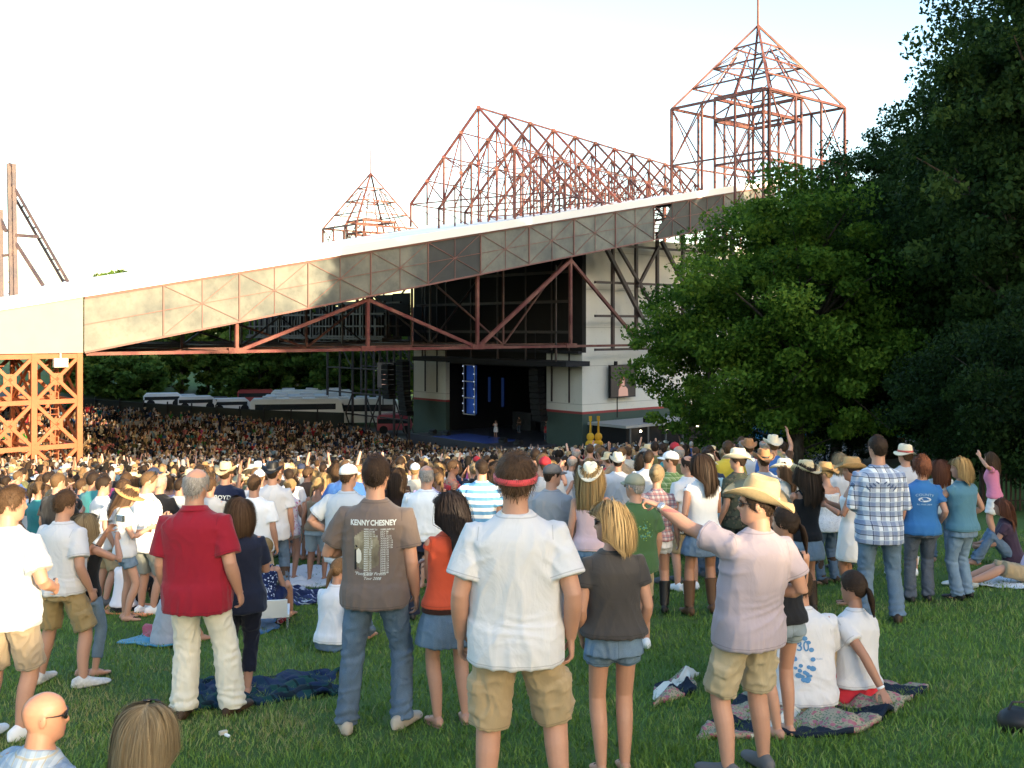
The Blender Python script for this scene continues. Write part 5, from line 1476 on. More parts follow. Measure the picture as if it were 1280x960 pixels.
def hat_mesh(kind, seed=0):
    """cowboy / cap / floppy / visor ... in head-local metres"""
    b = MB(); n = 48; th = np.linspace(0, 2 * PI, n, endpoint=False); c, q = np.cos(th), np.sin(th)   # q>0 is forward
    if kind in ('cowboy', 'floppy', 'bucket', 'cowboy_wide'):
        zb = .038
        curl = {'cowboy': .075, 'cowboy_wide': .045, 'floppy': -.055, 'bucket': -.03}[kind]; bw = {'cowboy': .085, 'cowboy_wide': .105, 'floppy': .10, 'bucket': .05}[kind]
        R = []
        for f in (0, .25, .5, .75, .93, 1.0):
            ax = .088 + bw * f; ay = .110 + bw * f * (1.15 if kind.startswith('cowboy') else 1)
            side = np.abs(c) ** 1.6
            z = zb + curl * side * f ** 1.7 - (.028 * np.abs(q) ** 2 * f ** 1.5 if kind.startswith('cowboy') else 0) + .006 * np.sin(3 * th + seed) * f
            R.append(np.stack([ax * c * (1 - (.22 * f * side if kind == 'cowboy' else 0)), ay * q - .005, z], 1))
        top = [r.copy() for r in R]; bot = [r - np.array([0, 0, .006]) for r in R][::-1]
        crown = []
        for f, sx, sy, z in ((0, .088, .110, 0), (.12, .086, .108, .02), (.5, .080, .101, .06), (.8, .074, .094, .092), (.93, .066, .084, .104), (1.0, .05, .064, .108)):
            x, y = sx * c, sy * q - .005; zz = zb + z * (1.12 if kind.startswith('cowboy') else .85)
            zz = zz + (0 if f < .5 else f * (.014 * np.abs(q) ** 2 - .02 * np.exp(-(x / .03) ** 2) * (1 if kind.startswith('cowboy') else 0) * (f > .75)))
            x = x * (1 - .12 * sstep(.5, 1, f) * sstep(.2, .9, q) * (1 if kind.startswith('cowboy') else 0))
            crown.append(np.stack([x, y, zz + 0 * x], 1))
        inner = [np.stack([.030 * c, .042 * q - .005, 0 * c + zb + (.108 * 1.12 - .022 if kind.startswith('cowboy') else .095)], 1)]
        b.rings(np.array(bot + top[::-1][:0] + top[::-1] + crown + inner), cap=True)
        bd = MB(); R = [np.stack([(.0885 - dz * .05) * c, (.1105 - dz * .05) * q - .005, 0 * c + zb + dz], 1) for dz in (.003, .010, .022, .027)]
        R = [R[0] * .99] + [r * np.array([1.018, 1.018, 1]) for r in R] + [R[-1] * .99]; bd.rings(np.array(R), cap=False)
        return b, bd
    if kind in ('cap', 'capback', 'visorstrap'):
        fw = -1 if kind == 'capback' else 1
        if kind != 'visorstrap':
            R = []
            for z, f in ((.030, 1.), (.05, 1.0), (.075, .93), (.098, .76), (.116, .50), (.126, .22), (.128, .05)):
                R.append(np.stack([.086 * f * c, .111 * f * q - .004, z + 0 * c - .012 * (q * fw < 0) * np.abs(q) * (z < .04)], 1))
            b.rings(np.array(R))
            b.ell((0, -.004, .130), (.008, .008, .006), None, 8)
            R = []
            a = np.linspace(-1.15, 1.15, 16)
            for f, dz in ((0, 0), (.5, .004), (1., -.006)):
                x = np.sin(a) * .084; y = np.cos(a) * (.108 + .075 * f * np.cos(a * .9)); R.append(np.stack([x * (1 - .04 * f), fw * y, .034 + dz - .018 * np.abs(np.sin(a)) ** 2 * f + 0 * a], 1))
            t = np.array(R); full = np.concatenate([t, (t - np.array([0, 0, .006]))[::-1]]); b.rings(full, cap=False, closed=False)
        else:
            R = [np.stack([.0905 * c * w_, .1135 * q * w_ - .004, z + 0 * c - .006 - .014 * q * -1], 1) for z, w_ in ((.006, 1.0), (.006, 1.17), (.034, 1.19), (.034, 1.0))]
            b.rings(np.array(R), cap=False)
            a = np.linspace(-1.1, 1.1, 14); t = np.array([np.stack([np.sin(a) * .088, np.cos(a) * (.11 + .075 * f * np.cos(a)), .036 - .016 * f * np.abs(np.sin(a)) + 0 * a], 1) for f in (0, .5, 1.)])
            b.rings(np.concatenate([t, (t - np.array([0, 0, .006]))[::-1]]), cap=False, closed=False)
        return b, None

def glasses_mesh(up=False):
    b = MB(); ln = MB(); z0 = .006; y0 = .100
    for sd in (-1, 1):
        R = []
        for y, f in ((y0 - .004, .9), (y0 + .002, 1.), (y0 + .005, .9)):
            t = np.linspace(0, 2 * PI, 16, endpoint=False); R.append(np.stack([sd * .034 + .028 * f * np.cos(t), y - .022 * ((sd * .034 + .028 * np.cos(t)) / .07) ** 2, z0 + .020 * f * np.sin(t)], 1))
        ln.rings(np.array(R))
        b.tube([(sd * .062, y0 - .016, z0 + .008), (sd * .079, .05, z0 + .010), (sd * .081, -.005, z0 + .010), (sd * .080, -.02, z0 - .002)], [.0035, .0035, .003, .003], 6)
    b.tube([(-.062, y0 - .016, z0 + .008), (-.04, y0 - .003, z0 + .018), (-.02, y0 + .003, z0 + .016), (0, y0 + .004, z0 + .008), (.02, y0 + .003, z0 + .016), (.04, y0 - .003, z0 + .018), (.062, y0 - .016, z0 + .008)], .0035, 6)
    if up:
        for m in (b, ln):
            m.V = [(v @ rot('X', math.radians(52)).T) * np.array([1.06, 1.1, 1.08]) + np.array([0, -.002, .030]) for v in m.V]
    return b, ln
# ================================================================== dressing a figure
def mat_obj(me, m):
    me.materials.clear(); me.materials.append(m); return me
STRAW = plain((.62, .49, .29), .8, .2, 0, .18, 60.); STRAWL = plain((.72, .63, .46), .8, .2, 0, .15, 60.); TANHAT = plain((.46, .28, .12), .8, .2, 0, .2, 50.); BROWNHAT = plain((.33, .17, .08), .8, .2, 0, .2, 50.)
BLK = plain((.012, .012, .013), .5, .4); WHT = plain((.78, .78, .77), .7, .2, 0, .05); DBROWN = plain((.05, .028, .016), .6, .35); GLS = plain((.010, .010, .012), .12, .7); SILVER = plain((.55, .55, .56), .25, .6, .8)
GREYC = plain((.12, .12, .125), .85, .15); KHAKI = cloth((.36, .27, .155), .85, .35, .10); CREAMC = cloth((.66, .63, .53), .85, .4, .06)
TEE_W = cloth((.60, .60, .61), .85, .45, .04); JEAN = denim((.035, .075, .13)); JEAN_D = denim((.012, .018, .035), 1.9); JEAN_L = denim((.10, .16, .23), 1.5); JEAN_M = denim((.055, .105, .17))
PCOUNT = [0]
def hair_obj(f, style, col, root, seed=1, q=1.0):
    FINE[0] = max(1., q ** .8); V, F, t = hair_mesh(style, f.fem, seed, q); FINE[0] = 1.
    me = mesh_np('hair', f.headify(V), F); smooth_mesh(me)
    me.attributes.new('tone', 'FLOAT', 'POINT').data.foreach_set('value', np.asarray(t, np.float32))
    return obj('hair', me, hm(col), root)
def wear_hat(f, root, kind, m, band=None, dy=0., tilt=0., seed=0, nm=None):
    b, bd = hat_mesh(kind, seed)
    for bb in (b, bd):
        if bb is not None and tilt: bb.V = [v @ rot('X', math.radians(tilt)).T for v in bb.V]
        if bb is not None: bb.V = [v + np.array([0, 0, dy]) for v in bb.V]
    nm = nm or {'cap': 'cap', 'capback': 'cap', 'visorstrap': 'visor'}.get(kind, 'hat')
    o = obj(nm, f.put_head(b, nm), m, root)
    if bd is not None and band is not None: obj('hat_band', f.put_head(bd, 'hat_band'), band, o)
    return o
def wear_glasses(f, root, up=False, m=None):
    b, l = glasses_mesh(up); o = obj('sunglasses', f.put_head(b, 'sunglasses'), m or BLK, root); obj('lens', f.put_head(l, 'lens'), GLS, o)
def ring_on(f, sd, frac, r, h, m, nm, root):
    S, E, W = f.arm[sd][:3]; p = E + (W - E) * frac; d = (W - E) / np.linalg.norm(W - E)
    b = MB(); b.tube([p - d * h / 2, p - d * h / 4, p + d * h / 4, p + d * h / 2], [r, r * 1.06, r * 1.06, r], 16, (0, 1, .2), False); obj(nm, b, m, root, True)

def person(label, px, top=None, D=None, foot=None, rz=0, H=None, extra=0., hat=None, hair=None, gl=None, shirt=None, bot=None, shoes=None, tone=0, group='people on the lawn', dz=0., **fk):
    PCOUNT[0] += 1; seed = PCOUNT[0] * 3
    if D is None: D = ground_at(px, foot)
    x = ux(px) * D; z = float(gz(x, D)) + dz; r = math.radians(rz)
    if H is None:
        H = (HOR - top) / FPX * D - z - extra - (.012 if hair and hair[0] not in ('bald', 'balding') else 0) - ({'cowboy': .055, 'cowboy_wide': .055, 'cap': .014, 'capback': .014, 'floppy': .03, 'bucket': .03}.get(hat[0], 0) if hat else 0)
    if not fk.get('sit'): H = min(2.02, max(1.45, H))
    k = H / 1.75
    fe = fk.get('feet', ((-.13, 0, -12), (.13, 0, 12)))
    fz = []
    for fx, fy in ((q[0], q[1]) for q in fe):
        wx = x + (fx * math.cos(r) - fy * math.sin(r)) * k; wy = D + (fx * math.sin(r) + fy * math.cos(r)) * k
        fz.append(float(gz(wx, wy)) + dz - z + .006)
    if fk.get('sit') and 'lean' not in fk: fk['lean'] = (13, 0)
    rr = np.random.default_rng(seed + 500)
    if not fk.get('sit'):
        fk.setdefault('twist', float(rr.normal(0, 4))); fk.setdefault('hipshift', float(rr.normal(0, .018))); fk.setdefault('lean', (float(rr.normal(0, 1.5)), float(rr.normal(0, 1.5))))
    fk['feet'] = fe; near = D < 8.6
    f = Fig(H=H, fz=fz, seed=seed, hand=fk.pop('hand', 'full' if D < 13.5 else 'lump'), **fk)
    root = thing('person', label, 'person', (x, D, z), r, group)
    vb = .0062 if near else .0085 if D < 12.6 else .011
    vc = .010 if near else .012 if D < 12.6 else .015
    bk = bot[0].get('kind', 'jeans') if bot else None
    obj('body', f.body(vb, tone=tone, slim=.9 if bot else 1., slimc=.84 if bk in ('jeans', 'slacks') else .88 if bk == 'capri' else 1.), None, root)
    out = {}
    if shirt:
        kw = dict(shirt[0]); m = shirt[1]; nm = kw.pop('name', 'shirt'); out['shirt'] = obj(nm, mat_obj(f.shirt(voxel=vc, name=nm, **kw), m), None, root)
    if bot:
        kw = dict(bot[0]); m = bot[1]; nm = {'jeans': 'jeans', 'shorts': 'shorts', 'slacks': 'trousers', 'capri': 'trousers', 'denim_shorts': 'shorts', 'skirt': 'skirt'}[kw.get('kind', 'jeans')]
        out['bot'] = obj(nm, mat_obj(f.trousers(voxel=vc, name=nm, **kw), m), None, root)
    if shoes:
        for sd in (-1, 1):
            me = f.shoe(sd, shoes[0]); soled = len(me.materials) == 2; mat_obj(me, shoes[1])
            if soled: me.materials.append(WHT if shoes[0] == 'sneaker' and shoes[1] not in (BLK, DBROWN) else BLK)
            obj({'flipflop': 'flip_flop', 'boot': 'boot'}.get(shoes[0], 'shoe'), me, None, root)
    if hair: hair_obj(f, hair[0], hair[1], root, seed, (2.0 if near else .8 if D < 12.6 else .35) * (hair[2] if len(hair) > 2 else 1))
    if hat: wear_hat(f, root, hat[0], hat[1], hat[2] if len(hat) > 2 else None, *(hat[3:] if len(hat) > 3 else ()), seed=seed)
    if gl: wear_glasses(f, root, gl == 'up')
    out.update(f=f, root=root, D=D); return out

# ---- prints laid on a shirt's back
def bvh_of(o):
    me = o.data; C = get_co(me); return BVHTree.FromPolygons([tuple(c) for c in C], [tuple(p.vertices) for p in me.polygons])
def onto_back(f, bv, U, off=.003, side=-1):
    """(u across, t height) in metres of the unit figure -> points on the cloth"""
    X = f.Tdir(np.array([1., 0, 0])); X /= np.linalg.norm(X); Yd = np.cross([0, 0, 1.], X); Yd /= np.linalg.norm(Yd)
    out = []
    for u, t in U:
        c = f.T(np.array([[0, 0, t]]))[0] + X * u * f.k
        h = bv.ray_cast(Vector(c + Yd * side * .6), Vector(-Yd * side), 1.2)
        p = np.array(h[0]) if h[0] is not None else c + Yd * side * .14
        out.append(p + Yd * side * off)
    return np.array(out)
def text_print(d, txt, u, t, size, m, nm='lettering', sx=1., align='CENTER', shear=0., off=.003, bold=.0, arc=0., side=-1):
    f = d['f']; cu = bpy.data.curves.new('txt', 'FONT'); cu.body = txt; cu.size = size; cu.align_x = align; cu.shear = shear; cu.resolution_u = 3; cu.offset = bold
    o = bpy.data.objects.new('txt', cu); COL.objects.link(o); dg = bpy.context.evaluated_depsgraph_get(); me = bpy.data.meshes.new_from_object(o.evaluated_get(dg)); bpy.data.objects.remove(o)
    C = get_co(me); U = np.stack([u + C[:, 0] * sx * (1 if side < 0 else -1), t + C[:, 1] - arc * (C[:, 0] * sx) ** 2], 1)
    if 'bv' not in d: d['bv'] = bvh_of(d['shirt'])
    set_co(me, onto_back(f, d['bv'], U, off, side)); me.name = nm
    return obj(nm, me, m, d['shirt'])
def patch_print(d, u0, u1, t0, t1, m, nm='print', n=14, off=.0022, side=-1, shape=None):
    if 'bv' not in d: d['bv'] = bvh_of(d['shirt'])
    us = np.linspace(u0, u1, n); ts_ = np.linspace(t0, t1, n); U = [(a, b) for b in ts_ for a in us]
    V = onto_back(d['f'], d['bv'], U, off, side); F = [(j * n + i, j * n + i + 1, (j + 1) * n + i + 1, (j + 1) * n + i) for j in range(n - 1) for i in range(n - 1) if shape is None or shape((i + .5) / (n - 1), (j + .5) / (n - 1))]
    return obj(nm, mesh_np(nm, V, np.array(F)), m, d['shirt'])
def poly_print(d, pts, m, nm='print', off=.004, side=-1):
    if 'bv' not in d: d['bv'] = bvh_of(d['shirt'])
    V = onto_back(d['f'], d['bv'], pts, off, side); return obj(nm, mesh_np(nm, V, [tuple(range(len(pts)))]), m, d['shirt'])

# ================================================================== the people in front
INK = plain((.62, .66, .64), .7, .2); INKD = plain((.02, .02, .022), .7, .2)
W_TEE = dict(hem=-.16, loose=1.35, sleeve=.72, sl_r=1.25)
# white T-shirt and khaki cargo shorts, centre
d = person('man in a white T-shirt and khaki cargo shorts with a red visor strap', 654, 566, D=5.2, rz=-3, feet=((-.19, 0, -14), (.19, .02, 16)), L=((.272, .03, -.54), (.4, -1, 0), .35, None), R=((.262, .0, -.53), (.5, -1, 0), .45, (.05, .05, -1)), head=(4, -2, 0), girth=1.06,
           shirt=(W_TEE, TEE_W), bot=(dict(kind='shorts', length=1.10, waist=.02, amp=.009, ease=.012), KHAKI), hair=('messy', 'brown'), hat=('visorstrap', cloth((.62, .07, .08), .6, .1)), shoes=('sneaker', GREYC))
def extras_cargo(d, m):
    f = d['f']; me = d['bot'].data
    for sd in (-1, 1):
        hp, K, an, fd = f.leg[sd]; ax = (K - hp) / np.linalg.norm(K - hp); side = np.array([sd, -.35, 0.]); c = hp + (K - hp) * .74 + side * .09 * f.k
        f.emboss(me, c, side, ax, .075 * f.k, .085 * f.k, .014); f.emboss(me, c - ax * .055, side, ax, .080 * f.k, .030 * f.k, .009, .003)
        hb = f.T(np.array([[sd * .085, -.14, -.085]]))[0]; f.emboss(me, hb, np.array([0, -1., 0]), np.array([0, 0, 1.]), .052, .055, .004, .003); f.emboss(me, hb + np.array([0, 0, .045]), np.array([0, -1., 0]), np.array([0, 0, 1.]), .054, .016, .004, .003)
extras_cargo(d, KHAKI)
f = d['f']; b = MB(); th = np.linspace(0, 2 * PI, 40); c = f.T(np.array([[0, -.008, .555]]))[0]
b.tube([c + np.array([.068 * math.cos(t), .066 * math.sin(t), .012 * math.sin(t)]) * f.k for t in th], .0042, 6); obj('necklace', b, plain((.7, .66, .58), .5), d['root'], True)
b = MB(); b.box((0, -.1205, .006), (.024, .006, .026)); obj('buckle', f.put_head(b, 'buckle', False), WHT, d['root'])
# woman beside him
d = person('blonde woman in a charcoal puff sleeve top and denim shorts with wide dark sunglasses', 768, 628, D=5.75, rz=6, fem=True, L=((.19, .10, -.52), (.4, -1, 0), .4, None), R=((.195, .10, -.52), (.4, -1, 0), .4, None), head=(68, -2, 4), feet=((-.085, 0, -4), (.075, .03, 4)), girth=1.04,
           shirt=(dict(hem=-.005, loose=.7, sleeve=.50, sl_r=1.25, name='top', amp=.007, flare=.012, neck=.535), cloth((.052, .048, .046), .85, .35, .12)), bot=(dict(kind='denim_shorts', length=.42, waist=.03, ease=.006), denim((.06, .125, .21))), hair=('bob', 'streak'), gl=True, shoes=('flipflop', BLK))
# man in the tour T-shirt
d = person('man in a taupe concert tour T-shirt with printed tour dates and blue jeans', 465, 568, foot=914, rz=0, feet=((-.165, 0, -14), (.185, .02, 24)), L=((.14, .22, -.27), (1., -.6, -.7), .5, (-.9, .7, 0)), R='down', head=(-3, -4, 0),
           shirt=(dict(hem=-.12, loose=1.1, sleeve=.70, sl_r=1.2, amp=.008), cloth((.150, .115, .098), .85, .32, .07)), bot=(dict(kind='jeans', ease=.008, waist=.02), JEAN), hair=('short', 'dark'), shoes=('sneaker', plain((.42, .37, .30), .7)))
pm = NT('shirt_picture'); v = pm.coord((1, 1, .7)); n = pm.noise(v, 7, 4, .6)
pm.color(pm.ramp(n, [(.30, (.11, .09, .065)), (.48, (.19, .165, .115)), (.62, (.34, .31, .22)), (.75, (.62, .60, .52))])); pm = pm.fin(.85, .15)
edge = lambda a, b: (abs(a - .45) * 2) ** 3 + (abs(b - .5) * 2) ** 4 + .35 * math.sin(a * 9 + b * 14) * .4 < .82
patch_print(d, -.115, .055, .125, .375, pm, 'printed_picture', 26, .0022, shape=edge)
patch_print(d, -.108, -.065, .17, .27, plain((.66, .65, .58), .85), 'printed_sunburst', 16, .0032, shape=lambda a, b: ((a - .5) * 2) ** 2 + ((b - .45) * 2) ** 2 < .85)
poly_print(d, [(-.112, .13), (-.098, .13), (-.100, .25), (-.105, .262), (-.110, .25)], INKD, 'printed_figure'); poly_print(d, [(-.115, .272), (-.095, .268), (-.092, .276), (-.103, .286)], INKD, 'printed_figure')
text_print(d, 'KENNY', -.078, .408, .046, INK, 'lettering', .80, bold=.0016); text_print(d, 'CHESNEY', .067, .408, .046, INK, 'lettering', .80, bold=.0016); text_print(d, 'C', -.006, .400, .062, INK, 'lettering', .8, bold=.0016) if False else None
LN1 = ['FEBRUARY 21', 'MARCH 08', 'MARCH 11', 'MARCH 14-15', 'APRIL 4', 'APRIL 12', 'APRIL 19', 'APRIL 24', 'APRIL 26', 'MAY 02', 'MAY 03', 'MAY 09', 'MAY 10', 'MAY 15', 'MAY 17', 'MAY 22', 'MAY 24', 'MAY 29', 'MAY 31', 'JUNE 05', 'JUNE 07']
for cidx, (u, lines) in enumerate(((-.052, LN1), (.052, [q.replace('MARCH', 'JULY').replace('APRIL', 'AUGUST').replace('MAY', 'JUNE') for q in LN1[:20]]))):
    text_print(d, '\n'.join(lines), u, .378, .0142, INK, 'tour_dates', 1.0, 'LEFT', bold=.0002)
text_print(d, '"Poets and Pirates"', -.01, .098, .027, INK, 'lettering', 1., shear=.35); text_print(d, 'Tour 2008', .0, .070, .025, INK, 'lettering', 1., shear=.35)
# woman in orange
d = person('woman with long black hair in an orange sleeveless top and denim skirt', 562, 614, foot=906, rz=22, fem=True, L='fold', R='fold', head=(28, -4, 0), feet=((-.09, .02, -8), (.12, -.02, 14)), girth=1.05,
           shirt=(dict(hem=-.02, loose=.35, sleeve=.12, amp=.006, neck=.53, name='top'), cloth((.62, .085, .035), .85, .3, .06)), bot=(dict(kind='skirt', length=.68, waist=.0), denim((.05, .095, .15))), hair=('longwavy', 'black'), shoes=('flipflop', plain((.30, .18, .14))))
f = d['f']; b = MB(); P = [r for r in f.prof()]; b.rings(f.torso([(t, np.interp(t, f.prof()[:, 0], f.prof()[:, 1]) + .024, np.interp(t, f.prof()[:, 0], f.prof()[:, 2]) + .024, np.interp(t, f.prof()[:, 0], f.prof()[:, 3]) + .024) for t in (-.055, -.05, -.01, -.004)], 32, 2.3)); obj('hem_band', b, cloth((.045, .016, .010), .85, .3), d['root'], True)
# red polo
d = person('balding grey haired man in a dark red polo shirt and cream trousers', 252, 585, foot=897, rz=-4, girth=1.16, belly=.05, feet=((-.13, 0, -8), (.20, .06, 14)), L='down', R=((.285, .03, -.535), (.3, -1, 0), .45, None), head=(-4, -2, 3),
           shirt=(dict(hem=-.17, loose=1.05, sleeve=.80, sl_r=1.25, amp=.008, name='polo_shirt'), cloth((.255, .012, .026), .85, .3, .07)), bot=(dict(kind='slacks', waist=.02, amp=.008, ease=.004), CREAMC), hair=('balding', 'grey'), shoes=('sneaker', DBROWN))
f = d['f']; ring_on(f, -1, .93, .031, .02, BLK, 'wristwatch', d['root'])
b = MB(); c0, c1 = f.T(np.array([[0, -.010, .525], [0, -.004, .562]])); b.tube([c0, c0 + (c1 - c0) * .4, c1, c1 + (c1 - c0) * .05], np.array([[.098, .108], [.083, .090], [.078, .082], [.074, .078]]) * f.k, 24, (0, 1, 0), False); obj('collar', b, cloth((.255, .012, .026), .85, .3, .07), d['shirt'], True)
# pointing man
LAV = cloth((.40, .335, .365), .85, .34, .05)
d = person('man in a lavender grey T-shirt and straw cowboy hat pointing towards the stage', 934, 588, D=5.65, rz=30, L=((.40, .485, .10), (.2, -.2, -1), -.95, (.42, .9, .12), 'rel', (0, -.2, -1)), R=((.21, .14, -.34), (.6, -1, -.3), .6, (-.5, .9, 0)), head=(42, 0, -4), lean=(-5, 4), feet=((-.15, .0, -10), (.16, .03, 14)), girth=1.04,
           shirt=(dict(hem=-.14, loose=1.15, sleeve=.66, sl_r=1.2, amp=.009), LAV), bot=(dict(kind='shorts', length=1.0, waist=.02, amp=.011, ease=.006), cloth((.40, .33, .21), .85, .4, .10)), hair=('crop', 'dark'), hat=('cowboy', plain((.47, .35, .19), .8, .2, 0, .2, 60.), STRAWL, .006, 14), gl=True, shoes=('sneaker', GREYC))
extras_cargo(d, cloth((.40, .33, .21), .85, .4, .10)); f = d['f']; ring_on(f, -1, .90, .029, .03, SILVER, 'wristwatch', d['root'])
b = MB(); b.tube([(.078, -.02, .04), (.082, -.03, -.03), (.05, -.02, -.11), (.02, -.03, -.15), (.03, -.05, -.20)], .004, 6); obj('hat_cord', f.put_head(b, 'hat_cord'), BLK, d['root'])
# hidden woman behind the pointing man
person('woman in a black tank top and short denim shorts behind the pointing man', 978, 632, D=6.45, rz=20, fem=True, L='front', R='front', head=(30, 0, 0), feet=((-.06, -.02, -8), (.08, .03, 10)),
       shirt=(dict(hem=-.04, loose=.3, sleeve=0, strap=.38, amp=.005, name='tank_top'), cloth((.015, .015, .017), .85, .3)), bot=(dict(kind='denim_shorts', length=.42, waist=.02), denim((.22, .28, .32), 1.3)), hair=('pony', 'dark'), shoes=('flipflop', BLK))
# left edge
person('man in a white T-shirt and tan shorts cut by the frame edge', 4, 606, foot=926, rz=-12, L='down', R=((.25, .16, -.37), (.5, -1, 0), .4, None), head=(-38, -4, 0), girth=1.05, feet=((-.13, 0, -8), (.12, .02, 10)),
       shirt=(dict(W_TEE, hem=-.13), TEE_W), bot=(dict(kind='shorts', length=1.0, waist=.02, amp=.010), cloth((.34, .27, .19), .85, .35)), hair=('short', 'brown'), shoes=('sneaker', WHT))
d = person('man in a white T-shirt and olive khaki cargo shorts with grey trainers, standing wide', 74, 612, foot=856, rz=-22, L=((.25, .02, -.54), (.4, -1, 0), .35, None), R=((.28, .06, -.53), (.3, -1, 0), .35, None), head=(-6, -2, 0), girth=1.06, feet=((-.20, -.02, -16), (.30, -.02, 30)), hipshift=.03,
           shirt=(dict(W_TEE, hem=-.08), TEE_W), bot=(dict(kind='shorts', length=.98, waist=.04, amp=.011, ease=.006), cloth((.30, .22, .105), .85, .4, .12)), hair=('short', 'brown'), shoes=('sneaker', plain((.55, .55, .54), .6, .3, 0, .5, 30)))
extras_cargo(d, cloth((.30, .22, .105), .85, .4, .12))
PHONE_AT = person('woman in a black tank top and rolled jeans holding up a small camera', 106, 640, foot=846, rz=-30, fem=True, L='phone', R=((.12, .30, .02), (.8, .1, -1), .6, (-.3, .5, .9)), head=(6, 6, 0), feet=((-.07, 0, -6), (.10, .05, 8)),
       shirt=(dict(hem=-.06, loose=.3, sleeve=0, strap=.40, amp=.005, name='tank_top'), cloth((.012, .012, .013), .85, .3)), bot=(dict(kind='capri', length=.86, waist=.0), JEAN_L), hair=('long', 'ash'), shoes=('flipflop', DBROWN))
person('woman in a navy dress and dark trousers half hidden behind the dark red polo shirt', 300, 622, D=8.4, rz=8, fem=True, L='down', R='front', head=(-6, 4, 0), girth=1.14, feet=((-.10, 0, -6), (.06, .03, 8)),
       shirt=(dict(hem=-.16, loose=.7, sleeve=.72, amp=.007, name='top'), cloth((.018, .022, .042), .85, .3)), bot=(dict(kind='capri', length=.84, waist=.0), cloth((.012, .014, .028), .85, .3)), hair=('bob', 'brown'), shoes=('flipflop', BLK))
# seated pair at the lower edge
person('bald man in a pale plaid shirt and dark rimmed glasses sitting on the lawn', 24, H=1.60, D=4.6, rz=-30, tone=1, sit=dict(z=.12), feet=((-.16, .55, 0), (.16, .58, 0)), L='knees', R='knees', head=(-34, -2, 0), girth=1.22, dz=.0,
       shirt=(dict(hem=-.10, loose=.9, sleeve=.85, amp=.007), plaid((.42, .48, .52), (.20, .28, .38), (.36, .33, .24), 18.)), bot=(dict(kind='jeans', length=1.0), JEAN), hair=None, gl=True, shoes=('sneaker', GREYC))
person('woman with long blonde hair and sunglasses pushed up on her head sitting on the lawn', 168, H=1.52, D=4.45, rz=-6, fem=True, sit=dict(z=.12), feet=((-.14, .55, 0), (.14, .57, 0)), L='knees', R='knees', head=(0, -3, 0), dz=.0,
       shirt=(dict(hem=-.10, loose=.5, sleeve=.4, name='top'), cloth((.05, .05, .055))), bot=(dict(kind='jeans', length=1.0), JEAN_D), hair=('long', 'ash', 1.5), gl='up', shoes=('flipflop', BLK))
# seated pair on the quilt
d = person('man in a white T-shirt with a blue printed emblem sitting on the quilt', 1004, H=1.80, D=7.15, rz=-4, sit=dict(z=.14), feet=((-.2, .48, 0), (.2, .5, 0)), L='knees', R='knees', head=(10, -4, 0), lean=(13, 0), girth=1.06,
           shirt=(dict(hem=-.06, loose=1.1, sleeve=.72, amp=.007), TEE_W), bot=(dict(kind='shorts', length=1.0), KHAKI), hair=('short', 'brown'), shoes=('sneaker', GREYC))
BLUEINK = plain((.08, .22, .42), .8)
text_print(d, '30', -.02, .30, .095, BLUEINK, 'lettering', .9, bold=.001); text_print(d, 'YEARS', .085, .245, .016, BLUEINK, 'lettering')
for k in range(14):
    a = k / 14 * 2 * PI; cx, cz = -.02 + .062 * math.cos(a), .25 + .135 * math.sin(a); w_ = .018 + .005 * math.sin(k * 3)
    if .15 < (math.sin(a)) < .75 and abs(math.cos(a)) < .5: continue
    poly_print(d, [(cx + w_ * math.cos(q), cz + w_ * .8 * math.sin(q)) for q in np.linspace(0, 2 * PI, 8, endpoint=False)], BLUEINK, 'printed_emblem')
for k in range(9):
    cx, cz = -.02 + .03 * math.cos(k * 2.4), .20 - .012 * k * .9 + .02 * math.sin(k * 1.9)
    poly_print(d, [(cx + .016 * math.cos(q), cz + .014 * math.sin(q)) for q in np.linspace(.4, 2 * PI + .4, 6, endpoint=False)], BLUEINK, 'printed_emblem')
d = person('woman with a dark ponytail and red shorts leaning on one hand on the quilt', 1070, H=1.66, D=7.35, rz=24, fem=True, sit=dict(z=.13), feet=((-.22, .50, 0), (.18, .52, 0)), R='knees', L=((.06, -.29, -.475), (.5, -1, .2), .0, (.3, -.6, -.5), 'rel', (0, .2, -1)), head=(14, -6, 6), lean=(8, 6), twist=6,
           shirt=(dict(hem=.0, loose=1.1, sleeve=.58, amp=.005), TEE_W), bot=(dict(kind='shorts', length=.8, waist=.06, ease=.012), cloth((.60, .035, .05), .85, .35)), hair=('pony', 'dark'), shoes=None, tone=1)
ring_on(d['f'], -1, .93, .026, .016, WHT, 'bracelet', d['root'])
# the couple and the woman on the right
PLAIDW = plaid((.68, .72, .76), (.07, .12, .26), (.02, .03, .07), 11., (.40, .48, .58))
d = person('man in a blue and white plaid western shirt and baggy blue jeans', 1102, 543, foot=779, rz=-8, L=((.15, .20, -.36), (.5, -1, -.3), .5, (-.7, .8, 0)), R=((.14, .22, -.34), (.5, -1, -.3), .5, (-.7, .8, 0)), head=(10, -3, 0), feet=((-.13, 0, -6), (.15, .02, 10)),
           shirt=(dict(hem=-.17, loose=1.1, sleeve=1.72, amp=.008), PLAIDW), bot=(dict(kind='jeans', ease=.016, waist=.0), JEAN_M), hair=('crop', 'dark'), shoes=('sneaker', DBROWN))
for s_ in (-1, 1):
    for q in range(4): poly_print(d, [(s_ * (.02 + .028 * q), .40 - .022 * q), (s_ * (.05 + .028 * q), .415 - .012 * q), (s_ * (.048 + .028 * q), .402 - .018 * q), (s_ * (.022 + .026 * q), .385 - .022 * q)], plain((.05, .08, .16)), 'embroidery')
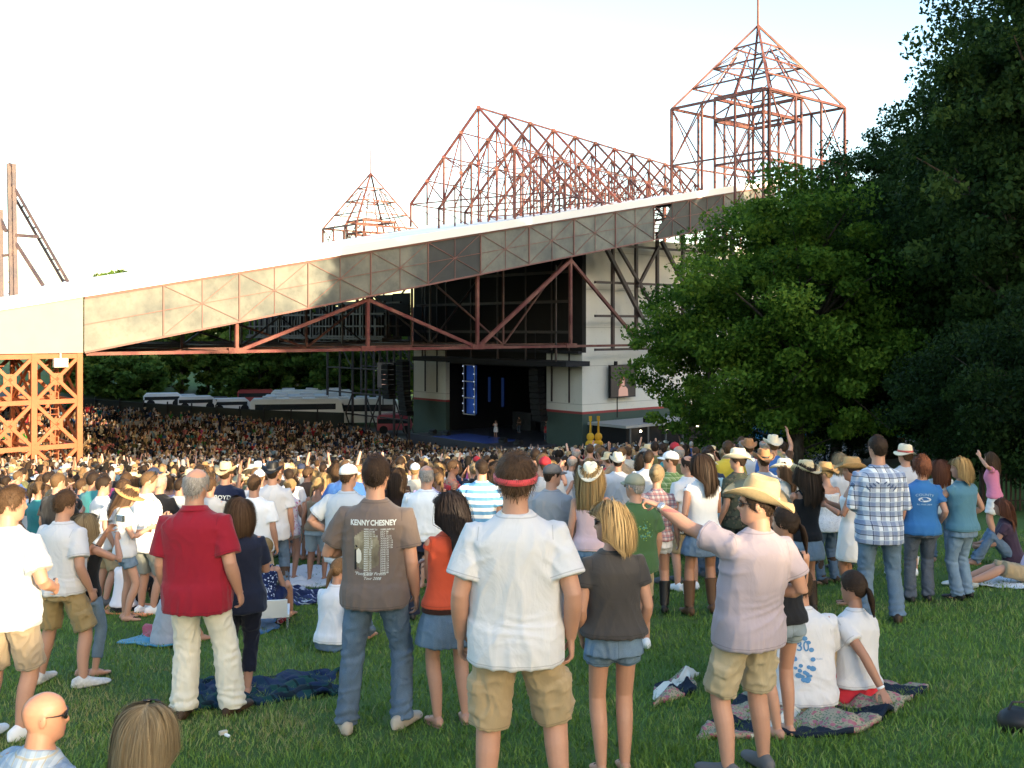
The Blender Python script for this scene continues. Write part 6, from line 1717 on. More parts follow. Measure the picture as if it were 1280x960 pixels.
d = person('woman with short curly red brown hair in a royal blue printed T-shirt and dark jeans', 1150, 570, foot=752, rz=-6, fem=True, girth=1.12, L='down', R=((.22, .06, -.46), (.3, -1, 0), .5, None), head=(6, -2, 0), feet=((-.11, 0, -6), (.10, .02, 8)),
           shirt=(dict(hem=-.10, loose=.9, sleeve=.62, amp=.007), cloth((.035, .15, .38), .85, .3, .06)), bot=(dict(kind='jeans', waist=.0), JEAN_D), hair=('curly', 'red'), shoes=('sneaker', BLK))
LB = plain((.45, .60, .72), .8)
text_print(d, 'COUNTY', .0, .375, .042, LB, 'lettering', 1.2, arc=1.2); text_print(d, 'CLUB', .0, .318, .034, LB, 'lettering', 1.3); text_print(d, 'ALL STAR CREW', .0, .262, .024, LB, 'lettering', 1.)
poly_print(d, [(.075 * math.cos(q), .33 + .03 * math.sin(q)) for q in np.linspace(0, 2 * PI, 20, endpoint=False)], plain((.70, .76, .80), .8), 'printed_oval', .0022)
text_print(d, 'CLUB', .0, .318, .034, cloth((.035, .15, .38)), 'lettering', 1.3, off=.005)
d = person('blonde woman in a teal sleeveless top and light jeans with a hand on her friend', 1204, 572, foot=749, rz=32, fem=True, girth=1.14, L=((.30, .40, -.05), (.5, 0, -1), .1, (.6, .8, -.1), 'rel', (-.3, .3, -1)), R=((.20, .14, -.40), (.5, -1, 0), .4, None), head=(38, -2, 0), feet=((-.10, 0, -6), (.12, .02, 10)),
           shirt=(dict(hem=-.06, loose=.8, sleeve=.16, amp=.006, name='top'), cloth((.085, .20, .265), .85, .3, .06)), bot=(dict(kind='jeans', waist=.0), denim((.12, .20, .29), 1.35)), hair=('bob', 'blond', .8), shoes=('sneaker', BLK))
b = MB(); b.ell((.0, -.115, -.05), (.02, .014, .022), None, 8); obj('hair_tie', d['f'].put_head(b, 'hair_tie'), plain((.55, .03, .03)), d['root'])
person('man in a white straw hat with a red badge behind the plaid shirt', 1131, 553, D=13.0, rz=-4, L='down', R='down', head=(20, 0, 0), hat=('bucket', STRAWL, plain((.5, .1, .08))), hair=('short', 'brown'), shirt=(W_TEE, cloth((.5, .5, .52))), bot=(dict(kind='shorts'), KHAKI), shoes=('sneaker', WHT))
d = person('woman in a white sundress and tan cowboy hat holding a clear cup', 1066, 568, foot=757, rz=62, fem=True, L='drink', R='drink', head=(18, -4, 0), feet=((-.07, 0, -4), (.07, .03, 6)), tone=1,
       shirt=(dict(hem=-.36, loose=.6, sleeve=0, strap=.38, low='thin', flare=.05, amp=.010, name='dress'), cloth((.76, .75, .73), .85, .3, .04)), hair=('updo', 'dark'), hat=('cowboy', TANHAT, DBROWN, .004, 4), shoes=('flipflop', DBROWN))
CUP_AT = d
person('woman in a black tank top, denim skirt and brown boots with a straw cowboy hat', 1006, 571, foot=768, rz=14, fem=True, L='fold', R='fold', head=(8, -3, 0), feet=((-.10, 0, -8), (.12, .02, 12)), tone=1,
       shirt=(dict(hem=-.06, loose=.35, sleeve=0, strap=.42, amp=.005, name='tank_top'), cloth((.010, .010, .012), .85, .3)), bot=(dict(kind='skirt', length=.62, waist=.02), JEAN_L), hair=('long', 'dark'), hat=('cowboy', STRAW, DBROWN), shoes=('boot', DBROWN))
person('woman in a white lace top and jeans with a tan hat with dark band', 1036, 574, D=12.9, rz=28, fem=True, L='front', R='down', head=(14, -3, 0), girth=1.06,
       shirt=(dict(hem=-.14, loose=.6, sleeve=0, strap=.40, low='thin', flare=.03, name='lace_top'), floral((.66, .66, .66), (.78, .78, .78), (.5, .5, .5), 60.)), bot=(dict(kind='jeans'), JEAN), hair=('short', 'blond'), hat=('cowboy', TANHAT, BLK), shoes=('boot', DBROWN))
person('blonde woman in a white T-shirt and dark jeans behind the white lace top', 1053, 566, D=14.2, rz=4, fem=True, head=(-40, 0, 0), shirt=(dict(hem=-.10, loose=.7), TEE_W), bot=(dict(kind='jeans'), JEAN_D), hair=('bob', 'ash'), shoes=('sneaker', BLK))
d = person('woman in a white sleeveless top, frayed denim skirt and brown cowboy boots', 876, 566, foot=768, rz=8, fem=True, L=((.22, .08, -.44), (.4, -1, 0), .4, None), R='front', head=(40, -3, 0), feet=((-.13, 0, -8), (.14, .02, 12)), tone=1, girth=1.05,
       shirt=(dict(hem=-.01, loose=.4, sleeve=.12, amp=.006, name='top'), cloth((.80, .80, .80), .85, .3, .03)), bot=(dict(kind='skirt', length=.60, waist=-.01), denim((.055, .11, .18))), hair=('long', 'dark'), shoes=('boot', plain((.10, .05, .025), .6, .35)))
f = d['f']; b = MB(); b.rings(f.torso([(t, np.interp(t, f.prof()[:, 0], f.prof()[:, 1]) + .030, np.interp(t, f.prof()[:, 0], f.prof()[:, 2]) + .030, np.interp(t, f.prof()[:, 0], f.prof()[:, 3]) + .030) for t in (-.055, -.05, -.008, -.003)], 28, 2.3)); obj('belt', b, DBROWN, d['root'], True)
person('woman with a blonde bun in a red plaid blouse, white shorts and black boots', 820, 580, foot=768, rz=-4, fem=True, L='front', R='down', head=(-12, -3, 0), feet=((-.08, 0, -6), (.10, .02, 8)),
       shirt=(dict(hem=-.05, loose=.6, sleeve=.45), plaid((.50, .44, .42), (.30, .09, .10), (.06, .06, .12), 18.)), bot=(dict(kind='denim_shorts', length=.42, waist=.02), TEE_W), hair=('updo', 'ash'), shoes=('boot', BLK))
d = person('man in a green T-shirt with a leafy print, khaki shorts and a faded cap', 792, 589, foot=812, rz=14, L='drink', R='down', head=(24, -2, 0), feet=((-.12, 0, -8), (.14, .02, 12)), girth=1.04,
       shirt=(dict(W_TEE, hem=-.14), cloth((.055, .115, .045), .85, .3, .08)), bot=(dict(kind='shorts', length=.95), KHAKI), hair=('crop', 'grey'), hat=('cap', plain((.30, .30, .22), .85, .15)), gl=True, shoes=('sneaker', WHT))
patch_print(d, -.05, .13, .18, .40, floral((.055, .115, .045), (.22, .34, .08), (.10, .30, .28), 42.), 'printed_leaves', 22, .003, shape=lambda a, b: ((a - .5) * 2) ** 2 + ((b - .5) * 2) ** 2 + .3 * math.sin(a * 11 + b * 7) < .75)
d = person('woman in a pale pink strapless top and denim shorts with a white cowboy hat', 738, 574, D=10.6, rz=0, fem=True, L='down', R='drink', head=(-10, 0, 0), girth=1.04,
       shirt=(dict(hem=-.06, loose=.3, sleeve=0, strap=.37, low='tube', amp=.005, name='strapless_top'), cloth((.72, .52, .54), .85, .3, .05)), bot=(dict(kind='denim_shorts', length=.42, waist=.0), denim((.09, .18, .30))), hair=('long', 'blond'), hat=('cowboy', plain((.74, .68, .52), .8, .2, 0, .12, 60), TANHAT, .0, 10), shoes=('flipflop', BLK))
person('man in a grey T-shirt and dark grey cap turned sideways', 690, 577, D=11.0, rz=-22, L='down', R='front', head=(-40, -3, 0), shirt=(W_TEE, cloth((.30, .31, .33), .85, .3)), bot=(dict(kind='jeans'), JEAN), hair=('crop', 'dark'), hat=('cap', GREYC), shoes=('sneaker', GREYC))
person('man in a blue and white striped polo shirt and grey trousers', 601, 573, D=13.4, rz=-8, L='hip', R='down', head=(26, -3, 0), girth=1.08, shirt=(dict(W_TEE, hem=-.06), stripes((.78, .79, .80), (.13, .32, .52), 11.)), bot=(dict(kind='slacks'), cloth((.13, .13, .14), .85, .3)), hair=('crop', 'dark'), shoes=('sneaker', BLK))
person('grey haired man in a pale blue dress shirt tucked into navy trousers', 529, 582, D=11.6, rz=4, L='front', R='front', head=(4, -4, 0), girth=1.08, shirt=(dict(hem=-.02, loose=.9, sleeve=.9, tuck=True), cloth((.66, .72, .78), .85, .3, .03)), bot=(dict(kind='slacks', waist=.07), cloth((.014, .018, .035), .85, .3)), hair=('balding', 'grey'), shoes=('sneaker', BLK))
person('woman with long dark hair in a dark brown T-shirt behind the tour T-shirt', 492, 584, D=15.2, rz=0, fem=True, L='down', R='down', shirt=(dict(hem=-.06, loose=.5, sleeve=.4), cloth((.03, .018, .016))), bot=(dict(kind='jeans'), JEAN_D), hair=('long', 'dark'), shoes=('sneaker', BLK))
d = person('man in a pale grey T-shirt with a blue tick mark and a white cap', 436, 578, D=10.8, rz=-10, L='hip', R='front', head=(-20, -4, 0), girth=1.05, shirt=(W_TEE, cloth((.47, .52, .57), .85, .3, .04)), bot=(dict(kind='jeans'), JEAN_D), hair=('crop', 'brown'), hat=('cap', WHT), shoes=('sneaker', WHT))
poly_print(d, [(-.06, .33), (-.045, .318), (.07, .362), (-.035, .334), (-.052, .345)], plain((.04, .22, .50)), 'printed_mark')
person('woman in a tan tank top and grey blue shorts with a curly blonde ponytail', 396, 596, foot=727, rz=-10, fem=True, L='down', R='front', head=(-30, -4, 0), girth=1.05, shirt=(dict(hem=-.05, loose=.4, sleeve=0, strap=.42, name='tank_top'), cloth((.26, .20, .13))), bot=(dict(kind='shorts', length=.95), cloth((.34, .42, .45))), hair=('pony', 'blond'), shoes=None, tone=1)
person('girl in a pink and white floral top and tiny beige shorts', 362, 598, foot=725, rz=-14, fem=True, L=((.24, .24, -.20), (.6, -1, -.6), .4, (.2, 1, .2)), R='front', head=(-20, -8, 0), girth=.94, feet=((-.06, .04, -4), (.09, -.02, 6)), shirt=(dict(hem=-.14, loose=.4, sleeve=.2, name='top'), floral((.72, .64, .66), (.55, .16, .30), (.60, .40, .48), 26.)), bot=(dict(kind='denim_shorts', length=.40), cloth((.42, .36, .27))), hair=('updo', 'blond'), shoes=None, tone=1)
person('man in a white T-shirt and jeans with a black cowboy hat', 343, 574, D=14.4, rz=4, L='down', R='down', head=(0, -3, 0), shirt=(dict(W_TEE), TEE_W), bot=(dict(kind='jeans'), JEAN), hair=('crop', 'dark'), hat=('cowboy', BLK, GREYC), shoes=('boot', DBROWN))
person('man with a shaved head in an untucked white shirt and khaki shorts', 317, 592, D=12.6, rz=0, L='down', R='down', head=(0, -3, 0), girth=1.05, shirt=(dict(W_TEE, hem=-.12), cloth((.78, .79, .80), .85, .32, .03)), bot=(dict(kind='shorts', length=1.), cloth((.42, .34, .22))), hair=('crop', 'brown'), shoes=('sneaker', WHT))
d = person('man in a navy football jersey and an upturned straw hat', 279, 575, D=15.0, rz=0, L='front', R='front', girth=1.1, shirt=(dict(W_TEE, hem=-.14), cloth((.010, .016, .045))), bot=(dict(kind='jeans'), JEAN), hair=('short', 'brown'), hat=('cowboy', STRAW, DBROWN), shoes=('sneaker', WHT))
text_print(d, 'BOYD', .0, .375, .075, INK, 'lettering', 1.1, bold=.002); text_print(d, '9', .0, .17, .22, INK, 'lettering', 1., bold=.003)
person('woman in a white T-shirt, denim shorts and a wide tan sun hat looking down', 157, 604, D=12.6, rz=-64, fem=True, L='front', R='drink', head=(0, -24, 0), shirt=(dict(hem=-.08, loose=.6, sleeve=.45), TEE_W), bot=(dict(kind='denim_shorts', length=.5), JEAN_L), hair=('long', 'brown'), hat=('floppy', plain((.42, .25, .10), .85, .2, 0, .2, 60), None), shoes=('flipflop', DBROWN))
person('man in a long white shirt, sunglasses on his head, facing the wide sun hat', 184, 588, D=13.2, rz=-40, L='front', R='front', head=(-20, -14, 0), shirt=(dict(W_TEE, sleeve=1.5, hem=-.14), cloth((.76, .77, .80), .85, .3, .03)), bot=(dict(kind='shorts'), cloth((.26, .27, .25))), hair=('crop', 'light'), gl='up', shoes=('sneaker', WHT))
person('man in a white T-shirt with dark hair just left of the wide sun hat', 128, 594, D=14.2, rz=-50, L='front', R='down', head=(-10, -4, 0), shirt=(dict(W_TEE), TEE_W), bot=(dict(kind='shorts'), KHAKI), hair=('short', 'dark'), shoes=('sneaker', GREYC))
person('heavy man in a light grey T-shirt and grey green trousers with his arms crossed', 222, 597, D=15.6, rz=-20, L='fold', R='fold', girth=1.15, belly=.05, head=(-10, -3, 0), shirt=(dict(W_TEE), cloth((.58, .58, .54))), bot=(dict(kind='slacks'), cloth((.34, .36, .31))), hair=('crop', 'dark'), shoes=('sneaker', GREYC))
# people sitting on the grass
SITF = ((-.2, .48, 0), (.2, .5, 0))
person('woman in a white T-shirt and black trousers sitting on the orange mat', 155, H=1.62, foot=766, rz=-14, fem=True, sit=dict(z=.13), feet=SITF, L='knees', R='knees', head=(-50, -2, 0), gl=True, shirt=(dict(hem=-.02, loose=.8, sleeve=.5), cloth((.70, .65, .68), .85, .3, .03)), bot=(dict(kind='jeans'), cloth((.012, .012, .013))), hair=('short', 'light'))
person('woman in a white top with a ponytail sitting behind the tour T-shirt', 416, H=1.62, foot=812, rz=-16, fem=True, sit=dict(z=.13), feet=SITF, L='knees', R=((.24, -.06, -.44), (.4, -1, 0), .1, None), head=(-10, -16, 0), lean=(10, 0), shirt=(dict(hem=-.03, loose=.8, sleeve=.5), cloth((.68, .70, .74), .85, .3, .03)), bot=(dict(kind='jeans'), JEAN), hair=('pony', 'light'))
person('blonde woman in a navy floral dress sitting in a low white chair', 327, H=1.62, foot=782, rz=-8, fem=True, sit=dict(z=.26), feet=SITF, L='knees', R='knees', head=(4, -3, 0), shirt=(dict(hem=-.10, loose=.6, sleeve=0, strap=.42, name='dress'), floral((.012, .02, .07), (.50, .56, .66), (.04, .07, .2), 34.)), bot=(dict(kind='skirt', length=.7), cloth((.012, .02, .07))), hair=('updo', 'blond'))
person('child in a grey shirt sitting on the turquoise towel', 205, H=1.28, foot=806, rz=-40, sit=dict(z=.13), feet=SITF, L='knees', R='knees', head=(-10, -6, 0), shirt=(dict(hem=-.10, loose=1., sleeve=.6), cloth((.36, .37, .40))), bot=(dict(kind='shorts'), cloth((.36, .37, .40))), hair=('short', 'light'))
person('woman in jeans and a dark top sitting on the grass at the frame edge', 1266, H=1.64, foot=706, rz=64, fem=True, sit=dict(z=.13), feet=SITF, L='knees', R='knees', head=(0, -4, 0), shirt=(dict(hem=-.08, loose=.7, sleeve=.4), cloth((.05, .03, .05))), bot=(dict(kind='jeans'), JEAN_M), hair=('long', 'red'))
person('woman in a pink T-shirt and white shorts raising a fist', 1243, 622, D=16.2, rz=66, fem=True, L=((.30, .20, .22), (1, 0, -.5), .9, (0, .1, 1)), R='down', head=(-20, 0, 0), lean=(6, 14), shirt=(dict(hem=-.05, loose=.5, sleeve=.45), cloth((.62, .20, .30))), bot=(dict(kind='shorts', length=.8), cloth((.72, .70, .66))), hair=('long', 'brown'), shoes=('sneaker', WHT))
person('woman with brown hair in a grey T-shirt beside the hand on the shoulder', 1177, 588, D=14.6, rz=-10, fem=True, shirt=(dict(hem=-.1, loose=.8), cloth((.40, .44, .44))), bot=(dict(kind='jeans'), JEAN_M), hair=('long', 'red'), shoes=('flipflop', BLK))
person('person in a lilac shirt lying back at the frame edge with a sandal foot raised', 1292, H=1.66, foot=730, rz=85, sit=dict(z=.12), feet=((-.12, .80, 0), (.12, .82, 0)), L='lean', R='lean', lean=(-22, 0), head=(0, 8, 0), shirt=(dict(hem=-.1, loose=.9), cloth((.58, .45, .56))), bot=(dict(kind='shorts'), KHAKI), hair=('short', 'brown'), shoes=('sneaker', plain((.45, .5, .5))))
# the hats in the second row on the right
person('man in a white shirt, balding, beside the white sleeveless top', 858, 570, D=12.8, rz=20, L='down', R='down', head=(30, 0, 0), shirt=(W_TEE, TEE_W), bot=(dict(kind='shorts'), KHAKI), hair=('balding', 'dark'), shoes=('sneaker', WHT))
person('man in a green plaid shirt and white cap with a backpack strap', 838, 562, D=13.6, rz=30, L='down', R='front', head=(36, 0, 0), shirt=(W_TEE, plaid((.20, .30, .12), (.10, .18, .06), (.45, .5, .3), 16.)), bot=(dict(kind='shorts'), KHAKI), hair=('crop', 'brown'), hat=('cap', WHT), shoes=('sneaker', GREYC))
person('person in an aqua T-shirt and pale straw hat with short brim', 888, 566, D=14.2, rz=0, shirt=(W_TEE, cloth((.36, .52, .56))), bot=(dict(kind='jeans'), JEAN), hair=('short', 'brown'), hat=('bucket', STRAWL, TANHAT), shoes=('sneaker', GREYC))
person('person in a dark camouflage shirt and pale cowboy hat pulled low', 922, 557, D=13.2, rz=30, head=(30, 0, 0), shirt=(W_TEE, floral((.06, .07, .05), (.12, .10, .07), (.02, .02, .02), 20.)), bot=(dict(kind='jeans'), JEAN_D), hair=('short', 'dark'), hat=('cowboy', STRAWL, TANHAT), shoes=('boot', DBROWN))
person('man in a pale grey T-shirt and brown cowboy hat behind the pointing man', 952, 558, D=13.4, rz=4, girth=1.08, shirt=(W_TEE, cloth((.46, .50, .54))), bot=(dict(kind='jeans'), JEAN), hair=('crop', 'brown'), hat=('cowboy', BROWNHAT, BLK), shoes=('boot', DBROWN))
person('person in a cream shirt and small white cowboy hat beside the black tank top', 982, 570, D=13.0, rz=26, fem=True, head=(40, 0, 0), shirt=(dict(hem=-.1, loose=.7), cloth((.6, .58, .52))), bot=(dict(kind='jeans'), JEAN_D), hair=('long', 'brown'), hat=('cowboy', plain((.76, .70, .56), .8, .2, 0, .12, 60), TANHAT), shoes=('boot', DBROWN))
person('person in an olive cowboy hat far behind the brown hat', 972, 562, D=17.0, rz=0, shirt=(W_TEE, cloth((.2, .2, .16))), bot=(dict(kind='jeans'), JEAN), hair=('short', 'dark'), hat=('cowboy', plain((.24, .23, .13), .85, .2, 0, .2, 60), BLK), shoes=('boot', DBROWN))

# held things: top-level
def held(dct, sd, name, label, cat, build, off=.10, up=(0, 0, 0)):
    f = dct['f']; S, E, W, hd = f.arm[sd][:4]; M = dct['root'].rotation_euler.to_matrix(); p = M @ Vector(W + hd * off + np.array(up)) + dct['root'].location
    r = thing(name, label, cat, tuple(p), dct['root'].rotation_euler.z); build(r)
def cam_(r):
    b = MB(); b.box((0, 0, 0), (.095, .022, .06)); obj('camera_body', b, SILVER, r); b = MB(); b.box((0, -.013, 0), (.06, .004, .045)); obj('display', b, plain((.25, .3, .36), .3, .5), r); b = MB(); b.tube([(0, .011, 0), (0, .03, 0)], .02, 14, (1, 0, 0), False); obj('lens', b, BLK, r)
held(PHONE_AT, -1, 'camera', 'small silver camera held up in front of the black tank top', 'camera', cam_, .11, (.05, .02, .03))
def cup_(r):
    b = MB(); t = np.linspace(0, 2 * PI, 20, endpoint=False); R = [np.stack([q * np.cos(t), q * np.sin(t), z + 0 * t], 1) for z, q in ((-.06, .03), (.06, .042))]; b.rings(np.array(R)); m = NT('clear_cup'); m.color((.75, .77, .78)); obj('cup_wall', b, m.fin(.15, .5, 0, Transmission_Weight=.5), r)
    b = MB(); t = np.linspace(0, 2 * PI, 20, endpoint=False); R = [np.stack([q * np.cos(t), q * np.sin(t), z + 0 * t], 1) for z, q in ((.058, .044), (.066, .044))]; b.rings(np.array(R)); obj('rim', b, WHT, r)
held(CUP_AT, -1, 'drink_cup', 'clear plastic cup held by the white sundress', 'cup', cup_, .09, (0, .03, .02))
# ================================================================== the crowd: about 220 people one by one, then the mass
HC = 1.72
POSES = dict(down=dict(L='down', R='down'), pocket=dict(L='pocket', R='down'), fold=dict(L='fold', R='fold'), front=dict(L='front', R='down'), clap=dict(L='clap', R='clap'), drink=dict(L='down', R='drink'), raised=dict(L='down', R='up'), both=dict(L='up', R='up'), hip=dict(L='hip', R='down'), phone=dict(L='phone', R='phone'))
VAR = {}
def variant(pose, fem, dress):
    key = (pose, fem, dress)
    if key in VAR: return VAR[key]
    f = Fig(H=HC, fem=fem, hand='lump', seed=len(VAR) * 5 + 2, girth=1.0 if fem else 1.04, feet=((-.11, 0, -10), (.12, .03, 12)), **POSES[pose])
    b = f.body(.014, slim=.9)
    if dress == 'tank': s = f.shirt(hem=-.08, loose=.4, sleeve=0, strap=.42, voxel=.017, amp=.006)
    elif dress == 'polo': s = f.shirt(hem=-.14, loose=1.2, sleeve=.72, voxel=.017, amp=.009)
    else: s = f.shirt(hem=-.10, loose=.8 if fem else 1.2, sleeve=.55, voxel=.017, amp=.008)
    kind = {'tank': 'denim_shorts', 'tee': 'jeans', 'polo': 'shorts'}[dress]
    t = f.trousers(kind=kind, length=1. if kind != 'denim_shorts' else .42, voxel=.017)
    VAR[key] = (f, b, s, t); return VAR[key]
HM = {}
def head_gear(style, fem):
    key = (style, fem)
    if key in HM: return HM[key]
    f = variant('down', fem, 'tee')[0]
    if style in ('cowboy', 'cap', 'floppy', 'bucket', 'capback'):
        b, bd = hat_mesh(style); me = f.put_head(b, 'hat')
    else:
        V, F, t = hair_mesh(style, fem, 9, .14 if style not in ('bob', 'long') else .22); me = mesh_np('hair', f.headify(V), F); smooth_mesh(me)
        me.attributes.new('tone', 'FLOAT', 'POINT').data.foreach_set('value', np.asarray(t, np.float32))
    HM[key] = me; return me
def copy_part(nm, me, mat, root):
    o = bpy.data.objects.new(nm, me); COL.objects.link(o); o.parent = root
    if not me.materials: me.materials.append(mat)
    o.material_slots[0].link = 'OBJECT'; o.material_slots[0].material = mat; return o
TOPS = [('white', (.60, .60, .61), 9), ('cream', (.60, .55, .44), 3), ('pale grey', (.42, .43, .44), 3), ('charcoal', (.05, .05, .055), 3), ('black', (.012, .012, .014), 4), ('navy', (.015, .025, .06), 3), ('royal blue', (.04, .12, .35), 2), ('sky blue', (.28, .45, .58), 3),
        ('teal', (.04, .22, .24), 2), ('bright green', (.06, .30, .05), 2), ('olive', (.12, .12, .05), 2), ('red', (.45, .03, .04), 2), ('coral pink', (.62, .20, .20), 2), ('hot pink', (.62, .10, .28), 1), ('yellow', (.62, .45, .05), 1), ('tan', (.32, .23, .14), 3), ('brown', (.09, .05, .03), 2), ('lilac', (.42, .34, .5), 1)]
BOTS = [JEAN, JEAN_D, JEAN_L, KHAKI, cloth((.42, .36, .27)), cloth((.05, .05, .055)), cloth((.16, .16, .15))]
TMAT = {n: cloth(c, .85, .3, .06) for n, c, _ in TOPS}
HEADS_M = [('short', 'brown', 'short brown hair'), ('short', 'dark', 'short dark hair'), ('crop', 'dark', 'cropped dark hair'), ('crop', 'light', 'cropped fair hair'), ('balding', 'grey', 'thinning grey hair'), ('cap', (.7, .7, .7), 'a white cap'), ('cap', (.03, .04, .08), 'a navy cap'), ('cowboy', 1, 'a straw cowboy hat'), ('cowboy', 2, 'a pale cowboy hat'), ('cowboy', 3, 'a brown cowboy hat'), ('bucket', 1, 'a straw sun hat'), ('cap', (.4, .03, .04), 'a red cap')]
HEADS_F = [('long', 'brown', 'long brown hair'), ('long', 'blond', 'long blonde hair'), ('long', 'dark', 'long dark hair'), ('bob', 'blond', 'a blonde bob'), ('bob', 'brown', 'a brown bob'), ('updo', 'ash', 'pinned up fair hair'), ('pony', 'light', 'a light ponytail'), ('pony', 'dark', 'a dark ponytail'), ('cowboy', 1, 'a straw cowboy hat'), ('cowboy', 2, 'a pale cowboy hat'), ('floppy', 1, 'a floppy sun hat')]
HATM = {1: STRAW, 2: STRAWL, 3: BROWNHAT}
DRESS_W = {'tee': 'and jeans', 'polo': 'and shorts', 'tank': 'and denim shorts'}
POSE_W = dict(down='arms down', pocket='hand in pocket', fold='arms folded', front='one arm bent', clap='clapping', drink='hand at chest', raised='one arm raised', both='both arms raised', hip='hand on hip', phone='hands at face')
TAKEN = []
for o in list(scene.objects):
    if o.get('category') == 'person': TAKEN.append((o.location.x, o.location.y, .62))
used = set()
def zone(px, D):
    for lim, w_ in ((130, 'by the orange tower'), (300, 'beyond the red polo'), (450, 'below the parked coaches'), (600, 'below the stage opening'), (720, 'before the stage front'), (860, 'before the side platform')):
        if px < lim: return w_
    return 'under the maple'
def crowd_person(x, y, n):
    px = 640 + x / y * FPX; r = np.random.default_rng(n * 77 + 5)
    for tries in range(60):
        fem = r.random() < .5
        dress = r.choice(['tee', 'polo', 'tank'], p=[.40, .12, .48] if fem else [.42, .50, .08])
        pose = r.choice(list(POSES), p=[.32, .11, .13, .15, .05, .08, .018, .002, .09, .05])
        w_ = np.array([t[2] for t in TOPS], float); ti = r.choice(len(TOPS), p=w_ / w_.sum()); hd = (HEADS_F if fem else HEADS_M)
        hi = r.choice(len(hd), p=(np.array([5, 5, 5, 3, 2.2, 1.6, 1.6, .9, .9, .5, .5, .8]) / 27.0 if not fem else np.array([5, 5, 4, 3, 3, 2.5, 2, 2, .9, .8, .5]) / 28.7)); z = zone(px, y); key = (ti, hd[hi][2], dress, z, pose)
        if key[:2] + (z,) not in used or tries > 30: break
    used.add(key[:2] + (z,))
    f, b, s, t = variant(str(pose), bool(fem), str(dress)); h = hd[hi]
    lab = '%s in %s top, %s, %s, %s' % ('woman' if fem else 'man', TOPS[ti][0], h[2].removeprefix('a '), POSE_W[pose], z)
    root = thing('person', lab, 'person', (x, y, float(gz(x, y)) + .005), float(r.normal(0, .42)) + (.1 if x > 0 else -.15), 'concert crowd')
    k = (1.64 if fem else 1.77) / HC * r.normal(1, .035); root.scale = (k * r.normal(1, .04), k, k)
    copy_part('body', b, skin(int(r.choice([0, 0, 0, 1, 2, 3], p=[.3, .2, .15, .2, .12, .03]))), root)
    copy_part('top', s, TMAT[TOPS[ti][0]], root); copy_part('jeans' if dress == 'tee' else 'shorts', t, BOTS[r.integers(3)] if dress != 'polo' else BOTS[3 + r.integers(4)], root)
    g = head_gear(h[0], bool(fem))
    if h[0] in ('cowboy', 'cap', 'floppy', 'bucket'):
        copy_part('hat' if h[0] != 'cap' else 'cap', g, HATM[h[1]] if isinstance(h[1], int) else plain(h[1], .8, .2), root)
        hs_ = 'long' if fem and r.random() < .8 else 'crop'; copy_part('hair', head_gear(hs_, bool(fem)), hm(r.choice(['brown', 'dark', 'blond', 'light'])), root)
    else: copy_part('hair', g, hm(h[1]), root)
cand = np.random.default_rng(3); cnt = 0; MAXC = 222; tries = 0; dmax = 0
order = []
for q in range(9000):
    D = 14.2 + 25 * cand.random() ** 1.1; px = -30 + 1010 * cand.random(); order.append((D, px))
order.sort()
for D, px in order:
    if cnt >= MAXC: break
    x = ux(px) * D
    if px > 690 and D < 15.5: continue
    if px > 880 and (D < 16 or D > 26): continue
    if px > 820 and cand.random() < .5: continue
    if px < 420 and D < 15.3 and cand.random() < .6: continue
    if 330 < px < 430 and D < 17.2: continue
    if any((x - a) ** 2 + (D - b_) ** 2 < (r_ if D < 20 else .66) ** 2 for a, b_, r_ in TAKEN): continue
    if cand.random() < .25: continue
    TAKEN.append((x, D, .78)); crowd_person(x, D, cnt); cnt += 1; dmax = D
print('crowd people', cnt, 'to', dmax)

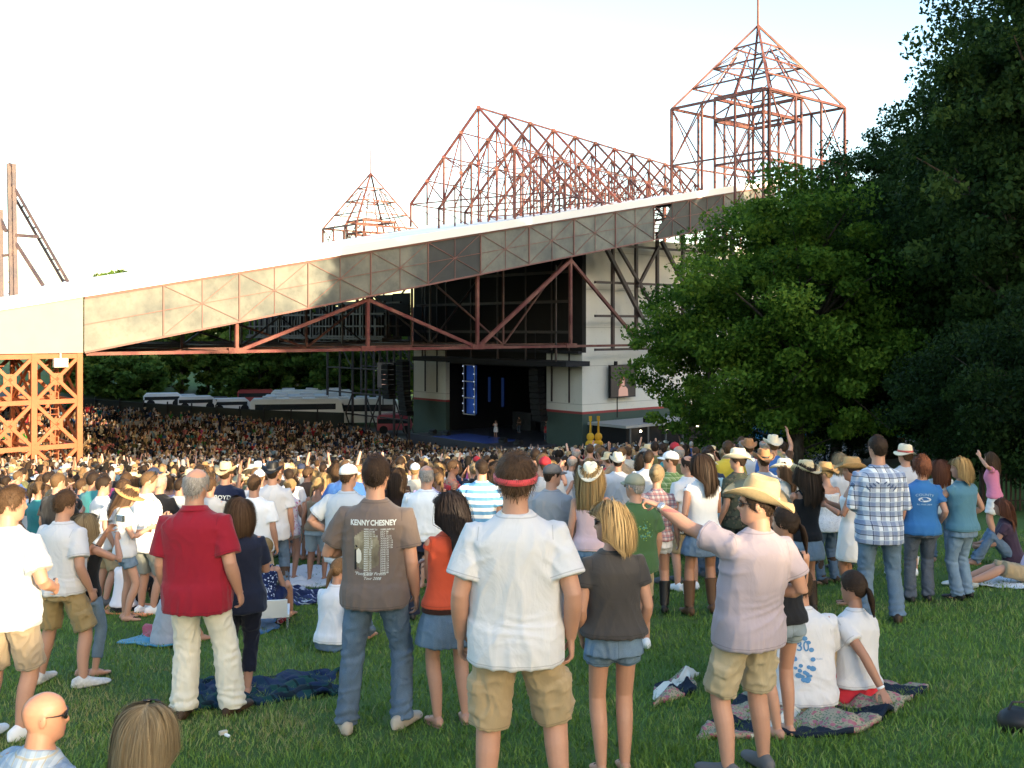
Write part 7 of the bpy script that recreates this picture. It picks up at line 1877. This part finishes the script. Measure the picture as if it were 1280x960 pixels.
def crowd_mass():
    r = np.random.default_rng(12); base = []
    def mk(pose, fem, hat, lng):
        parts = []
        def add(b, k): V, F = b.arr(); parts.append((V, F, k))
        sh = .16 if fem else .19
        b = MB()
        for s in (-1, 1): b.tube([(s * .09, 0, .02), (s * .10, .01, .45), (s * .085, 0, .95)], [.05, .06, .09], 5)
        add(b, 2)
        b = MB(); t = np.linspace(0, 2 * PI, 7, endpoint=False)
        b.rings(np.array([np.stack([a * np.cos(t), d * np.sin(t), 0 * t + z], 1) for z, a, d in ((.84, .17, .125), (1.05, .15, .11), (1.28, sh, .12), (1.43, sh * .9, .10), (1.5, .07, .07))])); add(b, 1)
        b = MB(); b.ell((0, .01, 1.63), (.078, .098, .118), None, 7); b.tube([(0, 0, 1.46), (0, 0, 1.58)], .055, 5)
        arms = {'down': [((sh, 0, 1.42), (sh + .07, -.02, 1.15), (sh + .06, .05, .9))] * 2, 'up': [((sh, 0, 1.42), (sh + .07, -.02, 1.15), (sh + .06, .05, .9)), ((sh, 0, 1.42), (sh + .14, .08, 1.62), (sh + .08, .14, 1.92))],
                'both': [((sh, 0, 1.42), (sh + .14, .08, 1.62), (sh + .08, .14, 1.92))] * 2, 'fold': [((sh, 0, 1.42), (sh + .08, .03, 1.16), (.0, .22, 1.18))] * 2}[pose]
        sl = MB()
        for s, (a, e, w_) in zip((-1, 1), arms):
            m = np.array([s, 1, 1]); a, e, w_ = np.array(a) * m, np.array(e) * m, np.array(w_) * m
            b.tube([a + (e - a) * .5, e, w_], [.045, .042, .03], 5); sl.tube([a - (e - a) * .1, a + (e - a) * .55], [.075, .065], 5)
        add(b, 0); add(sl, 1)
        b = MB()
        if hat:
            t = np.linspace(0, 2 * PI, 9, endpoint=False); b.rings(np.array([np.stack([a * np.cos(t), a * 1.15 * np.sin(t), z + 0 * t + (.05 * np.abs(np.cos(t)) if a > .12 else 0)], 1) for z, a in ((1.665, .05), (1.665, .17), (1.675, .172), (1.69, .092), (1.77, .08), (1.785, .03))]))
            add(b, 4); b = MB()
        b.ell((0, -.022, 1.655), (.085, .095, .108), None, 7)
        if lng: b.tube([(0, -.07, 1.62), (0, -.11, 1.45), (0, -.12, 1.32)], [.08, .07, .03], 6)
        add(b, 3)
        Vs, Fq, K, o = [], [], [], 0
        for V, F, k in parts:
            Vs.append(V); K += [k] * len(V)
            for f in F: Fq.append([i + o for i in f] + ([f[-1] + o] if len(f) == 3 else []))
            o += len(V)
        return np.vstack(Vs), np.array(Fq), np.array(K)
    base = [mk(p, f, h, l) for p, f, h, l in (('down', 0, 0, 0), ('down', 1, 0, 1), ('fold', 0, 0, 0), ('down', 0, 1, 0), ('fold', 1, 0, 1), ('up', 1, 0, 1), ('both', 0, 0, 0), ('down', 1, 1, 1))]
    shade_tops = np.array([t[1] for t in TOPS]) * .55; tw = np.array([{'white': 3, 'charcoal': 7, 'black': 10, 'brown': 8, 'navy': 8, 'bright green': 1, 'yellow': .4, 'hot pink': .4}.get(t[0], t[2] * .8) for t in TOPS], float); tw /= tw.sum()  # clothes darkened to stand for the shade over the seats
    hairs = np.array([(.012, .009, .007), (.03, .018, .011), (.06, .034, .018), (.16, .095, .045), (.30, .20, .10), (.3, .28, .26)]); hats = np.array([(.58, .46, .27), (.66, .58, .42), (.35, .2, .09), (.7, .7, .7), (.03, .03, .03)])
    skins = np.array([(.52, .29, .20), (.44, .225, .145), (.58, .36, .27), (.25, .13, .08)])
    pants = np.array([(.08, .13, .2), (.03, .04, .07), (.36, .27, .16), (.05, .05, .055), (.5, .46, .38)])
    VV, FF, CC = [], [], []; o = 0; n = 0; grid = {}
    tr = 0
    while n < 5600 and tr < 160000:
        tr += 1
        y = dmax - 1.0 + (119 - dmax) * r.random() ** .9; x = ux(-110 + 1010 * r.random()) * y
        a_ = (x - SC[0]) * DV[0] + (y - SC[1]) * DV[1]; t_ = (x - SC[0]) * NV[0] + (y - SC[1]) * NV[1]
        if a_ > -7. and t_ > -7: continue
        if t_ <= -7 and (a_ > -2 or x / y > .175): continue
        if x / y > .12 and y > 40 and r.random() < .45: continue
        if y < 35 and x / y > .17: continue
        if y > 107.0 + .35 * (x + 47) * .6: continue
        tw_ = np.array([x, y]) - p_t[:2]; ad, an = -(tw_ @ DV[:2]), tw_ @ NV[:2]
        if -.5 < ad < 10.5 and -.7 < an < 4.9: continue
        g = (int(x / .60), int(y / .60))
        if g in grid: continue
        if y > 52 and int((y * .65 + x * .76) / .95) % 9 == 0: continue
        grid[g] = 1
        V, F, K = base[r.choice(8, p=[.30, .28, .16, .045, .155, .02, .01, .03])]
        k = r.normal(.97, .045); az = r.normal(0, .45); c, s = math.cos(az), math.sin(az)
        P = V * k; P = np.stack([P[:, 0] * c - P[:, 1] * s + x, P[:, 0] * s + P[:, 1] * c + y, P[:, 2] + float(gz(x, y))], 1)
        pal = np.stack([skins[r.integers(4)], shade_tops[r.choice(len(shade_tops), p=tw)], pants[r.integers(5)], hairs[r.integers(6)], hats[r.integers(5)]])
        VV.append(P); FF.append(F + o); CC.append(pal[K]); o += len(V); n += 1
    me = mesh_np('crowd', np.vstack(VV), np.vstack(FF)); smooth_mesh(me)
    col = np.concatenate([np.vstack(CC), np.ones((o, 1))], 1).astype(np.float32)
    at_ = me.attributes.new('paint', 'FLOAT_COLOR', 'POINT'); at_.data.foreach_set('color', col.ravel())
    m = NT('crowd_paint'); a = m.n('ShaderNodeAttribute'); a.attribute_name = 'paint'; m.color(a.outputs['Color'])
    ob = obj('crowd', me, m.fin(.85, .15)); ob['kind'] = 'stuff'; ob['category'] = 'crowd'; ob['label'] = 'dense far crowd of standing concertgoers filling the seating down to the stage'
    print('mass', n, o)
crowd_mass()

# ================================================================== the band and the gear on the stage
def performer():
    p = SP(-.6, 11.8, -11.02); f = Fig(H=1.72, fem=True, L='drink', R=((.10, .22, .02), (.6, -.2, -1), .8, (-.6, .4, .8)), hand='lump'); r = thing('person', 'singer in a pale dress alone near the front of the stage', 'person', tuple(p), math.radians(140), None)
    obj('body', f.body(.014), None, r); obj('dress', mat_obj(f.shirt(hem=-.4, loose=.6, sleeve=0, strap=.4, flare=.05, voxel=.017, name='dress'), cloth((.7, .68, .66))), None, r); hair_obj(f, 'long', 'brown', r, 3, .3)
    p = p - DV * .5; c = thing('microphone_stand', 'thin black microphone stand before the singer', 'microphone', tuple(p + np.array([-.28, -.3, 0])), 0); b = MB(); b.tube([(0, 0, .03), (0, 0, 1.4)], .015, 6); b.tube([(0, 0, 0), (0, 0, .03)], [.15, .12], 10, (1, 0, 0), False); obj('stand', b, BLK, c); b = MB(); b.tube([(0, 0, 1.4), (.05, .05, 1.5)], [.02, .028], 8); obj('microphone', b, BLK, c)
    for k, (a, t, col, lab) in enumerate(((3, 8.2, 'charcoal', 'musician in a charcoal top deep on the stage, right of the singer'), (4, 13.5, 'brown', 'musician in a brown top deep on the stage, left of the singer'), (1, 6.0, 'red', 'musician in a red top near the stage edge by the pale wall'))):
        fb, b_, s_, t_ = variant('front', False, 'tee'); r = thing('person', lab, 'person', tuple(SP(a, t, -11.03)), math.radians(140)); copy_part('body', b_, skin(0), r); copy_part('top', s_, TMAT[col], r); copy_part('jeans', t_, JEAN_D, r); copy_part('hair', head_gear('short', False), hm('dark'), r)
    for k, (a, t) in enumerate(((-3.5, 5.0), (-3.6, 18.5), (-3.2, 7.6), (-3.4, 16.4))):
        r = thing('stage_monitor', ['black wedge speaker at the stage edge nearest the pale wall', 'black wedge speaker at the far end of the stage edge', 'black wedge speaker mid stage edge towards the pale wall', 'black wedge speaker mid stage edge towards the far pillar'][k], 'speaker', tuple(SP(a, t, -11)), math.atan2(NV[1], NV[0])); b = MB(); b.rings(np.array([[(s * .4, y, z) for y, z in ((-.25, .02), (.25, .02), (.25, .25), (-.05, .5), (-.25, .4))] for s in (-1, 1)])); obj('cabinet', b, BLK, r); b = MB(); b.box((0, .115, .38), (.6, .25, .02)); obj('front_grille', b, plain((.04, .04, .04)), r)
    for k, (a, t, w_, h) in enumerate(((6, 7, 2.4, 1.6), (6.4, 15.5, 3., 1.9), (7, 11.5, 3.2, 1.1))):
        r = thing('amplifier_stack', ['dark amplifier stack on the pale wall side of the stage', 'tall dark amplifier stack on the far side of the stage', 'low wide drum riser box in the middle of the stage'][k], 'amplifier', tuple(SP(a, t, -11))); b = MB(); b.box((0, 0, h / 2), (w_, .7, h), math.atan2(.76, -.65)); obj('cabinet', b, plain((.03, .03, .032)), r)
        b = MB(); M = rot('Z', math.atan2(.76, -.65)); [b.ell(M @ np.array([q, .36, h * .5]), (h * .2, .04, h * .2), M, 12) for q in np.arange(-w_ / 2 + h * .25, w_ / 2, h * .5)]; obj('speaker_cone', b, BLK, r)
performer()

# ================================================================== blankets, mats and small things on the lawn
def blanket(name, label, pts, m, th=.02, ripple=.03, n=22, seed=1, cat='blanket', lift=.02, fold=0.):
    """pts: four photo corners on the lawn, in order"""
    W = [np.array((ux(px) * D, D)) for px, D in ((p[0], ground_at(*p)) for p in pts)]
    c = sum(W) / 4; V = []; n2 = n
    for j in range(n2 + 1):
        for i in range(n + 1):
            u, v = i / n, j / n2; p = (W[0] * (1 - u) + W[1] * u) * (1 - v) + (W[3] * (1 - u) + W[2] * u) * v
            q = p + .05 * np.array([vnoise(np.array([[u * 4, v * 4, seed]]))[0], vnoise(np.array([[u * 4, v * 4, seed + 5.5]]))[0]])
            h = lift + ripple * (abs(vnoise(np.array([[p[0] * 6, p[1] * 6, seed * 1.7]]))[0]) * 1.6 + .5 * vnoise(np.array([[p[0] * 15, p[1] * 9, seed]]))[0])
            V.append((q[0], q[1], float(gz(*q)) + max(.006, h)))
    V = np.array(V); F = [(j * (n + 1) + i, j * (n + 1) + i + 1, (j + 1) * (n + 1) + i + 1, (j + 1) * (n + 1) + i) for j in range(n2) for i in range(n)]
    nv = len(V); rim = [i for i in range(n + 1)] + [j * (n + 1) + n for j in range(1, n2 + 1)] + [n2 * (n + 1) + i for i in range(n - 1, -1, -1)] + [j * (n + 1) for j in range(n2 - 1, 0, -1)]
    V2 = np.vstack([V, V - np.array([0, 0, th])]); F2 = F + [tuple(x + nv for x in f[::-1]) for f in F] + [(a, b_, b_ + nv, a + nv) for a, b_ in zip(rim[1:] + rim[:1], rim)]
    V2 = V2 - np.array([*c, float(gz(*c))]); o = obj(name, mesh_np(name, V2, F2), m, smooth=True); o.location = (*c, float(gz(*c))); tag(o, label, cat, 'blankets on the lawn'); return o
blanket('plaid_blanket', 'crumpled dark green and navy plaid blanket behind the cream trousers', [(205, 893), (430, 868), (424, 842), (236, 852)], plaid((.012, .055, .045), (.012, .016, .07), (.004, .006, .012), 5.5), .03, .042, 34, 3)
blanket('towel', 'turquoise towel under the child in the grey shirt', [(148, 806), (232, 812), (240, 792), (176, 794)], cloth((.05, .24, .36)), .012, .025, 14, 5)
blanket('towel', 'small red and purple towel edge beside the turquoise towel', [(176, 800), (215, 803), (222, 790), (188, 789)], cloth((.40, .07, .10)), .02, .05, 10, 6)
blanket('beach_mat', 'flat orange beach mat under the white top and black trousers', [(126, 767), (188, 772), (196, 757), (140, 752)], cloth((.75, .22, .07)), .012, .012, 10, 7)
blanket('plaid_blanket', 'navy and white checked blanket spread behind the tour T-shirt', [(342, 757), (424, 757), (430, 739), (350, 737)], plaid((.03, .045, .13), (.012, .016, .05), (.50, .54, .62), 6.), .025, .05, 20, 8)
blanket('white_blanket', 'large white blanket under the bare feet of the floral top', [(330, 733), (448, 735), (452, 712), (348, 710)], cloth((.66, .67, .70), .85, .4, .04), .03, .06, 22, 9)
blanket('white_blanket', 'white blanket with blue edge beyond the large white one', [(345, 697), (420, 697), (424, 683), (350, 684)], cloth((.58, .62, .72), .85, .4, .06), .03, .07, 16, 10)
blanket('white_towel', 'white towel lying on the empty grass at the frame edge', [(1222, 734), (1300, 738), (1306, 722), (1240, 721)], cloth((.66, .68, .72), .85, .3, .04), .015, .02, 14, 11)
blanket('picnic_cloth', 'blue cloth under the low white chair', [(318, 796), (352, 788), (346, 772), (310, 776)], cloth((.05, .16, .34)), .012, .02, 10, 12)
blanket('check_cloth', 'small red checked cloth beside the low white chair', [(346, 782), (366, 779), (362, 770), (346, 772)], plaid((.4, .05, .05), (.1, .02, .02), (.6, .5, .5), 16.), .012, .03, 8, 13)
def quilt_mat():
    m = NT('quilt'); v = m.coord(); a = m.n('ShaderNodeTexVoronoi'); a.inputs['Scale'].default_value = 22; m.l(v, a.inputs['Vector']); b_ = m.n('ShaderNodeTexVoronoi'); b_.inputs['Scale'].default_value = 60; m.l(v, b_.inputs['Vector'])
    s = m.n('ShaderNodeSeparateXYZ'); m.l(m.coord((1, 1, 1), (0, 0, .6)), s.inputs[0])
    fl = m.mix(m.math('LESS_THAN', a.outputs['Distance'], .40), m.mix(m.math('LESS_THAN', b_.outputs['Distance'], .4), (.33, .28, .20), (.12, .17, .10)), m.mix(m.noise(v, 30), (.28, .04, .07), (.45, .22, .24)))
    c = m.mix(band(m, s.outputs[1], 1.55, .25, .38), fl, (.012, .02, .035)); c = m.mix(band(m, s.outputs[0], 1.1, .1, .09), c, (.62, .60, .52))
    m.color(c); m.bump(m.noise(v, 14, 3), .5, .02); return m.fin(.85, .15)
blanket('quilt', 'floral quilt with dark bands and pale strips under the seated pair', [(868, 925), (1062, 921), (1163, 862), (960, 842)], quilt_mat(), .035, .05, 34, 15)
blanket('quilt', 'folded corner of a floral quilt with a pale lining near the leafy green T-shirt', [(820, 884), (868, 866), (872, 842), (826, 860)], quilt_mat(), .04, .07, 14, 17)
def on_lawn(px, py): D = ground_at(px, py); x = ux(px) * D; return (x, D, float(gz(x, D)))
def chair():
    p = on_lawn(333, 786); r = thing('lawn_chair', 'low white folding chair under the navy floral dress', 'chair', p, .2); b = MB(); b.box((0, 0, .2), (.52, .48, .03)); obj('seat', b, WHT, r)
    b = MB(); R = [[(x, y, z) for x in (-.26, .26)] for y, z in ()]; b.obox((-.24, -.25, .2), (.48, 0, 0), (0, .03, 0), (0, -.06, .2)); obj('backrest', b, WHT, r)
    for sx in (-.24, .24):
        for sy in (-.2, .2): b = MB(); b.tube([(sx, sy, -.02), (sx, sy * .9, .2)], .013, 8); obj('leg', b, SILVER, r)
chair()
def small(px, py, name, label, cat, fn): r = thing(name, label, cat, on_lawn(px, py)); fn(r)
def f_cig(r):
    b = MB(); b.box((0, 0, .03), (.055, .03, .022), .6); obj('carton', b, plain((.55, .50, .40)), r); b = MB(); b.tube([(.03, -.05, .035), (.06, -.075, .035)], .011, 8); obj('cap', b, WHT, r)
small(279, 921, 'litter', 'small crumpled pale carton lying in the grass before the cream trousers', 'litter', f_cig)
def f_bottle(r):
    b = MB(); b.tube([(0, 0, .0), (0, 0, .14), (0, 0, .18), (0, 0, .21)], [.033, .033, .018, .013], 12); m = NT('clear_plastic'); m.color((.7, .75, .8)); obj('bottle_body', b, m.fin(.12, .5, 0, Transmission_Weight=.5), r); b = MB(); b.tube([(0, 0, .21), (0, 0, .23)], .015, 10); obj('cap', b, WHT, r)
small(1168, 692, 'water_bottle', 'clear water bottle standing on the grass between the jeans', 'bottle', f_bottle)
def f_cup(r):
    b = MB(); t = np.linspace(0, 2 * PI, 16, endpoint=False); b.rings(np.array([np.stack([q * np.cos(t), q * np.sin(t), z + 0 * t], 1) for z, q in ((0, .028), (.11, .042), (.11, .039), (.02, .027))])); obj('cup_wall', b, WHT, r); b = MB(); b.rings(np.array([np.stack([q * np.cos(t), q * np.sin(t), z + 0 * t], 1) for z, q in ((.108, .041), (.109, .045), (.114, .045), (.115, .041))]), cap=False); obj('rim', b, WHT, r)
for px, py, lab in ((606, 792, 'white paper cup on the grass between the white T-shirt and the charcoal top'), (441, 770, 'white paper cup on the grass beside the tour T-shirt jeans'), (857, 742, 'white paper cup on the grass by the brown cowboy boots'), (1145, 706, 'white paper cup on the grass beside the dark jeans')):
    small(px, py, 'paper_cup', lab, 'cup', f_cup)
def f_bag(r):
    b = MB(); b.ell((0, 0, .06), (.13, .10, .08), None, 16); V, F = b.arr(); V = V + .02 * vnoise(V * 9)[:, None]; b2 = MB(); b2.add(V, F); obj('bag_body', b2, BLK, r, True); b = MB(); b.tube([(-.07, 0, .12), (-.04, 0, .17), (.04, 0, .17), (.07, 0, .12)], .008, 8); obj('handle', b, BLK, r)
small(1274, 912, 'bag', 'black soft bag on the grass at the frame edge', 'bag', f_bag)
